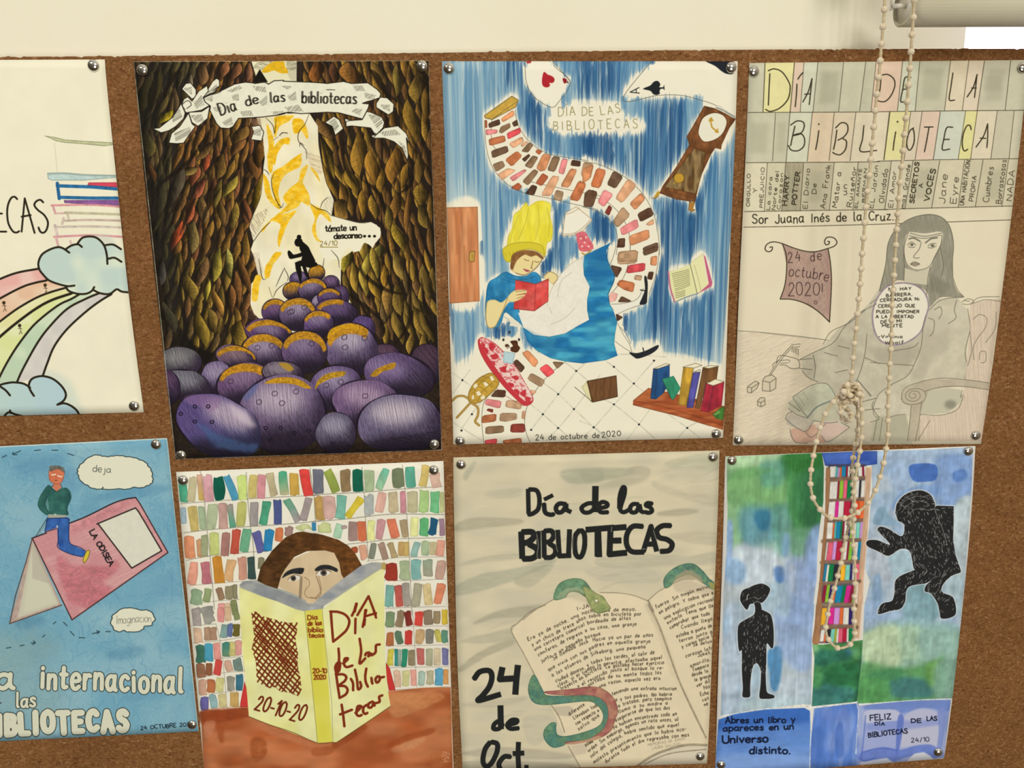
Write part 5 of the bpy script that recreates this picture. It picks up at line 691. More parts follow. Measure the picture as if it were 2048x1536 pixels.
def art_odyssey(A):
    k = K(0, 870, 4.8); m = K(0, 1170, 4.655); ink = '#2b3028'; pa = '#dcd9bd'
    A.fill([A.q], '#6fa4b8', col2='#86b2bf', tf=(70, 50))
    for c, n, w, a in (('#4a86a8', 700, 2.0, .3), ('#a3c4c8', 560, 1.5, .3), ('#5f93ae', 500, 1.4, .3), ('#93b3b6', 300, 2.6, .25)):
        L = []
        for i in range(n):
            x = A.r.uniform(-160, 400); y = A.r.uniform(880, 1490); t = math.radians(A.r.choice([100, 70, 20, 150])+A.r.normal()*14); l = A.r.uniform(10, 38)
            d = np.array([math.cos(t), math.sin(t)])*l; L.append([[x, y], [x+d[0]*.5+2, y+d[1]*.5], [x+d[0], y+d[1]]])
        A.strokes(L, w, c, a)
    for x, y, rx, ry, c, a in ((80, 930, 50, 14, '#4f86a6', .4), (140, 960, 18, 26, '#4a82a8', .4), (270, 985, 90, 10, '#4a84a4', .45), (270, 1130, 60, 14, '#5590b0', .4), (340, 1175, 26, 30, '#4f88aa', .4), (60, 1245, 30, 12, '#3f7594', .5), (250, 1305, 40, 12, '#4a7f9e', .45), (30, 1300, 90, 40, '#7f9f9f', .6), (20, 1400, 120, 60, '#829f9c', .45), (300, 1390, 60, 9, '#5a91ad', .4), (180, 1000, 16, 60, '#5b93ab', .4), (360, 1430, 40, 50, '#93b9c4', .4)):
        A.fill([ell(x, y, rx, ry, -8)], c, a, soft=min(rx, ry)*.9, wob=.6, tf=(9, 9))
    A.fill([A.q], '#dfe3d0', .12, gr=1)
    A.line('-190 903 334 877', 2.5, '#d5dccb', .8); A.line('334 877 397 1462', 2.6, '#cfd9cf', .7)
    # open book cover and page edge
    A.fill([np.vstack([k('310 992'), m('92 358 572 188')])], '#b9a193', tex=.1, tf=(5, 12))
    A.fill([np.vstack([k('312 1040'), m('165 308 548 176')])], '#c9c5ab', soft=2); A.fill([np.vstack([k('318 1100'), m('215 262 520 160')])], '#d0cdb2', soft=4)
    A.fill([np.vstack([k('310 995'), m('300 -60 470 -10 560 180')])], '#b5ab98', .6, soft=2)
    cov = np.vstack([k('310 992 555 900 665 848 800 795 900 748 1080 660 1200 620 1300 600 1350 670 1610 1128'), m('670 325')])
    A.fill([cov], '#c98b8b', col2='#d39c98', tf=(30, 16))
    A.clip(cov); A.hatch(cov, -26, 3.2, 2, '#b96a70', .28, ln=34); A.hatch(cov, 60, 5, 2.4, '#e0b0a8', .14, ln=40)
    A.fill(k('560 1150 680 1250 1000 1260 1130 1190 1150 1280 980 1420 1100 1480 900 1700 650 1600 560 1330 540 1230'), '#b4565f', .55, soft=7, tex=.3, tf=(8, 4)); A.fill(k('680 860 900 770 1200 640 1300 640 900 860 690 960'), '#c8767c', .5, soft=7, tex=.3); A.fill([A.q], '#ecd0c4', .16, gr=1); A.clip()
    A.curve(k('305 992 555 898 665 848 800 795 900 748 1080 658 1200 617 1303 600'), 2.6, '#2e2b30'); A.strokes([np.vstack([k('1303 600 1350 670 1480 900 1612 1128'), m('670 325'), k('310 992')])], 2.4, '#4a2f2e')
    A.strokes([np.vstack([k('310 992 250 1220 150 1536'), m('90 360 575 187')])], 2, '#5a4338'); A.line(k('345 970 465 780'), 1.2, ink); A.line(k('365 965 470 800'), 1, '#6a7a78')
    A.fill(k('940 852 1300 703 1552 1108 1265 1275'), '#dcd8c2', tex=.02); A.strokes([k('930 855 1300 700 1330 735 1552 1112 1265 1278 940 850')], 2.6, '#2f2420')
    A.text('LA ODISEA', *k('858 930')[0], *k('1052 1262')[0], 10.5, 2.6, '#2c2225', gap=1.6)
    # seated boy
    A.fill([spline(k('470 480 420 530 378 600 362 670 385 720 425 755 465 770 650 770 642 700 672 640 686 590 665 530 620 505 540 540'), True)], '#2f5f58', col2='#3a6f63', tf=(12, 14), tex=.15, ed=.3)
    A.fill(k('455 600 440 660 450 720 466 740 470 690'), '#6f9a9c', .7)
    A.curve(k('455 590 425 640 435 690 468 745'), 1.4, '#1d3d3a'); A.curve(k('660 560 672 620 648 690 640 770'), 1.4, '#1f4340')
    A.fill(k('465 760 640 770 642 798 460 800'), '#a8a896'); A.fill(k('520 750 545 765 530 775'), '#c9cdb8')
    A.fill(k('510 470 500 495 545 548 588 500 580 470'), '#cf7a5c'); A.strokes([k('515 475 490 508 545 545 600 505 580 472')], 1.2, '#2b3a33')
    A.blob(k('478 330 470 400 485 445 540 472 590 455 612 400 612 345 560 318'), '#d0704c', col2='#d98562', tf=(10, 8)); A.loop(k('478 330 470 400 485 445 540 472 590 455 612 400 612 345 560 318'), 1, '#7b4630', .7)
    A.blob(k('475 340 480 300 530 293 590 303 618 330 622 365 600 350 560 330 520 335 490 350'), '#6b675d', tex=.25, tf=(4, 3))
    A.line(k('498 383 535 378'), 2.4, '#efe3cf'); A.line(k('555 392 592 402'), 2.4, '#efe3cf'); A.line(k('522 435 552 434'), 1.4, '#5d2b1e'); A.line(k('538 390 534 412 545 414'), .9, '#a45035')
    A.blob(k('455 803 440 860 430 930 500 920 545 890 552 960 560 1060 600 1110 700 1150 795 1168 820 1120 760 1085 690 1050 668 1030 664 950 658 800 560 800'), '#2d5297', col2='#3a66a8', tf=(10, 12), tex=.14)
    A.fill(k('430 925 500 905 552 885 545 930 480 960'), '#c98b8b'); A.curve(k('430 932 555 896'), 1.6, '#34303a'); A.line(k('548 870 552 895'), 2, '#dfe0d0')
    A.curve(k('555 890 560 1000 552 1070 600 1110 700 1150 795 1170'), 1.5, '#1c2c58'); A.curve(k('458 800 650 800 662 850 668 1030 760 1075 825 1115'), 1.4, '#1c2c58'); A.line(k('455 805 430 930'), 1.3, '#1c2c58')
    A.blob(k('825 1125 850 1103 860 1130 840 1190 805 1228 800 1190'), '#d8bf3f'); A.loop(k('825 1125 850 1103 860 1130 840 1190 805 1228 800 1190'), 1.1, '#5a4a1c')
    # clouds with words
    for f, p in ((k, '760 310 800 265 880 205 950 195 985 205 1040 210 1090 203 1150 200 1210 210 1280 218 1340 240 1390 262 1420 300 1450 345 1458 400 1462 440 1440 470 1400 488 1350 505 1280 500 1220 518 1140 515 1000 520 990 500 980 515 900 512 840 480 790 450 755 385 750 345'), (m, '1045 310 1060 280 1110 240 1180 215 1260 225 1330 238 1370 235 1410 265 1438 310 1420 345 1400 375 1340 385 1330 410 1280 430 1190 435 1160 420 1120 432 1080 425 1060 400 1040 360')):
        q = spline(f(p), True, 12); m_ = q.mean(0); t_ = np.linspace(0, 1, len(q)); n_ = 30 if f is k else 13
        q = (q-m_)*(1+(.028 if f is k else .05)*np.abs(np.sin(t_*math.pi*n_))[:, None])+m_; A.fill([q], '#e3dfc4'); A.strokes([np.vstack([q, q[:1]])], 1.7, '#2c3f40')
    A.text('deja', *k('890 355')[0], *k('1065 362')[0], 14, 1.3, '#4c4f48', gap=2); A.text('Imaginacion', *m('1080 365')[0], *m('1405 340')[0], 16, 1.0, '#7a7a6c', gap=1.2, sl=.15)
    # dashes and arrows
    A.strokes([k(q) for q in ('20 215 62 195', '122 185 200 150', '125 165 125 188 162 190', '330 150 390 143', '497 146 556 146', '650 178 708 196')]+[m(q) for q in ('60 588 102 580', '185 565 225 560', '290 540 328 537', '312 520 330 537 305 555', '395 485 418 465', '498 362 520 342', '590 345 625 380', '655 432 692 472', '735 490 788 492', '860 455 925 435', '900 425 928 436 905 452', '985 433 1028 435')], 1.7, '#26404a')
    # outlined bubble lettering
    def bub(t, x0, y0, x1, y1, h, w, **q):
        L = A.text(t, x0, y0, x1, y1, h, 1, '', raw=True, **q)
        A.strokes(L, w+3, ink); A.strokes(L, w, '#d9d8bd')
    bub('Dí', *m('-420 985')[0], *m('-170 985')[0], 40, 9.5); bub('a', *m('-30 968')[0], *m('125 965')[0], 46, 9.5); bub('internacional', *m('385 958')[0], *m('1690 1000')[0], 47, 8.6, gap=3.2)
    bub('de', *m('-190 1120')[0], *m('-60 1120')[0], 24, 5); bub('las', *m('155 1135')[0], *m('325 1140')[0], 28, 5.2); A.line(m('-10 1098 8 1098'), 2.4, ink)
    bub('BIBLIOTECAS', *m('-150 1400')[0], *m('1180 1350')[0], 38, 13, gap=4.6)
    A.text('24 OCTUBRE 2020', *m('1310 1350')[0], *m('1800 1308')[0], 7.5, 1.6, '#22313a', gap=1.6)

def art_face(A):
    a = K(340, 920, 4.953); b = K(620, 920, 4.953); c = K(380, 1220, 4.86); d = K(640, 1220, 4.86); pen = '#5c5648'
    A.fill([A.q], '#ebe4ce', tex=.02, tf=(50, 50))
    A.fill(d('640 -200 1260 -200 1280 760 640 800'), '#e6dcc8', .7)
    for f, p, w in ((a, '105 432 400 410 770 385 1180 362 1480 350', 1.5), (a, '135 722 400 690 780 660 1240 628 1500 600', 1.7), (a, '160 995 400 950 600 930 820 910 980 905', 1.3), (a, '185 1245 420 1225 860 1190', .9), (a, '205 1425 430 1400 700 1380', 1), (a, '298 110 330 250 360 640 390 880 420 1230 440 1480', 1.6), (a, '755 120 765 330 790 600 825 850 830 980', 1.6), (a, '1385 90 1400 200 1425 350 1440 610', 1.4), (b, '20 350 200 335 530 320 750 300 940 285 1310 262', 1.6), (b, '20 610 200 598 400 580 560 560 750 540 950 535 1325 540', 1.7), (b, '360 835 560 815 720 795 880 780 1320 770', 1.5), (b, '560 1005 700 985 900 965 1340 960', 1), (b, '730 1190 960 1195 1200 1185 1340 1180', 1.1), (b, '740 1470 1000 1460 1340 1450', 1), (b, '515 70 535 300 550 600 580 1000', 1.5), (b, '915 45 940 280 960 560 980 850 995 1190 1010 1536', 1.4), (b, '0 75 12 180', 1.2), (d, '640 170 900 160 1245 155', .9), (d, '630 350 920 345 1250 338', .9), (d, '650 560 1250 550', .9), (d, '735 775 1250 745', .9), (d, '900 0 920 340 940 750', 1), (c, '10 155 250 135', 1), (c, '30 318 280 300 500 265', 1.1), (c, '50 475 300 470 520 450', 1), (c, '70 665 330 610 540 595', 1), (c, '100 830 330 800 510 780', 1), (c, '250 130 300 330 330 600 360 960', 1), (c, '500 250 530 600', 1)):
        A.curve(f(p), w, pen, .55, tex=.4, tf=(4, 4))
    daubs(A, a, '''#4fa57f 118 160 140 415 80|#c2b68d 235 170 210 410 80|#d3a48f 290 145 310 400 56 #c6a94e|#d39da0 375 155 390 410 95|#0b5541 480 165 495 395 95|#4a94b0 560 160 655 395 72|#c9da7c 705 155 725 390 90
#cbb76a 830 150 815 375 80|#d68f92 915 145 900 380 85|#bdae86 985 130 1035 355 80|#4a9f78 1120 120 1135 345 90 #b8b487|#c9a047 1228 135 1235 350 92|#d6413a 1325 100 1375 350 95|#66696f 1455 100 1470 330 85
#a6bcc2 130 475 132 630 60|#c2ac65 220 460 245 700 95|#9fb08a 310 465 330 690 70|#aeb791 425 440 410 690 95|#c29a8d 520 435 530 680 90|#a08f82 590 440 625 665 62 #4c9c7a|#bcba68 715 420 695 655 85|#9f9590 835 420 830 650 80|#4a9b76 960 410 920 640 85|#4a5585 1065 400 1060 635 85|#63a682 1150 390 1270 610 75 #9c9590|#9f918c 1380 375 1320 600 80|#bb9a58 1480 370 1495 590 90
#dd9066 190 765 200 975 105|#c09066 300 790 310 960 80|#9a9f78 345 745 345 950 70|#c3cb78 435 725 440 940 95|#a5766a 560 725 535 950 85|#b84f3c 660 690 640 930 85|#6aa680 765 685 730 910 85|#5b5b92 850 710 905 915 85|#2a7fae 985 690 965 900 85|#cd7448 1085 675 1078 805 75|#9a7a70 1180 660 1175 750 80|#c5c98c 1320 645 1320 695 140|#3a86ac 1425 620 1425 700 42
#e09a80 245 1015 215 1235 85|#b96e74 345 1010 365 1225 90|#c8862e 465 960 490 1215 95|#d3a673 610 985 580 1200 85|#c8917a 710 960 725 1185 85|#364c46 805 965 815 1180 80|#837d60 905 970 895 1080 60
#8fa782 260 1290 260 1435 110|#93a06e 380 1275 355 1405 75|#967659 480 1270 515 1385 65|#8d8463 588 1245 588 1380 80|#877f60 645 1235 645 1375 46|#a29a95 258 1470 275 1536 85|#98968a 375 1450 385 1536 110|#e09a90 510 1420 510 1536 70|#d8b795 570 1420 575 1536 60|#8a8f5c 625 1390 650 1536 62''', ed=.22)
    daubs(A, b, '''#70707a 78 100 85 330 105|#8f9d45 170 100 260 315 85|#8f7550 348 100 358 310 100|#0f5c44 470 100 475 310 98|#a9ba8e 580 100 590 310 100|#6fbb9a 760 95 680 290 80 #9fbc92|#6f7a5a 868 90 880 275 110|#5aa58a 990 70 1005 270 95|#d3b86a 1150 55 1105 260 85|#d8b29c 1230 130 1260 270 105
#bb9655 75 365 100 590 72|#cfa79a 185 360 205 585 120|#78b39c 315 350 300 580 100|#d8c03a 505 375 375 570 75|#aeb2aa 580 345 590 545 90|#dcab98 720 325 680 515 85|#c4b28c 820 320 835 520 95|#cc8b90 918 315 925 525 55|#bdb48c 1012 310 1018 520 100|#a8c77e 1135 310 1125 520 95|#6fb97e 1240 310 1235 520 95|#c3c787 1305 320 1310 520 45
#c2c88a 140 630 145 715 130|#a3c7a4 300 640 260 770 80|#b39a94 335 650 340 680 60|#a08278 425 615 425 800 85|#d4704a 510 610 520 805 85|#dfdf92 610 600 605 795 75|#c48f8d 705 590 685 785 78|#d87856 800 585 850 770 88|#a8936f 925 590 945 765 80|#e6e59a 1040 570 1030 755 75|#5fae70 1130 580 1130 750 85|#1f5676 1235 580 1215 745 80|#9a7b88 1305 580 1310 750 55
#a4502e 435 865 450 920 60|#d9a283 515 845 540 985 75|#7f8470 635 825 605 980 60|#a08470 700 820 750 985 66|#ab966a 790 820 840 965 66|#c09b5e 905 815 905 950 60|#c4a660 955 815 955 950 55|#8fb2a5 1070 815 1025 960 70|#a4b58c 1145 805 1145 945 75|#c2b388 1222 815 1222 940 75|#e09f86 1300 795 1280 950 80
#b49c5a 710 1030 735 1090 75|#9a3427 810 1025 805 1190 115|#a6b28a 935 1000 945 1185 100|#7fb0a5 1050 990 1055 1180 100|#8f9f85 1165 985 1170 1150 95 #9f9a80|#bf9a86 1305 1000 1280 1180 85
#76a898 795 1245 780 1455 85|#b8564a 870 1245 890 1450 75|#a09688 945 1220 970 1450 72|#a39c80 1070 1225 1045 1450 80|#d6bf88 1155 1225 1175 1435 80|#d9835f 1300 1225 1260 1425 80''', ed=.22)
    daubs(A, c, '''#a79b93 52 -10 70 150 80|#98968a 150 -30 195 130 110|#e0928a 300 -20 298 115 66|#d3b28c 365 -30 372 105 62|#7f8758 425 -50 460 95 62
#d8b594 72 180 80 320 80|#ad8a6c 165 170 170 295 60|#a88468 215 165 235 290 70|#7d9a92 345 140 325 270 72|#63709a 395 135 385 260 50|#6b5f28 450 140 455 255 72
#3f6d5a 95 345 102 510 84|#4a9ab2 180 330 185 495 78|#df9588 258 320 270 480 68|#3f7f70 350 315 355 450 75 #6a8a6a|#c4bb74 415 310 410 445 60|#e09f90 468 300 470 440 62
#93664a 100 525 110 655 82|#8f5a3c 185 520 188 635 62|#ce4a42 285 490 262 630 74|#cda38a 365 490 385 595 66|#71867a 455 470 475 590 80
#d3a68a 120 680 122 825 76|#b36a40 205 680 205 800 78|#d9d28a 295 660 285 795 72|#93907f 395 650 398 785 78|#3a7082 480 625 480 780 66
#6a659f 145 845 145 975 78|#8fb0ae 215 825 240 950 70|#cfc087 315 820 318 945 84|#c59f5c 430 800 430 940 82''', ed=.22)
    A.fill(c('530 690 490 900 485 945 575 945 560 800'), '#cf3f38', ed=.3); 
    daubs(A, d, '''#7b9068 685 15 680 165 85|#8e7a5c 790 10 770 165 72|#7a2c24 845 10 870 150 68|#dd4a3c 965 15 955 150 82|#87755f 1045 0 1055 140 84|#94805f 1140 10 1125 130 72|#d4b53a 1212 0 1215 140 58
#a8653c 685 220 680 350 68|#58755a 755 210 785 330 66|#c23c34 862 200 855 335 68|#c29f70 975 190 968 330 84|#7f7b6c 1065 190 1065 325 74|#c0b558 1135 195 1165 310 56|#5c8a70 1210 200 1215 320 60
#cdc04a 690 380 680 540 56|#2f8a7c 740 380 742 545 34|#94a594 775 385 770 545 36|#2c8866 830 380 815 555 60|#8f8060 892 390 890 540 66|#b9635a 975 375 980 530 76|#a8a685 1062 375 1060 540 66|#d3c09a 1140 375 1135 535 72|#72729a 1215 375 1220 535 62
#d9b395 745 590 755 745 66|#cfc88a 835 590 830 740 74|#e3a08e 905 585 908 735 58|#a4b9a6 990 600 985 735 66|#b3ae8a 1070 590 1070 725 72|#5a9cb8 1155 570 1155 730 76|#cf9456 1222 580 1225 720 50''', ed=.22)
    A.fill(d('640 510 680 570 735 780 670 785 645 660'), '#cc3a34', ed=.3)
    # table
    tb = np.vstack([c('105 985 300 975 480 952 600 945'), d('660 790 860 770 1000 755 1270 750 1300 1900'), c('150 1900')])
    A.fill([tb], '#bd7348', col2='#a8582f', tf=(60, 26), tex=.12)
    for f, p, col, al in ((c, '110 985 560 950 600 1030 300 1090 120 1110', '#93401f', .8), (c, '600 1250 720 1250 740 1400 640 1480 590 1380', '#9a4f26', .75), (c, '260 1090 320 1120 330 1270 290 1280', '#9e4e28', .7), (d, '160 1250 420 1120 440 1160 250 1290 130 1350', '#93431f', .7), (d, '660 1300 900 1190 1110 1150 1090 1200 880 1260 700 1340', '#98471f', .65), (d, '700 830 1100 800 1200 860 900 1000 700 1030', '#c98855', .7), (d, '1080 1400 1200 1360 1250 1480 1100 1536', '#b2683a', .5), (d, '1210 1000 1270 900 1290 1100 1200 1200', '#b8703f', .4), (c, '140 1100 240 1080 220 1200 150 1240', '#c68260', .7), (d, '700 1340 1000 1240 980 1300 760 1390', '#cd9266', .6), (c, '700 1100 1100 1250 1200 1330 760 1200', '#c58058', .5), (d, '-60 1345 140 1330 100 1400 -60 1420', '#9a4a24', .5)):
        A.blob(f(p), col, al, soft=5, wob=.6, tf=(14, 8), tex=.1)
    A.strokes([[q, q+[.4, 3]] for q in d(np.column_stack([A.r.uniform(1180, 1275, 40), A.r.uniform(1370, 1480, 40)]))], 1.2, '#dcb08c', .6)
    # reader
    A.fill(a('1060 1250 1100 1100 1300 940 1480 890 1650 920 1720 1180 1430 1440'), '#d0b78f'); A.fill(a('690 1235 860 1190 1430 1400 2030 1010 2100 1020 2090 1090 1440 1500 1300 1500 690 1300'), '#a9a89a')
    A.fill(a('1065 1230 1090 1130 1200 990 1350 920 1480 895 1560 890 1650 930 1680 1010 1700 1140 1720 1180 1420 1430'), '#d0b78f', col2='#d8bf96', tf=(20, 20)); A.fill(b('0 900 120 890 240 920 290 1010 320 1160 330 1190 40 1420 -40 1420'), '#d0b78f', col2='#d8bf96', tf=(20, 20))
    hair = np.vstack([a('865 1195 900 1060 1010 900 1140 770 1250 718 1320 708 1420 730'), b('30 725 120 740 280 790 380 850 450 930 515 1045 440 1095 335 1175 310 1130 290 1020 240 920 150 895 0 900'), a('1350 905 1230 960 1140 1080 1100 1150 1065 1275 950 1240')])
    A.fill([hair], '#4d3219', col2='#70441e', g=a('1000 1000 1900 1000'), tex=.3, tf=(14, 8), ed=.3); A.fill(a('1290 720 1480 730 1500 880 1350 850'), '#4a3015', .5, soft=6); A.fill(a('940 1060 1000 1080 1020 1170 960 1220 930 1150'), '#6c4826', .6, soft=6)
    A.blob(a('1110 1170 1150 1110 1230 1075 1320 1070 1325 1100 1300 1130 1220 1125 1160 1145'), '#2b2b2b', tex=.3, tf=(5, 4)); A.blob(b('50 1080 100 1045 180 1040 250 1065 275 1085 265 1110 210 1090 120 1080 60 1100'), '#2b2b2b', tex=.3, tf=(5, 4)); A.blob(a('1440 1100 1486 1045 1540 1060 1510 1085'), '#2b2b2b')
    A.blob(a('1175 1195 1200 1160 1240 1140 1290 1150 1310 1165 1270 1190 1220 1200'), '#e2d9c6'); A.fill([ell(*a('1222 1172')[0], 5.4, 5.4)], '#4c453a'); A.fill([ell(*a('1222 1172')[0], 2.4, 2.4)], '#1a1712'); A.curve(a('1165 1185 1200 1155 1250 1138 1310 1160'), 1.2, '#6c5a44')
    A.blob(b('60 1130 90 1100 140 1090 180 1100 205 1115 170 1140 130 1150 90 1145'), '#e4dccb'); A.fill([ell(*b('135 1118')[0], 6.4, 6.2)], '#5b4f45'); A.fill([ell(*b('135 1118')[0], 3, 3)], '#221d18'); A.curve(b('60 1130 90 1098 140 1085 190 1098 210 1112'), 1.3, '#55432f')
    A.curve(a('1300 1170 1295 1260 1288 1370'), 5.5, '#8a775c', .8); A.curve(a('1330 1160 1375 1190 1380 1240 1345 1280 1335 1330 1370 1365 1400 1360 1440 1370 1470 1330'), 1.2, '#8a6d4c'); A.curve(b('60 1150 80 1200 105 1290 100 1340 60 1380'), 2, '#9a8464'); A.curve(b('85 1150 110 1260 105 1300 70 1350 30 1370 0 1365'), 1, '#8a6d4c')
    A.fill(a('685 1240 720 1205 800 1195 900 1225 1050 1280 1280 1370 1400 1440 1425 1432 1486 1355 1520 1360 1520 1490 1290 1495 900 1345'), '#8f9292', col2='#a0a19c', tf=(20, 12), tex=.08); A.fill(b('0 1450 60 1400 180 1290 320 1180 500 1050 620 1010 690 1060 480 1200 300 1320 170 1410 60 1480 0 1490'), '#94989a', col2='#aaa9a4', tf=(20, 12), tex=.08)
    # yellow book
    A.fill([np.vstack([a('683 1262 900 1348 1060 1400 1250 1480 1335 1500'), c('1115 0 1240 1290 572 1035 555 830 510 400 480 0')])], '#e3df8f', tex=.06, tf=(40, 40), col2='#e7e4a2'); A.fill([np.vstack([c('1115 10 1240 1292'), d('140 1282 115 900 60 400 20 -20'), c('1280 -10')])], '#dfd660', col2='#d9d14f', tf=(20, 40)); A.fill([np.vstack([b('120 1480 330 1320 500 1210 700 1080 735 1085 735 1250'), d('630 200 635 500 660 780 685 935 160 1285 120 1285 60 400')])], '#e4e094', col2='#e9e6a6', tex=.05, tf=(40, 40)); A.fill([np.vstack([b('-30 1488 120 1480'), d('20 -5')])], '#ddd462')
    A.curve(np.vstack([c('572 1035 760 1110 1000 1190 1240 1293'), d('120 1285 165 1285 400 1130 685 935')]), 1.2, '#5d4a26'); A.line(c('1115 10 1160 450 1240 1290'), 1, '#8a8a4c'); A.line(d('20 -10 60 400 115 900 125 1280'), .9, '#8f8f55')
    # scribble panel and lettering
    sc = c('595 20 640 15 700 60 800 85 880 110 960 125 1045 120 1040 200 1025 300 1050 420 1045 540 1070 640 1085 770 1055 840 960 800 880 795 830 750 770 760 650 700 645 600 640 500 600 380 625 260'); mk = '#6f2a12'
    A.hatch(sc, 44, 8.2, 3.4, mk, .95, jit=.12); A.hatch(sc, -56, 9, 3.2, mk, .95, jit=.12); A.hatch(c('620 160 760 90 1045 460 1050 600 980 620 700 380'), 50, 6, 2.6, mk, .9, jit=.2)
    A.text('20-10-20', *c('630 960')[0], *c('1090 1090')[0], 31, 3.6, mk, gap=2.4, jit=.4, sl=.12)
    for t, y, x0, x1 in (('Dia', 95, 1145, 1240), ('de las', 150, 1145, 1278), ('biblio', 215, 1150, 1290), ('tecas', 268, 1155, 1300), ('20-10', 615, 1195, 1330), ('2020', 675, 1205, 1320)):
        A.text(t, *c(f'{x0} {y}')[0], *c(f'{x1} {y-4}')[0], 9, 2.1, '#8a3d16', gap=1.6)
    W = [spline(d(q)) for q in ('105 15 115 150 128 305', '100 15 180 20 250 50 285 110 260 190 200 250 128 308', '310 55 330 15', '345 85 342 225', '155 610 170 720 190 850', '155 630 220 625 255 650 240 690 185 735 240 740 268 775 250 820 190 855', '430 145 437 90', '385 280 400 400 385 520 440 470', '180 375 185 480 165 600 150 560 165 530 200 520', '190 505 165 520 148 560 160 605 185 590 196 540', '225 520 260 490 270 470 240 475 235 530 260 555 315 540', '440 440 450 420 480 415 470 450 500 425', '505 440 540 410 545 345 580 335', '300 670 320 710 322 780', '340 580 360 680 370 770 400 745 390 700', '450 570 440 640 445 700 465 745', '500 660 505 700 510 715', '560 645 540 670 550 705 575 690 580 650 560 645', '585 660 622 650', '210 920 225 1020 237 1130', '195 1015 310 970', '345 1000 385 960 400 935 365 940 355 1010 380 1030 405 1020', '460 920 425 945 420 990 440 1010 460 1000', '510 890 475 910 470 945 500 945 525 900 530 930', '545 905 580 890 575 845 605 830')]+[b('470 1536 580 1350 650 1536')]
    A.strokes(W, 5.0, '#7d2a12', .97); A.strokes([spline(d('415 165 430 90 440 0')), d('445 60 545 30'), d('415 160 450 0'), d('520 0 545 75')], 4.6, '#7d2a12'); A.line(b('440 1500 460 1425'), 6, '#7d2a12')

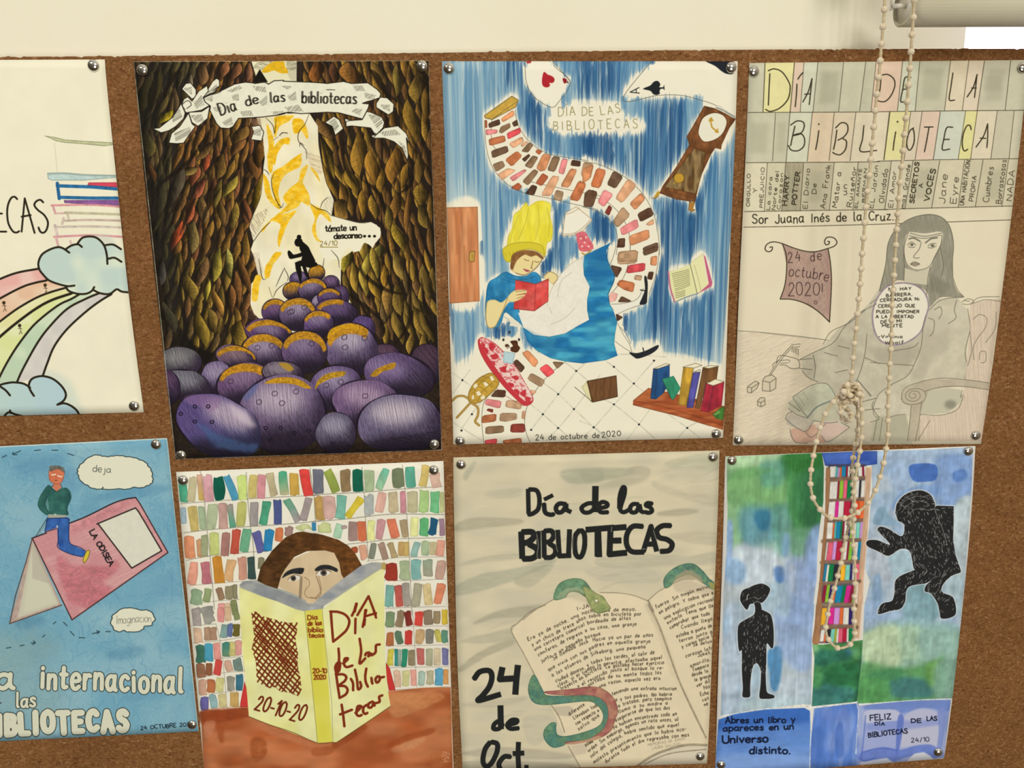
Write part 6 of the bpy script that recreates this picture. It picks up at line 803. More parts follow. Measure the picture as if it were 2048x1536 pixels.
def art_snake(A):
    a = K(900, 890, 4.39); b = K(1170, 890, 4.389); c = K(900, 1210, 4.71); d = K(1170, 1210, 4.711); R = A.r; blk = '#1d1f1e'
    A.fill([A.q], '#cfc5a6', col2='#d9cca9', tf=(60, 24), tex=.03)
    for f, p, col, al in ((a, '60 700 200 640 600 650 620 690 350 720 60 760', '#a9a186', .6), (a, '50 1240 300 1130 600 1080 880 1000 900 1040 500 1210 60 1320', '#a5a58e', .6), (a, '980 230 1317 210 1317 320 1050 330', '#a9a88e', .7), (b, '0 215 400 210 400 260 150 310 0 330', '#a9a88c', .7), (b, '400 200 560 200 540 300 300 370 60 380 200 330', '#b3ac90', .6), (b, '650 590 860 560 1000 580 850 620 660 620', '#a39c82', .6), (b, '700 160 900 100 1170 80 1150 220 900 200 760 200', '#b6b496', .6), (b, '600 320 900 420 1150 440 1150 540 900 480 650 400', '#bfb698', .6), (a, '120 260 220 140 200 220 140 310', '#a8a68c', .6), (a, '300 420 600 380 620 440 420 470', '#b5ae94', .5), (c, '90 590 300 430 560 330 600 370 350 480 120 620', '#a69f84', .65), (c, '210 180 450 60 800 0 860 0 700 110 420 130', '#a8a188', .65), (c, '90 340 400 260 600 220 600 320 300 360', '#b0aa90', .6), (a, '60 1060 300 980 600 950 600 990 300 1030', '#b3ad94', .6), (b, '100 1000 500 960 900 980 1140 940 1140 1040 700 1060 200 1080', '#b3ad95', .55), (b, '0 1100 300 1060 600 1100 640 1200 200 1200', '#c1b8a0', .6), (c, '100 940 400 900 700 860 700 900 400 960', '#bab196', .5), (c, '100 1400 500 1340 1100 1400 1100 1450 500 1440', '#a9a08a', .55), (c, '700 1060 1000 1080 860 1300 740 1300', '#bfb79c', .5), (b, '760 780 1140 760 1140 880 800 830', '#b8af92', .5), (a, '560 1180 860 1040 900 1080 700 1250', '#a9a58c', .5), (c, '100 1480 600 1470 1100 1500 1100 1536 100 1536', '#9e9580', .5)):
        A.blob(f(p), col, al, soft=5, wob=.5, tf=(30, 6), tex=.06)
    for i in range(90):
        x, y = R.uniform(910, 1430), R.uniform(905, 1530); l = R.uniform(30, 110); s_ = R.uniform(-.4, .05)
        A.curve([[x, y], [x+l*.5, y+l*s_*.6], [x+l, y+l*s_*.7]], R.uniform(2, 6), R.choice(['#a9a58c', '#ded2b2', '#b9b296', '#e3d6b4']), .28, taper=.9, soft=1.2)
    # open book
    pg = '#e6d5b0'
    bk = np.vstack([a('905 1360'), b('130 1295 300 1300 430 1320 550 1365 640 1290 700 1250 900 1170 1130 1140'), d('1165 1260 1140 1460 1000 1500 500 1536 -20 1536'), c('1230 1536 1115 1330 1000 1050 870 800 720 520 580 250 640 170 820 30 900 0')])
    A.fill([bk], pg, tex=.02, tf=(30, 30)); A.fill(np.vstack([b('560 1370 620 1536'), d('620 0 760 320 900 720 1020 1000 1140 1250 1080 1100 900 720 720 300 560 0')]), '#c9b894', .7, soft=5); A.fill(np.vstack([d('500 1536 640 1420 900 1330 1145 1320 1145 1480 900 1510')]), '#d8cdb4', .8); A.fill(b('760 1210 900 1170 960 1200 1140 1250 1140 1310 800 1290'), '#c6b79a', .7, soft=4); A.fill(a('1000 1330 1180 1290 1290 1480 1180 1380'), '#c9bb9c', .6, soft=4); A.fill(c('970 960 1130 950 1180 990 1140 1050 1010 1040'), '#bdb096', .7, soft=2); A.fill(c('1130 1320 1300 1300 1280 1400 1170 1420'), '#c4b59a', .6, soft=3)
    A.fill(d('600 0 700 200 840 620 900 760 800 640 700 330 620 120'), '#d9c5a4', .5, soft=4)
    for p, w in ((a('905 1358 760 1440 640 1536'), 2.2), (c('900 0 760 60 640 170 578 240 700 470 870 800'), 2.2), (c('955 945 1030 1060 1080 1200'), 2.4), (c('1115 1330 1230 1536'), 2.4), (b('130 1295 300 1300 430 1322 550 1368'), 2), (b('550 1368 640 1290 700 1255'), 2), (np.vstack([b('555 1368 600 1460'), d('600 0 700 200 850 620 960 880 1140 1250')]), 3.6), (d('490 1520 620 1430 760 1370 950 1320 1145 1320'), 5), (d('560 1500 800 1400 1140 1360'), 2.4), (b('1000 1195 1060 1225 1130 1250'), 1.2), (b('740 1230 860 1180 960 1180'), 1.6)): A.curve(p, w, '#8f8168', .75, tex=.2)
    tx = '#2e2519'
    def row(t, p, h=7.4, f=c): A.text(t, 0, 0, 0, 0, min(h, 7.4), 1.15, tx, .9, path=f(p), gap=3.2, jit=.4, sl=.1)
    row('I-JA', '1200 52 1310 22', 9)
    for t, p in (('Era ya de noche, una noche de s de mayo,', '738 340 1150 138 1342 72 1750 52'), ('y un chico de trece años subia en bicicleta por', '775 388 1150 200 1340 115 1800 98'), ('una carretera comarcal bordeada de altas', '800 432 1260 200 1400 165 1700 135'), ('coniferas, de regreso a su casa, una granja', '835 482 1220 282 1400 225 1755 192'), ('junto a un pequeño bosque.', '865 542 1250 335 1430 280'), ('Se llamaba Jack. Hacia ya un par de años', '975 520 1180 405 1400 335 1910 295'), ('que vivia con sus padres en aquella granja', '930 622 1280 445 1460 378 1885 355'), ('a las afueras de Silkeborg, una pequeña', '965 678 1230 535 1420 455 1840 405'), ('ciudad danesa, y todas las tardes, al salir de', '1000 728 1250 612 1430 528 1925 460'), ('clase, si el tiempo lo permitia, efectuaba aquel', '1020 775 1250 655 1430 575 1995 508'), ('trayecto en bicicleta. Le gustaba hacer ejercicio', '1050 805 1260 692 1450 600 2015 555'), ('y el recorrido junto al bosque lo re-', '1205 778 1400 685 1560 625 2010 605'), ('portaba de su mente todos los', '1310 772 1400 718 1560 682 1990 650'), ('una razon, aquella vez era', '1410 785 1560 735 1980 702'), ('teniendo una extraña intuicion', '1530 852 1700 805 2130 802'), ('a y sus padres. No habria', '1560 908 1720 875 2090 852'), ('se trataba, pero tampoco', '1570 972 1760 915 2085 892'), ('llamo a su madre a', '1590 1022 1760 965 2050 935'), ('asegurarse de que los dos', '1560 1100 1760 1015 2070 982'), ('ya habian encontrado todo en', '1540 1168 1760 1082 2135 1038'), ('orden. Sin embargo, apenas un rato antes, al', '1305 1385 1560 1215 1800 1118 2150 1092'), ('estaba', '1280 1335 1350 1290'), ('salir del colegio, habia sentido que aquel', '1330 1440 1560 1275 1760 1190 2155 1140'), ('molesto presentimiento que lo habia aco-', '1360 1495 1560 1365 1800 1245 2225 1182'), ('durante todo el dia regresaba con mas', '1470 1490 1660 1362 1850 1285 2250 1235'), ('diferente.', '1125 1042 1280 942'), ('Llevaban todo', '1170 1078 1400 948'), ('con respecto a', '1190 1132 1405 1002'), ('salvo que', '1212 1182 1408 1050')): row(t, p)
    A.text('MEMORIAS DE IDHUN', *d('595 1330')[0], *d('940 1270')[0], 5, .8, '#8f8470', .8); A.text('LAURA GALLEGO', *d('635 1362')[0], *d('900 1320')[0], 5, .8, '#8f8470', .8)
    for t, p in (('fuerza. Sin ningún motivo', '625 1435 850 1330 1100 1252'), ('en peligro. Y sabia que e', '655 1485 850 1390 1128 1310'), ('una explicacion racional', '700 1532 900 1440 1132 1362')): row(t, p, 10, b)
    for t, p in (('evitarlo. Tenia que lle', '780 182 960 90 1210 20'), ('comprobar que todo', '805 228 960 150 1175 92'), ('Cuando llego', '910 225 1200 142'), ('estaba a punto de', '865 308 1195 208'), ('terron junto a', '890 355 1200 262'), ('y corrio hacia l', '915 408 1200 302'), ('Se detuv', '1020 392 1195 352'), ('corazon lati', '950 495 1195 418'), ('Jokes,', '1065 492 1190 458'), ('amarillo,', '995 588 1180 522'), ('Tampoco', '1015 628 1165 578'), ('desde la', '1010 675 1160 632'), ('la granja', '1035 722 1185 678'), ('ver dif', '1055 772 1180 728'), ('No', '1125 798 1178 778'), ('Echo', '1090 860 1165 838'), ('cas', '1110 910 1165 885'), ('ne', '1125 952 1160 942')): row(t, p, 9.5, d)
    # snakes
    gr, tl = '#648a68', '#7f9a62'
    def body(P, w0, w1, col, col2, g):
        q = spline(P, n=10); t = np.gradient(q, axis=0); t /= np.hypot(*t.T)[:, None]; n = np.stack([-t[:, 1], t[:, 0]], 1); w = np.interp(np.linspace(0, 1, len(q)), np.linspace(0, 1, len(w0)), w0)[:, None]; v = np.interp(np.linspace(0, 1, len(q)), np.linspace(0, 1, len(w1)), w1)[:, None]
        A.fill([np.vstack([q+n*w, (q-n*v)[::-1]])], col, col2=col2, g=g, tex=.16, tf=(7, 7), ed=.3)
        A.strokes([[q[i]+n[i]*w[i]*.9, q[i]-n[i]*v[i]*.5+t[i]*1.5] for i in range(2, len(q)-2, 2)], 1, '#2f6658', .25)
    A.blob(a('912 1358 925 1270 980 1200 1090 1170 1180 1190 1240 1270 1250 1320 1200 1340 1130 1300 1050 1290 1000 1345'), gr, tex=.2, tf=(9, 9), ed=.4, col2='#6f9470'); A.fill(a('935 1350 960 1300 1040 1250 1120 1250 1200 1290 1170 1310 1100 1290 1040 1300 1000 1345'), '#a8b088', .6, soft=2); A.curve(a('1010 1345 1050 1290 1130 1285 1190 1330'), 1.4, '#6a5f44', .7)
    A.blob(b('-20 1240 40 1260 100 1300 160 1330 200 1390 225 1430 200 1455 120 1478 70 1455 30 1390 0 1320'), '#8a9a5e', tex=.12, tf=(10, 8), ed=.4, col2='#a3a66c'); A.fill([ell(*b('100 1367')[0], 3.4, 3.2)], '#ebe4c8'); A.loop(ell(*b('100 1367')[0], 3.6, 3.4), 1, '#5c6a3c'); A.curve(b('225 1430 190 1460 110 1478'), 1.4, '#4a5a34')
    A.blob(b('700 1255 690 1180 740 1110 820 1060 900 1038 970 1050 1040 1110 1090 1170 1140 1215 1130 1270 1060 1230 980 1170 900 1140 800 1180 750 1240'), gr, tex=.2, tf=(8, 8), ed=.4, col2='#587f6c'); A.fill(b('760 1230 800 1150 880 1095 940 1100 1020 1160 1040 1210 960 1180 880 1165 800 1190'), '#a99a78', .75, soft=1.5); A.fill(b('1080 1200 1140 1215 1140 1280 1100 1250'), '#a8a45c', .9)
    A.blob(c('800 660 755 700 735 790 750 870 790 920 850 940 960 940 1100 925 1250 910 1340 915 1400 960 1440 1030 1430 1100 1380 1150 1280 1190 1150 1225 1060 1235 1010 1215 1000 1160 1000 1110 950 1110 890 1170 880 1240 920 1310 980 1345 1070 1325 1120 1290 1290 1270 1420 1215 1490 1130 1500 1010 1450 900 1370 860 1250 850 1100 855 920 850 880 810'), gr, tex=.14, tf=(9, 9), ed=.35, col2='#52806f')
    A.blob(np.vstack([c('890 815 1000 805 1180 785 1272 770'), d('90 768 170 790 240 840 290 910 310 1010 285 1080 250 1180 150 1250 0 1290'), c('1180 1310 1110 1310 1090 1290 1290 1270'), d('60 1250 170 1170 215 1060 205 950 140 880 60 855'), c('1250 850 1100 853 930 840')]), '#a5625a', tex=.12, tf=(9, 9), ed=.35, col2='#b57e66'); A.blob(c('1100 1305 1290 1265 1400 1230 1410 1260 1250 1300 1130 1315'), '#c39a78', .8)
    A.strokes([spline(c(p)) for p in ('740 760 800 780', '742 830 800 810', '770 890 820 840', '830 935 850 870', '890 1180 950 1190', '885 1240 950 1225', '930 1310 980 1250', '1000 1335 1010 1260', '950 1110 970 1170', '780 690 830 760')], 1.1, '#2a6660', .5)
    # black brush lettering
    def bold(L, w): A.strokes([spline(q) if len(q) > 3 else q for q in L], w, blk, sq=1)
    bold([a('685 385 690 605'), a('690 390 760 400 785 470 775 560 730 600 690 612'), a('825 510 835 590 880 612 910 608'), a('1020 520 960 515 930 550 945 590 985 585 1015 540'), a('1020 515 1022 570 1065 590')], 9); bold([a('825 480 905 440')], 8)
    bold([b('92 360 88 590')], 13); bold([b('70 510 20 515 -30 550 -10 590 40 590 80 560'), b('130 555 190 540 195 515 160 500 130 515 118 560 140 590 205 590'), b('300 560 305 450 330 375 350 380 345 440 320 520 310 570 340 590 385 570'), b('470 520 420 520 395 555 410 590 450 585 478 525'), b('478 520 490 580 520 595'), b('590 515 550 510 535 530 575 550 588 580 560 595 525 588')], 8.5)
    bold([a('625 760 635 1000'), a('630 765 720 765 735 810 690 850 640 865'), a('690 870 760 910 765 960 720 995 640 1000')], 12); bold([a('778 755 780 1000')], 9); bold([a('822 750 828 990'), a('828 755 890 755 910 800 880 845 840 855'), a('870 865 920 900 925 950 890 985 830 988')], 10); bold([a('945 745 960 975 1065 970'), a('1050 740 1040 975')], 10); bold([a('1140 745 1100 800 1095 900 1110 970 1150 980 1180 900 1180 790 1150 745')], 10); bold([a('1190 745 1440 725'), a('1300 735 1310 985'), b('110 740 110 980')], 12); bold([b('225 715 215 960 370 945'), b('240 730 365 720'), b('235 840 320 838')], 12); bold([b('510 715 420 715 370 780 365 870 410 935 520 940')], 10.5); bold([b('510 940 580 715 630 935'), b('545 870 610 870')], 10.5); bold([b('755 708 680 710 630 750 650 810 720 830 765 870 740 925 660 935')], 10.5)
    A.strokes([spline(a(p)) for p in ('760 780 775 870 765 960 772 1005', '800 760 805 1000', '925 760 930 870 945 940', '1080 790 1075 940')]+[b('235 715 232 765'), b('600 745 660 945'), b('500 915 530 910')], 1, '#cfc8ae', .8)
    bold([c('225 700 280 630 370 620 395 680 370 770 310 850 270 900 480 840')], 11); bold([c('495 585 470 700 640 690'), c('640 565 625 700 615 845')], 12.5); bold([c('475 945 480 1170')], 12); bold([c('470 1085 420 1120 410 1165 460 1165 500 1120'), c('540 1130 620 1110 630 1085 580 1085 540 1130 570 1165 650 1160')], 9); bold([c('380 1290 330 1360 310 1470 340 1520 390 1490 440 1390 445 1310 390 1290')], 10); bold([c('570 1430 510 1430 460 1500 490 1580'), c('645 1290 640 1420 650 1580'), c('590 1400 700 1395'), c('700 1530 740 1530')], 10)
    A.fill([A.q], '#b8ab8e', .08, gr=1)

def art_ladder(A):
    e = K(1430, 890, 4.387); f = K(1700, 880, 4.267); g = K(1420, 1210, 4.712); h = K(1680, 1210, 4.711); R = A.r; pap = '#e6e0d2'; blk = '#262626'
    A.fill([A.q], pap, tex=.02, tf=(40, 40))
    W = dict(wob=.45, tf=(22, 22), tex=.06)
    # left panel
    lp = np.vstack([e('100 105 400 90 940 70 955 200 950 500 920 700 900 900 890 1200 860 1400'), g('985 -20 960 300 955 940 870 935 400 990 100 1050'), e('75 1300 95 1000 110 600')])
    A.fill([lp], '#9fb4c0', col2='#b9c3c4', tf=(26, 40), tex=.05); A.clip(lp)
    for fn, p, col, al, so in ((e, '90 90 600 80 600 250 300 300 120 260', '#a8cb95', .9, 12), (e, '600 70 960 60 960 500 900 760 700 800 640 500 590 250', '#35773f', .95, 12), (e, '620 80 940 70 900 220 700 240', '#2f6f2e', .8, 8), (e, '110 260 400 210 620 300 600 560 400 600 130 560', '#7aaf6c', .95, 14), (e, '400 170 580 140 590 340 430 360', '#5a9a86', .7, 10), (e, '110 540 260 560 240 900 130 900', '#86b37c', .9, 8), (e, '230 560 520 560 560 760 440 900 260 860', '#5a8f96', .85, 14), (e, '350 590 480 590 460 740 380 730', '#2f6f8f', .8, 8), (e, '500 560 660 560 640 900 560 960', '#5f9a86', .8, 10), (e, '640 740 880 720 860 900 700 980 660 900', '#6a9f78', .85, 12), (e, '400 860 560 860 560 980 420 960', '#8fb9a0', .6, 12), (e, '150 900 520 940 520 1200 160 1200', '#c3cdd2', .9, 14), (e, '95 1000 250 1050 240 1200 100 1200', '#86a9ca', .8, 10), (e, '520 1080 600 1080 600 1200 540 1200', '#4a78b4', .85, 6), (e, '600 780 660 800 640 960 590 960', '#7a9cc0', .7, 6), (e, '800 850 920 700 930 1100 820 1200', '#8aa4cf', .85, 10), (e, '640 1020 800 1040 880 1200 860 1536 640 1536', '#93aad2', .8, 16), (e, '110 680 150 690 150 960 110 980', '#8aa6d0', .85, 4), (e, '660 1040 700 1080 690 1300 640 1250', '#c9d0d4', .6, 8), (g, '550 440 680 410 650 760 590 800 560 650', '#4a86b4', .9, 5), (g, '620 0 980 0 960 560 800 600 650 400', '#8fa9d0', .8, 14), (g, '100 100 260 100 280 900 100 950', '#b4c3d2', .8, 12), (g, '640 780 760 680 940 700 950 920 700 920', '#bccad4', .85, 8), (g, '130 90 180 90 180 260 120 260', '#8fb0c8', .5, 8), (g, '330 900 950 880 950 960 400 990', '#b3c9cc', .7, 8), (e, '120 220 400 190 500 230 160 300', '#5f9a5c', .4, 4), (e, '640 300 760 280 780 700 660 640', '#4f9454', .6, 10), (e, '720 280 960 220 960 520 880 700 740 640', '#37764a', .6, 10), (e, '470 1260 640 1240 640 1500 500 1440', '#a6bfcb', .7, 10)):
        A.blob(fn(p), col, al, soft=so, **W)
    A.fill([lp], '#ffffff', .06, gr=1); A.clip(); A.mottle([lp], .11, (9, 60)); A.mottle([lp], .1, (16, 16))
    # right panel
    rp = np.vstack([f('235 95 600 85 1050 60 1035 460 1015 700 980 1200 950 1500'), h('1130 300 1060 880 160 930 200 330 225 -20'), f('120 1200 155 800 190 400 180 230')])
    A.fill([rp], '#9cb3c8', col2='#b4c2cc', tf=(30, 30), tex=.05); A.clip(rp)
    for fn, p, col, al, so in ((f, '240 100 1040 70 1040 180 600 180 250 190', '#a4b9d0', .8, 10), (f, '330 220 520 200 500 400 380 420', '#8ea8c8', .6, 10), (f, '720 170 1040 160 1030 460 900 560 740 540', '#7d9bca', .85, 12), (f, '500 240 560 205 730 215 735 330 650 355 540 345', '#4168b0', .95, 2), (f, '880 280 970 250 1000 310 940 355 890 350', '#4d74b6', .7, 5), (f, '600 370 760 400 740 470 620 440', '#6d90c4', .7, 8), (f, '360 560 440 450 600 390 620 430 480 480 400 600', '#7d9cc6', .8, 6), (f, '240 590 300 570 330 640 420 720 220 720 200 680', '#84a6bc', .85, 3), (f, '890 570 1030 480 1020 700 960 1200 900 1000', '#b9c6c6', .9, 6), (f, '170 850 500 950 540 1120 400 1200 200 1180', '#b9c3cc', .8, 10), (f, '340 970 520 960 540 1110 420 1180 360 1150', '#9fbdc4', .7, 6), (f, '200 1180 260 1160 260 1400 200 1420', '#7d9cba', .8, 6), (f, '480 1260 640 1220 760 1400 720 1536 480 1536', '#7fa3aa', .95, 6), (f, '800 1240 980 1160 950 1536 900 1400', '#a9bfc2', .8, 8), (f, '150 1380 260 1400 300 1536 120 1536', '#93adcb', .8, 10)):
        A.blob(fn(p), col, al, soft=so, **W)
    for p, col, al, so in (('220 230 700 190 1120 230 1110 560 1060 880 160 930 190 450', '#8aad94', .95, 8), ('350 180 700 120 1080 180 1060 260 600 230', '#8fb1b4', .8, 8), ('240 260 540 200 600 420 520 600 320 600 220 480', '#bccfa6', .95, 14), ('560 220 760 220 740 480 600 480', '#a3c09f', .8, 12), ('760 240 1090 250 1070 520 800 500', '#94b7a8', .9, 12), ('200 560 560 600 880 540 980 480 960 740 880 900 160 930', '#5a9658', .95, 12), ('460 720 640 680 860 740 860 860 500 860', '#3f7472', .9, 12), ('280 640 560 600 560 700 340 720', '#3f7f52', .8, 10), ('820 560 960 540 900 740 840 760', '#6fa552', .8, 10), ('180 700 440 720 440 900 170 920', '#4f9050', .8, 10), ('900 560 1100 540 1060 880 900 880', '#7fa690', .85, 12), ('160 180 340 130 340 200 230 250', '#9db4c8', .7, 8)):
        A.blob(h(p), col, al, soft=so, **W)
    A.fill([rp], '#ffffff', .06, gr=1); A.clip(); A.mottle([rp], .08, (9, 40)); A.mottle([rp], .11, (18, 14))
    # green block under the ladder, blue panels below
    gb = np.vstack([g('965 370 1060 375 1440 330 1430 500 1385 910 960 955 985 500')]); A.fill([gb], '#3f7f4f', tex=.08, tf=(20, 20), col2='#2f6a4c'); A.clip(gb)
    for p, col in (('960 360 1030 380 1000 500 960 480', '#86b37c'), ('1280 400 1370 390 1370 470 1290 470', '#3a6a94'), ('980 460 1100 420 1300 460 1300 520 1000 560', '#33705c'), ('960 780 1300 760 1330 900 960 950', '#437f7a'), ('1330 350 1440 330 1430 520 1350 500', '#5f9a5c'), ('1100 600 1380 560 1380 760 1150 740', '#2f7044'), ('960 600 1060 600 1040 780 960 760', '#4f8f56'), ('1040 370 1400 340 1380 400 1080 410', '#4f8a4c')): A.blob(g(p), col, .8, soft=8, **W)
    A.clip(); A.mottle([gb], .2, (18, 14)); A.curve(h('195 350 190 560 165 760 155 900'), 1.8, '#2f5a44', .6)
    bp = np.vstack([g('80 1080 250 1020 500 985 890 970 945 1000 950 1200 940 1536 30 1600 60 1350')]); A.fill([bp], '#4f7cc4', col2='#6f95d2', g=g('500 1000 500 1450'), tex=.08, tf=(26, 10)); A.clip(bp); A.blob(g('100 1080 500 990 930 970 930 1100 500 1120 110 1180'), '#3a69b8', .8, soft=10, **W); A.blob(g('70 1430 940 1430 940 1600 30 1600'), '#86a6dc', .8, soft=12, **W); A.blob(g('600 1200 930 1180 930 1280 620 1290'), '#668fd2', .6, soft=8, **W); A.clip()
    mp = np.vstack([g('980 975 1200 945 1400 925 1400 1400 1420 1536 940 1600 950 1300')]); A.fill([mp], '#5b80c8', col2='#7d98d4', tf=(9, 40), tex=.1); A.clip(mp); A.blob(g('960 1200 1060 1180 1040 1480 950 1500'), '#4a70bc', .7, soft=8, **W); A.blob(g('1180 1200 1240 1100 1260 1400 1190 1420'), '#4569b6', .6, soft=6, **W); A.blob(g('1040 1020 1260 980 1300 1080 1060 1080'), '#6a85c8', .6, soft=8, **W); A.clip()
    rb = np.vstack([h('170 950 600 905 1045 890 1020 1100 980 1440 500 1490 160 1536 180 1200')]); A.fill([rb], '#8e9dcd', col2='#a3aed4', tf=(26, 26), tex=.05); A.clip(rb)
    A.blob(h('250 940 600 900 1040 900 1010 1000 800 970 600 1020 520 980 260 990'), '#6f88c8', .85, soft=5, **W); A.fill([spline(h('240 1000 400 985 520 990 575 1040 560 1090 400 1100 240 1110'), True)], '#c3c4d6', .9, soft=2); A.fill([spline(h('600 1080 640 1020 760 975 900 1000 970 1050 950 1130 800 1160 600 1180'), True)], '#bcbcd0', .9, soft=3); A.fill(h('580 1150 960 1130 930 1340 760 1330 560 1350'), '#c2c0cf', .9, soft=5); A.fill(h('240 1120 560 1100 540 1340 220 1390'), '#a3acd4', .9, soft=5); A.fill(h('250 1120 560 1090 960 1080 940 1130 600 1180 250 1180'), '#7c8ccc', .55, soft=4); A.blob(h('190 1400 400 1340 560 1370 700 1330 860 1320 960 1400 860 1450 780 1400 640 1430 480 1470 200 1470'), '#6a7fc6', .9, soft=3, **W); A.blob(h('545 1060 600 1060 580 1250 545 1400 525 1400'), '#6478c2', .9, soft=1.5); A.blob(h('920 1000 1000 1000 950 1400 910 1380 930 1180'), '#7f90c8', .85, soft=2)
    A.fill(h('640 1460 700 1400 790 1385 850 1420 900 1470 640 1500'), '#d8d8dc', .95, soft=1); A.fill(h('200 1480 440 1440 500 1480 400 1510 160 1540'), '#d3d4dc', .9, soft=2); A.clip()
    A.strokes([spline(h(p)) for p in ('240 1040 228 1200 205 1400 200 1450', '180 1440 230 1470 330 1440', '200 1390 380 1350 540 1370')], 2.4, '#4f66b4', .7, soft=.5)
    A.strokes([h('160 930 175 1000 150 1400'), g('945 970 950 1200 940 1536')], 2.4, '#dfe2ea', .7, tex=.3)
    A.strokes([np.vstack([h('160 935 400 920 600 905 800 890 1050 885')]), g('100 1045 400 998 560 975 880 945 960 965 1200 945 1390 912')], 1.8, '#e2e4e0', .75, tex=.4, tf=(5, 5))
    # ladder of books
    A.fill(np.vstack([e('935 65 960 200 955 500 930 800 880 1300'), g('985 0 960 360 1060 372 1440 330 1455 0'), e('1360 1200')]), pap)
    A.fill(np.vstack([f('120 230 190 230 165 500 150 850 120 1200 115 1400'), h('225 0 205 330 130 340 150 0'), f('30 1400 70 1000 110 600')]), '#e6d8c6')
    A.fill([np.vstack([e('935 70 1360 52'), f('232 95 232 205 100 225'), e('1330 190 1180 185 1020 195 965 180 950 120')])], '#3a59a8', col2='#4c6cb8', tf=(20, 12), tex=.08, ed=.3)
    cn = {'w': pap, 't': '#5bb9b2', 'l': '#d49ad8', 'o': '#e8713a', 'b': '#1f86ac', 'g': '#168046', 'm': '#96243e', 'r': '#bb2440', 'p': '#e6647a', 'y': '#8fc43c', 'k': '#2c2c34', 'f': '#dc2f8f', 'n': '#352666', 'a': '#efb030', 'v': '#a9b43a', 's': '#7fcdb8', 'e': '#e24a28'}
    rows = [(e, 195, 285, 1010, 1325, 1000, 1330, 'w3 t1 l1 o1 b2 m1 w1 k1 w1 g2 w2 m1 w1'), (e, 315, 475, 1010, 1320, 1000, 1310, 'w4 m1 y2 p2 g2 k1 w3 k1 w2'), (e, 500, 650, 1000, 1310, 985, 1310, 'w4 f2 w3 r4 k1 a1 e3 o3'), (e, 680, 825, 985, 1310, 975, 1300, 'w3 o1 t1 b2 g1 m1 w2 n1 y2 w1 s2 l2'), (e, 850, 1010, 980, 1290, 960, 1275, 'w1 p3 l2 r3 n1 w2 m1 y2 b1 w2 b2'), (e, 1050, 1195, 965, 1270, 945, 1265, 'b1 w1 g2 k3 a2 s2 n1 w1 p2'), (e, 1235, 1385, 955, 1240, 935, 1210, 'm2 y2 n2 o2 b4 g2 f3 m2 y1'), (g, 30, 185, 1055, 1345, 1040, 1340, 'a3 b1 f3 l3 o2 w3 n2'), (g, 225, 350, 1050, 1345, 1030, 1345, 'w2 o1 k2 s2 v1 w1 p2 r2 w1 g2')]
    for fn, y0, y1, x0, x1, u0, u1, t in rows:
        it = t.split(); tot = sum(int(q[1:]) for q in it); s = 0
        A.fill(fn(f'{x0-15} {y0-25} {x1} {y0-28} {u1} {y1+8} {u0-15} {y1+10}'), '#55303a' if 'r' in t else '#4a3a44', .8, soft=1)
        for q in it:
            n = int(q[1:]); pa, pb = s/tot, (s+n)/tot; s += n; j = R.normal()*4
            P = fn(f'{x0+(x1-x0)*pa} {y0+j-4} {x0+(x1-x0)*pb} {y0+j-6} {u0+(u1-u0)*pb} {y1+j} {u0+(u1-u0)*pa} {y1+j+3}')
            A.fill([P], cn[q[0]], tex=.1, tf=(4, 16), ed=.2)
    for p in (e('960 300 1080 280 1330 270 1330 300 1180 310 1000 325'), e('985 480 1160 465 1340 455 1340 485 1160 490 990 500'), e('960 655 1130 640 1320 650 1320 675 1100 670 970 680'), e('930 830 1100 825 1310 815 1310 845 1100 845 930 860'), e('920 1020 1100 1010 1290 1005 1290 1030 1100 1035 920 1045'), e('910 1210 1060 1190 1270 1180 1275 1210 1070 1215 920 1240'), e('920 1395 1080 1380 1240 1385 1240 1420 1080 1415 920 1430'), g('985 200 1150 180 1400 185 1400 215 1180 225 990 240')): A.fill([p], '#85684f', .85, soft=1, tex=.2, tf=(8, 4))
    A.blob(np.vstack([e('975 210 1000 205 1012 240 1000 500 985 700 960 1000 935 1300'), g('1060 0 1040 200 1030 355 965 355 985 200 1000 0'), e('890 1400 915 1200 940 900 965 600 970 400')]), '#a87a54', tex=.12, tf=(5, 20), ed=.2); A.fill(e('945 800 975 830 960 1100 930 1250'), '#8f6440', .4, soft=3)
    A.fill(np.vstack([f('135 235 185 235 165 500 145 850 115 1180 108 1400'), h('205 0 190 180 180 320 130 300 140 0'), f('60 1400 85 1000 120 600')]), '#d3ab88', .95, tex=.12, tf=(5, 30)); A.fill(h('140 0 190 0 170 300 125 330'), '#c4a074', .8); A.curve(np.vstack([f('150 240 130 600 95 1000 75 1300'), h('150 120 140 300')]), 1.2, '#b0886a', .6); A.fill([ell(*e('1270 1195')[0], 3.5, 4), ell(*e('1240 1410')[0], 3.5, 4), ell(*g('1385 210')[0], 3.5, 4)], '#6f5a48', .8)
    # black figures with scratched light marks
    def black(p, n, box, fn, an):
        A.fill([p+[0, 0]], '#e8e6de', .0); A.strokes([np.vstack([p, p[:1]])], 3.4, '#dfe0dc', .7); A.fill([p], blk, tex=.1, tf=(6, 6)); A.clip(p); L = []
        x0, y0, x1, y1 = box
        for i in range(n):
            x, y = R.uniform(x0, x1), R.uniform(y0, y1); t = math.radians(an(x, y)+R.normal()*10); l = R.uniform(5, 34)
            L.append(fn([[x, y], [x+l*math.cos(t), y+l*math.sin(t)]]))
        A.strokes(L, 1.05, '#d6d3ca', .8, taper=.3); A.clip()
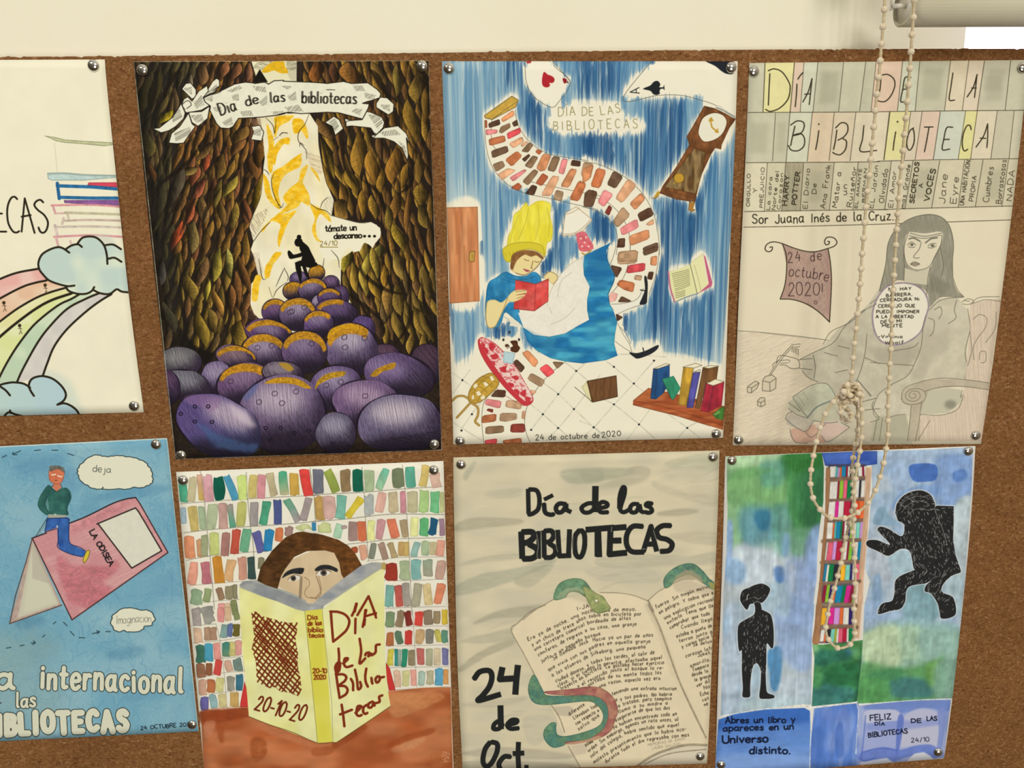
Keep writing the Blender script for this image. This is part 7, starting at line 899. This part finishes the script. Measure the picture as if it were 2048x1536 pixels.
    head = spline(e('220 1350 240 1280 300 1250 360 1225 420 1218 480 1255 470 1310 430 1370 390 1390 340 1390 305 1400 280 1445 240 1400'), True); bodyp = spline(np.vstack([e('345 1385 395 1385 410 1440'), g('480 40 560 80 585 130 600 240 598 380 580 410 540 360 532 400 530 560 525 650 530 780 545 830 600 850 600 878 510 885 465 870 475 760 480 650 470 590 440 548 405 580 385 680 378 780 378 860 340 872 305 860 310 780 300 620 300 430 280 440 265 380 265 200 330 140 415 90 425 20')]), True, 3)
    black(head, 30, (230, 1230, 470, 1390), e, lambda x, y: -40); black(bodyp, 130, (300, 80, 560, 640), g, lambda x, y: 95); A.fill([head], blk, .35)
    A.curve(g('262 180 240 290 258 440 272 470'), 2.4, '#8a98a4', .6, soft=.8); A.curve(e('280 1360 285 1320 300 1310'), 1.2, '#cfcdc4'); A.curve(e('340 1335 380 1350 410 1335'), 1, '#a9a79e')
    gor = np.vstack([spline(f('385 620 400 540 460 470 540 435 620 432 690 470 725 540 722 575')), f('740 560 885 565 885 680 880 850 900 980 945 1110'), spline(f('945 1130 860 1165 790 1240 790 1300 880 1345 905 1470 860 1515 780 1522 765 1470 745 1390 690 1310 638 1290 650 1240 700 1200')), spline(f('640 1225 520 1245 480 1290 470 1380 430 1440 340 1460 240 1485 255 1420 290 1390 360 1370 380 1290 385 1210 430 1160 550 1110')), spline(f('540 1080 510 950 430 930 330 988 240 950 148 905 150 860 230 855 320 890 340 885 280 820 235 770 260 740 330 760 430 820 460 790 460 720 410 690')), ])
    black(gor, 900, (240, 440, 940, 1500), f, lambda x, y: (20 if x < 560 else -5) if y < 600 else (78 if y < 930 else 60) if y < 1100 else 120)
    A.curve(f('385 620 400 540 460 470 540 435 620 430 690 468 728 540'), 1.2, '#d3d3cc', .8); A.curve(f('720 580 740 640 790 760 830 900'), 1, '#b9b6ac', .8)
    A.strokes([spline(f(p)) for p in ('420 600 470 520 560 480 640 490', '440 620 500 550 600 520 680 550', '480 660 560 590 680 600', '420 570 480 490 580 460')], .9, '#b3b0a6', .7)
    # lettering
    nb = '#141c34'
    for t, x0, y0, x1, y1, hh, w in (('Abres un libro y', 145, 1115, 800, 1105, 12, 2.6), ('apareces en un', 125, 1190, 785, 1172, 12, 2.6), ('Universo', 120, 1300, 545, 1290, 15, 3.2), ('distinto.', 372, 1398, 755, 1405, 14, 3)): A.text(t, *g(f'{x0} {y0}')[0], *g(f'{x1} {y1}')[0], hh, w, nb, gap=1.8)
    for t, x0, y0, x1, y1, hh, w in (('FELIZ', 285, 1088, 480, 1075, 11, 2), ('DÍA', 330, 1135, 420, 1132, 6, 1.7), ('DE', 672, 1110, 765, 1108, 8, 2), ('LAS', 820, 1090, 912, 1088, 8, 2), ('BIBLIOTECAS', 270, 1248, 635, 1205, 9.5, 2), ('24/10', 672, 1295, 840, 1285, 9, 1.3)): A.text(t, *h(f'{x0} {y0}')[0], *h(f'{x1} {y1}')[0], hh, w, '#1b1f34', gap=2.2)
# ---------------------------------------------------------------- posters
QUADS = {'rainbow': '-376 121 209.5 119 287.5 824.5 -239 838', 'tunnel': '267 123 857.5 121 884 900 351 919', 'falling': '884 122.5 1475.5 122.5 1446 875.5 906.5 889', 'shelf': '1499 126 2057 120 1962 888 1465 891', 'odyssey': '-190 902 334 876 397.5 1462.5 -110 1488', 'face': '352 944 886.8 922 909 1585 415 1612', 'snake': '906.8 915 1439 901 1414 1527 925 1542', 'ladder': '1451 913 1951 892 1888 1517 1430 1553'}
BOW = {'rainbow': (0, -4, 0, 0), 'tunnel': (0, 0, 0, 3), 'shelf': (0, 5, 0, 0), 'ladder': (0, 7, 0, 0), 'snake': (0, 1.5, 0, 4)}   # how far each edge of a sheet is out of true
def sheet(key, art, label, seed, lift=.0025):
    A = Art(QUADS[key], seed, 1.5); art(A)
    im = srgb((lin(A.im.clip(0, 1))/TINT).clip(0, .96)); px = np.ones((A.H, A.W, 4), np.float32); px[..., :3] = im[::-1]
    img = bpy.data.images.new('drawing_'+key, A.W, A.H); img.pixels.foreach_set(px.ravel()); img.update(); img.pack()
    m = Mat('painted_paper_'+key, rough=.8, spec=.12); ti = m.n('ShaderNodeTexImage'); ti.image = img; ti.extension = 'EXTEND'; ti.interpolation = 'Cubic'; m.l(ti.outputs[0], m.b.inputs['Base Color'])
    n = m.n('ShaderNodeTexNoise', i_Scale=700, i_Detail=3); m.l(m.coord(), n.inputs[0]); m.bump(n.outputs[0], .12, .0003)
    q = A.edge; nu, nv = 28, 38; P = []; U = []; rg = np.random.default_rng(seed); ph = rg.uniform(0, 6, 6); bw = BOW.get(key, (0, 0, 0, 0)); Hi = A.M
    for j in range(nv+1):
        v = j/nv
        for i in range(nu+1):
            u = i/nu; p = q[0]*(1-u)*(1-v)+q[1]*u*(1-v)+q[2]*u*v+q[3]*(1-u)*v; bu, bv = 4*u*(1-u), 4*v*(1-v)
            p = p+np.array([bv*(bw[1]*u-bw[3]*(1-u)), bu*(bw[2]*v-bw[0]*(1-v))]) + np.array([.5*math.sin(9*v+ph[0]+u), .5*math.sin(8*u+ph[1]+v)])*min(1, 8*bv, 8*bu+8*bv)
            h = Hi @ np.array([p[0], p[1], 1]); U.append((h[0]/h[2]/A.W, 1-h[1]/h[2]/A.H))
            pin = min(1, (min(u, 1-u)**2*(A.W/A.H)**2+min(v, 1-v)**2)*14)
            d = .0007+pin*(lift*(.55+.25*math.sin(5*v+ph[2])+.25*math.sin(4*u+2*v+ph[3]))*(.45+.55*max(abs(2*u-1), abs(2*v-1))**2))
            P.append(on(p[0], p[1], -d))
    c = sum(P, Vector())/len(P); c.y = 0; base = on(*(q.mean(0)), 0.0)
    F = [(j*(nu+1)+i, (j+1)*(nu+1)+i, (j+1)*(nu+1)+i+1, j*(nu+1)+i+1) for j in range(nv) for i in range(nu)]
    o = mesh('poster', [p-base for p in P], F, [m.m, PAPER], loc=base); uv = o.data.uv_layers.new(name='sheet'); 
    uv.data.foreach_set('uv', np.array([U[l.vertex_index] for l in o.data.loops], np.float32).ravel())
    s = o.modifiers.new('thickness', 'SOLIDIFY'); s.thickness = .0003; s.offset = -1; s.material_offset = 1; s.material_offset_rim = 1
    return tag(o, label, 'poster', 'hand-made library day posters')
for k, (a, lb) in enumerate((('rainbow', 'poster cut by the left edge with rainbow, clouds and a stack of books'), ('tunnel', 'dark poster of a leaf tunnel over purple boulders with a tiny black reader'), ('falling', 'blue watercolour poster with a winding brick path and a reader holding a red book'),
        ('shelf', 'pencil poster of a veiled woman under a shelf of titled book spines'), ('odyssey', 'blue pencil poster of a boy sitting on a pink open book'), ('face', 'poster of a face behind a yellow book before painted bookshelves'),
        ('snake', 'grey poster with green snakes crawling over an open handwritten book'), ('ladder', 'blue and green poster of two black figures beside a ladder of books'))):
    sheet(a, globals()['art_'+a], lb, 7+k)
# ---------------------------------------------------------------- thumbtacks
prof = [(0, -.0032)]+[(.0056*math.sin(t*.5*math.pi), -.0006-.0026*math.cos(t*.5*math.pi)**1.15) for t in np.linspace(.12, 1, 9)]+[(.0058, -.0003), (.0055, 0)]
ns = 32; V = [(0, prof[0][1], 0)]; F = []
for r_, y_ in prof[1:]: V += [(r_*math.cos(2*math.pi*i/ns), y_, r_*math.sin(2*math.pi*i/ns)) for i in range(ns)]
for i in range(ns): F.append((0, 1+i, 1+(i+1) % ns))
for k in range(len(prof)-2):
    for i in range(ns): F.append((1+k*ns+i, 1+(k+1)*ns+i, 1+(k+1)*ns+(i+1) % ns, 1+k*ns+(i+1) % ns))
F.append(tuple(1+(len(prof)-2)*ns+i for i in range(ns))); tack = None
C4 = ('top left', 'top right', 'bottom left', 'bottom right')
for nm, pins in (('rainbow poster', ((1, 187, 131), (3, 268, 812))), ('dark tunnel poster', ((0, 285, 140), (1, 844, 132), (2, 362.5, 910), (3, 868.5, 888))), ('winding brick path poster', ((0, 898, 137), (1, 1462, 135), (2, 920, 882), (3, 1432, 868))), ('veiled woman poster', ((0, 1508, 143), (1, 2045, 135.5), (2, 1477, 880), (3, 1951.5, 871))),
        ('poster of the boy on a pink book', ((1, 312, 889), (3, 384, 1449))), ('poster of a face behind a yellow book', ((0, 366.5, 960.5), (1, 867.5, 940))), ('grey snake poster', ((0, 922, 929), (1, 1426, 914), (3, 1400.5, 1512.5))), ('ladder of books poster', ((0, 1464, 921), (1, 1936.5, 902.5), (2, 1442, 1529), (3, 1875.5, 1504)))):
    for ci, x, y in pins:
        o = mesh('thumbtack', V, F, CHROME) if tack is None else tack.copy()
        if tack is None: tack = o
        else: COL.objects.link(o)
        o.location = on(x, y, -.0012); random.seed(int(x*7+y)); o.rotation_euler = (random.gauss(0, .05), random.uniform(0, 6), random.gauss(0, .05))
        tag(o, f'metal thumbtack, {C4[ci]} corner of the {nm}', 'thumbtack', 'metal thumbtacks')
# ---------------------------------------------------------------- roller blind
BD = -.050; A0 = on(1806, 12, BD); RR = .0195; LEN = .74
bl = tag(empty('roller_blind', (A0.x, BD, A0.z)), 'rolled-up beige woven roller blind at the top right above the window', 'roller blind')
def tube(x0, x1, rad, n=48, caps=True, flat=0):
    V = []; F = []
    for x in (x0, x1): V += [(x, rad(a)*math.cos(a), rad(a)*math.sin(a)) for a in np.linspace(0, 2*math.pi, n, endpoint=False)]
    for i in range(n): F.append((i, (i+1) % n, n+(i+1) % n, n+i))
    if caps: F += [tuple(range(n))[::-1], tuple(range(n, 2*n))]
    return V, F
spiral = lambda a: RR*(1-.10*((a+1.2) % (2*math.pi))/(2*math.pi))
V, F = tube(0, LEN, spiral, caps=False); V2, F2 = tube(0, LEN, lambda a: spiral(a)-.0012, caps=False); b = len(V); n = 48
F = F+[tuple(i+b for i in f[::-1]) for f in F2]+[(i, b+i, b+(i+1) % n, (i+1) % n) for i in range(n)]+[(n+i, n+(i+1) % n, b+n+(i+1) % n, b+n+i) for i in range(n)]
fr = mesh('fabric_roll', V+V2, F, BLIND, bl); uv = fr.data.uv_layers.new(name='weave')
for l in fr.data.loops:
    k = l.vertex_index % (2*n); uv.data[l.index].uv = ((0 if k < n else LEN), (k % n)/n*.13)
V, F = tube(.003, .02, lambda a: spiral(a)-.0014); mesh('end_cap', V, F, CAPP, bl)
V, F = tube(-.0105, .003, lambda a: .0022); mesh('axle_pin', V, F, CAPP, bl)
mesh('wall_bracket', *boxes([(-.0105, -.0085, .001, .006, -.003, .075), (-.0105, -.0085, .001, .0655, .075, .087)]), CAPP, bl, smooth=False)
# ---------------------------------------------------------------- beaded pull chain
k1, k2, k3, k4 = K(1580, 700, 3.84), K(1600, 1000, 4.8), K(1680, 0, 5.12), K(1640, 300, 3.84)
sa = np.vstack([[(1772, -60), (1770, -20)], k3('452 135 437 300 424 465 412 622 396 785 378 948 364 1110 348 1272 334 1430'), k4('392 38 383 152 370 268 357 385 347 497 340 607 330 718 321 828 314 934 306 1043 297 1150 287 1257 278 1362 266 1470'), k1('487 40 480 142 462 243')])
kn1 = k1('430 262 405 290 425 345 480 350 525 295 500 262 455 300 420 340 395 380 385 440 392 505 430 545 468 520 455 465 415 440 425 395 480 390 530 330 490 270 440 280 412 320 450 372 500 350 515 300 470 270 430 310 470 340')
sc = np.vstack([k1('510 410 520 505 520 607 505 703 490 795 478 885 480 980 486 1070 486 1162 475 1250'), k2('470 235 443 350 413 460 400 575 372 685 347 795 312 905 283 1010 263 1120 247 1235 272 1335 360 1420 465 1398 510 1340 525 1290 521 1180 517 1065 523 950 530 835 530 720 525 600 518 480 508 365 508 250'), k1('497 1180 490 1090 505 975 518 878 535 782 547 685 551 583 548 482 545 385')])
kn2 = k1('552 335 525 285 470 262 415 285 402 325 440 345 510 345 535 315 505 285 460 310 430 355 470 385 520 360 490 300 430 268 400 300 385 345')
se = np.vstack([k1('350 380 285 463 245 555 215 652 193 747 173 850 160 945 158 1045 182 1148 235 1230 303 1285 410 1292 507 1255 587 1190 642 1107 678 1015 707 920 727 822 743 727 752 627 751 525 752 425 755 322 762 220 765 118 773 12'), k4('548 1440 550 1330 552 1230 558 1115 565 1008 571 897 578 785 585 672 592 560 600 445 607 330 617 210 630 95'), k3('648 1500 663 1338 678 1175 692 1010 703 845 717 680 728 515 738 350 750 180 757 15'), [(1831, -28), (1832, -60)]])
rgc = np.random.default_rng(5); DP = -.080
def deep(n, f): return [f(i/(max(n-1, 1))) for i in range(n)]
dz = deep(len(sa), lambda t: DP)+[DP+.012*math.sin(2.4*i+1) for i in range(len(kn1))]+deep(len(sc), lambda t: DP+(.006 if t < .5 else -.004)*min(1, 8*abs(t-.5)))+[DP+.011*math.sin(2.1*i) for i in range(len(kn2))]+deep(len(se), lambda t: DP-.012*math.exp(-((t-.22)/.12)**2))
pth = [on(x, y, d) for (x, y), d in zip(np.vstack([sa, kn1, sc, kn2, se]), dz)]
top0, top1 = pth[0], pth[-1]; hub = (top0+top1)/2+Vector((0, 0, .03)); rad_ = abs(top1.x-top0.x)/2
over = [hub+Vector((rad_*math.cos(a), 0, rad_*math.sin(a))) for a in np.linspace(.2, math.pi-.2, 7)]
path = spline3 = np.array([tuple(p) for p in pth+over]); nq = len(path); dense = []
for i in range(nq):
    a_, b_, c_, d_ = path[(i-1) % nq], path[i], path[(i+1) % nq], path[(i+2) % nq]
    for t in np.linspace(0, 1, 6, endpoint=False): dense.append(.5*(2*b_+(c_-a_)*t+(2*a_-5*b_+4*c_-d_)*t*t+(3*b_-a_-3*c_+d_)*t**3))
dense = np.array(dense); seg = np.linalg.norm(np.roll(dense, -1, 0)-dense, axis=1); cum = np.concatenate([[0], np.cumsum(seg)]); TOT = cum[-1]
def along(s):
    s %= TOT; i = min(int(np.searchsorted(cum, s, side='right'))-1, len(seg)-1); t = (s-cum[i])/max(seg[i], 1e-9); return dense[i]*(1-t)+dense[(i+1) % len(dense)]*t
def sweep(pts, rad, n=8, closed=True):
    V = []; F = []; m = len(pts); up = Vector((0, 1, 0))
    for i in range(m):
        t = Vector(pts[(i+1) % m]-pts[i-1]).normalized(); s_ = t.cross(up); s_ = s_.normalized() if s_.length > 1e-5 else Vector((1, 0, 0)); u_ = s_.cross(t).normalized(); rr = rad(i)
        V += [Vector(pts[i])+s_*rr*math.cos(2*math.pi*k/n)+u_*rr*math.sin(2*math.pi*k/n) for k in range(n)]
    for i in range(m):
        j = (i+1) % m
        for k in range(n): F.append((i*n+k, i*n+(k+1) % n, j*n+(k+1) % n, j*n+k))
    return V, F
ch = tag(empty('pull_chain', hub), 'long knotted cream beaded pull chain of the blind hanging before the posters', 'pull chain')
cp = np.array([along(s) for s in np.arange(0, TOT, .0016)]); V, F = sweep(cp-np.array(hub), lambda i: (.00145)+.00022*math.sin(i*2.1)); mesh('cord', V, F, CORD, ch)
nb = int(round(TOT/.0152)); V = []; F = []; nr, ng = 10, 14; BR = .0032
for i in range(nr+1):
    for k in range(ng): a_ = math.pi*i/nr; V.append((BR*math.sin(a_)*math.cos(2*math.pi*k/ng), BR*math.sin(a_)*math.sin(2*math.pi*k/ng), BR*math.cos(a_)))
for i in range(nr):
    for k in range(ng): F.append((i*ng+k, (i+1)*ng+k, (i+1)*ng+(k+1) % ng, i*ng+(k+1) % ng))
B0 = None; rest = []; pos = [along(.004+i*TOT/nb) for i in range(nb)]
zs = sorted(range(nb), key=lambda i: abs(pos[i][2]-1.5))[:100]
for i in range(nb):
    p = Vector(pos[i])-hub
    if i not in zs: rest.append(p); continue
    if B0 is None: o = B0 = mesh('bead', V, F, BEAD, ch)
    else: o = B0.copy(); link(o, ch)
    o.location = p
V3 = []; F3 = []
for p in rest: b = len(V3); V3 += [Vector(v)+p for v in V]; F3 += [tuple(i+b for i in f) for f in F]
if rest: tag(mesh('bead_run', V3, F3, BEAD, ch), kind='stuff')
V, F = tube(-.004, .004, lambda a: rad_-.0016); hubm = mesh('chain_wheel', [(v[1]+hub.x-A0.x, v[0]+hub.y-BD, v[2]+hub.z-A0.z) for v in V], F, GREYP, bl)
mesh('wheel_bracket', *boxes([(hub.x-A0.x-.004, hub.x-A0.x+.004, hub.y-BD+.004, .0655, hub.z-A0.z-.004, hub.z-A0.z+.004)]), GREYP, bl, smooth=False)
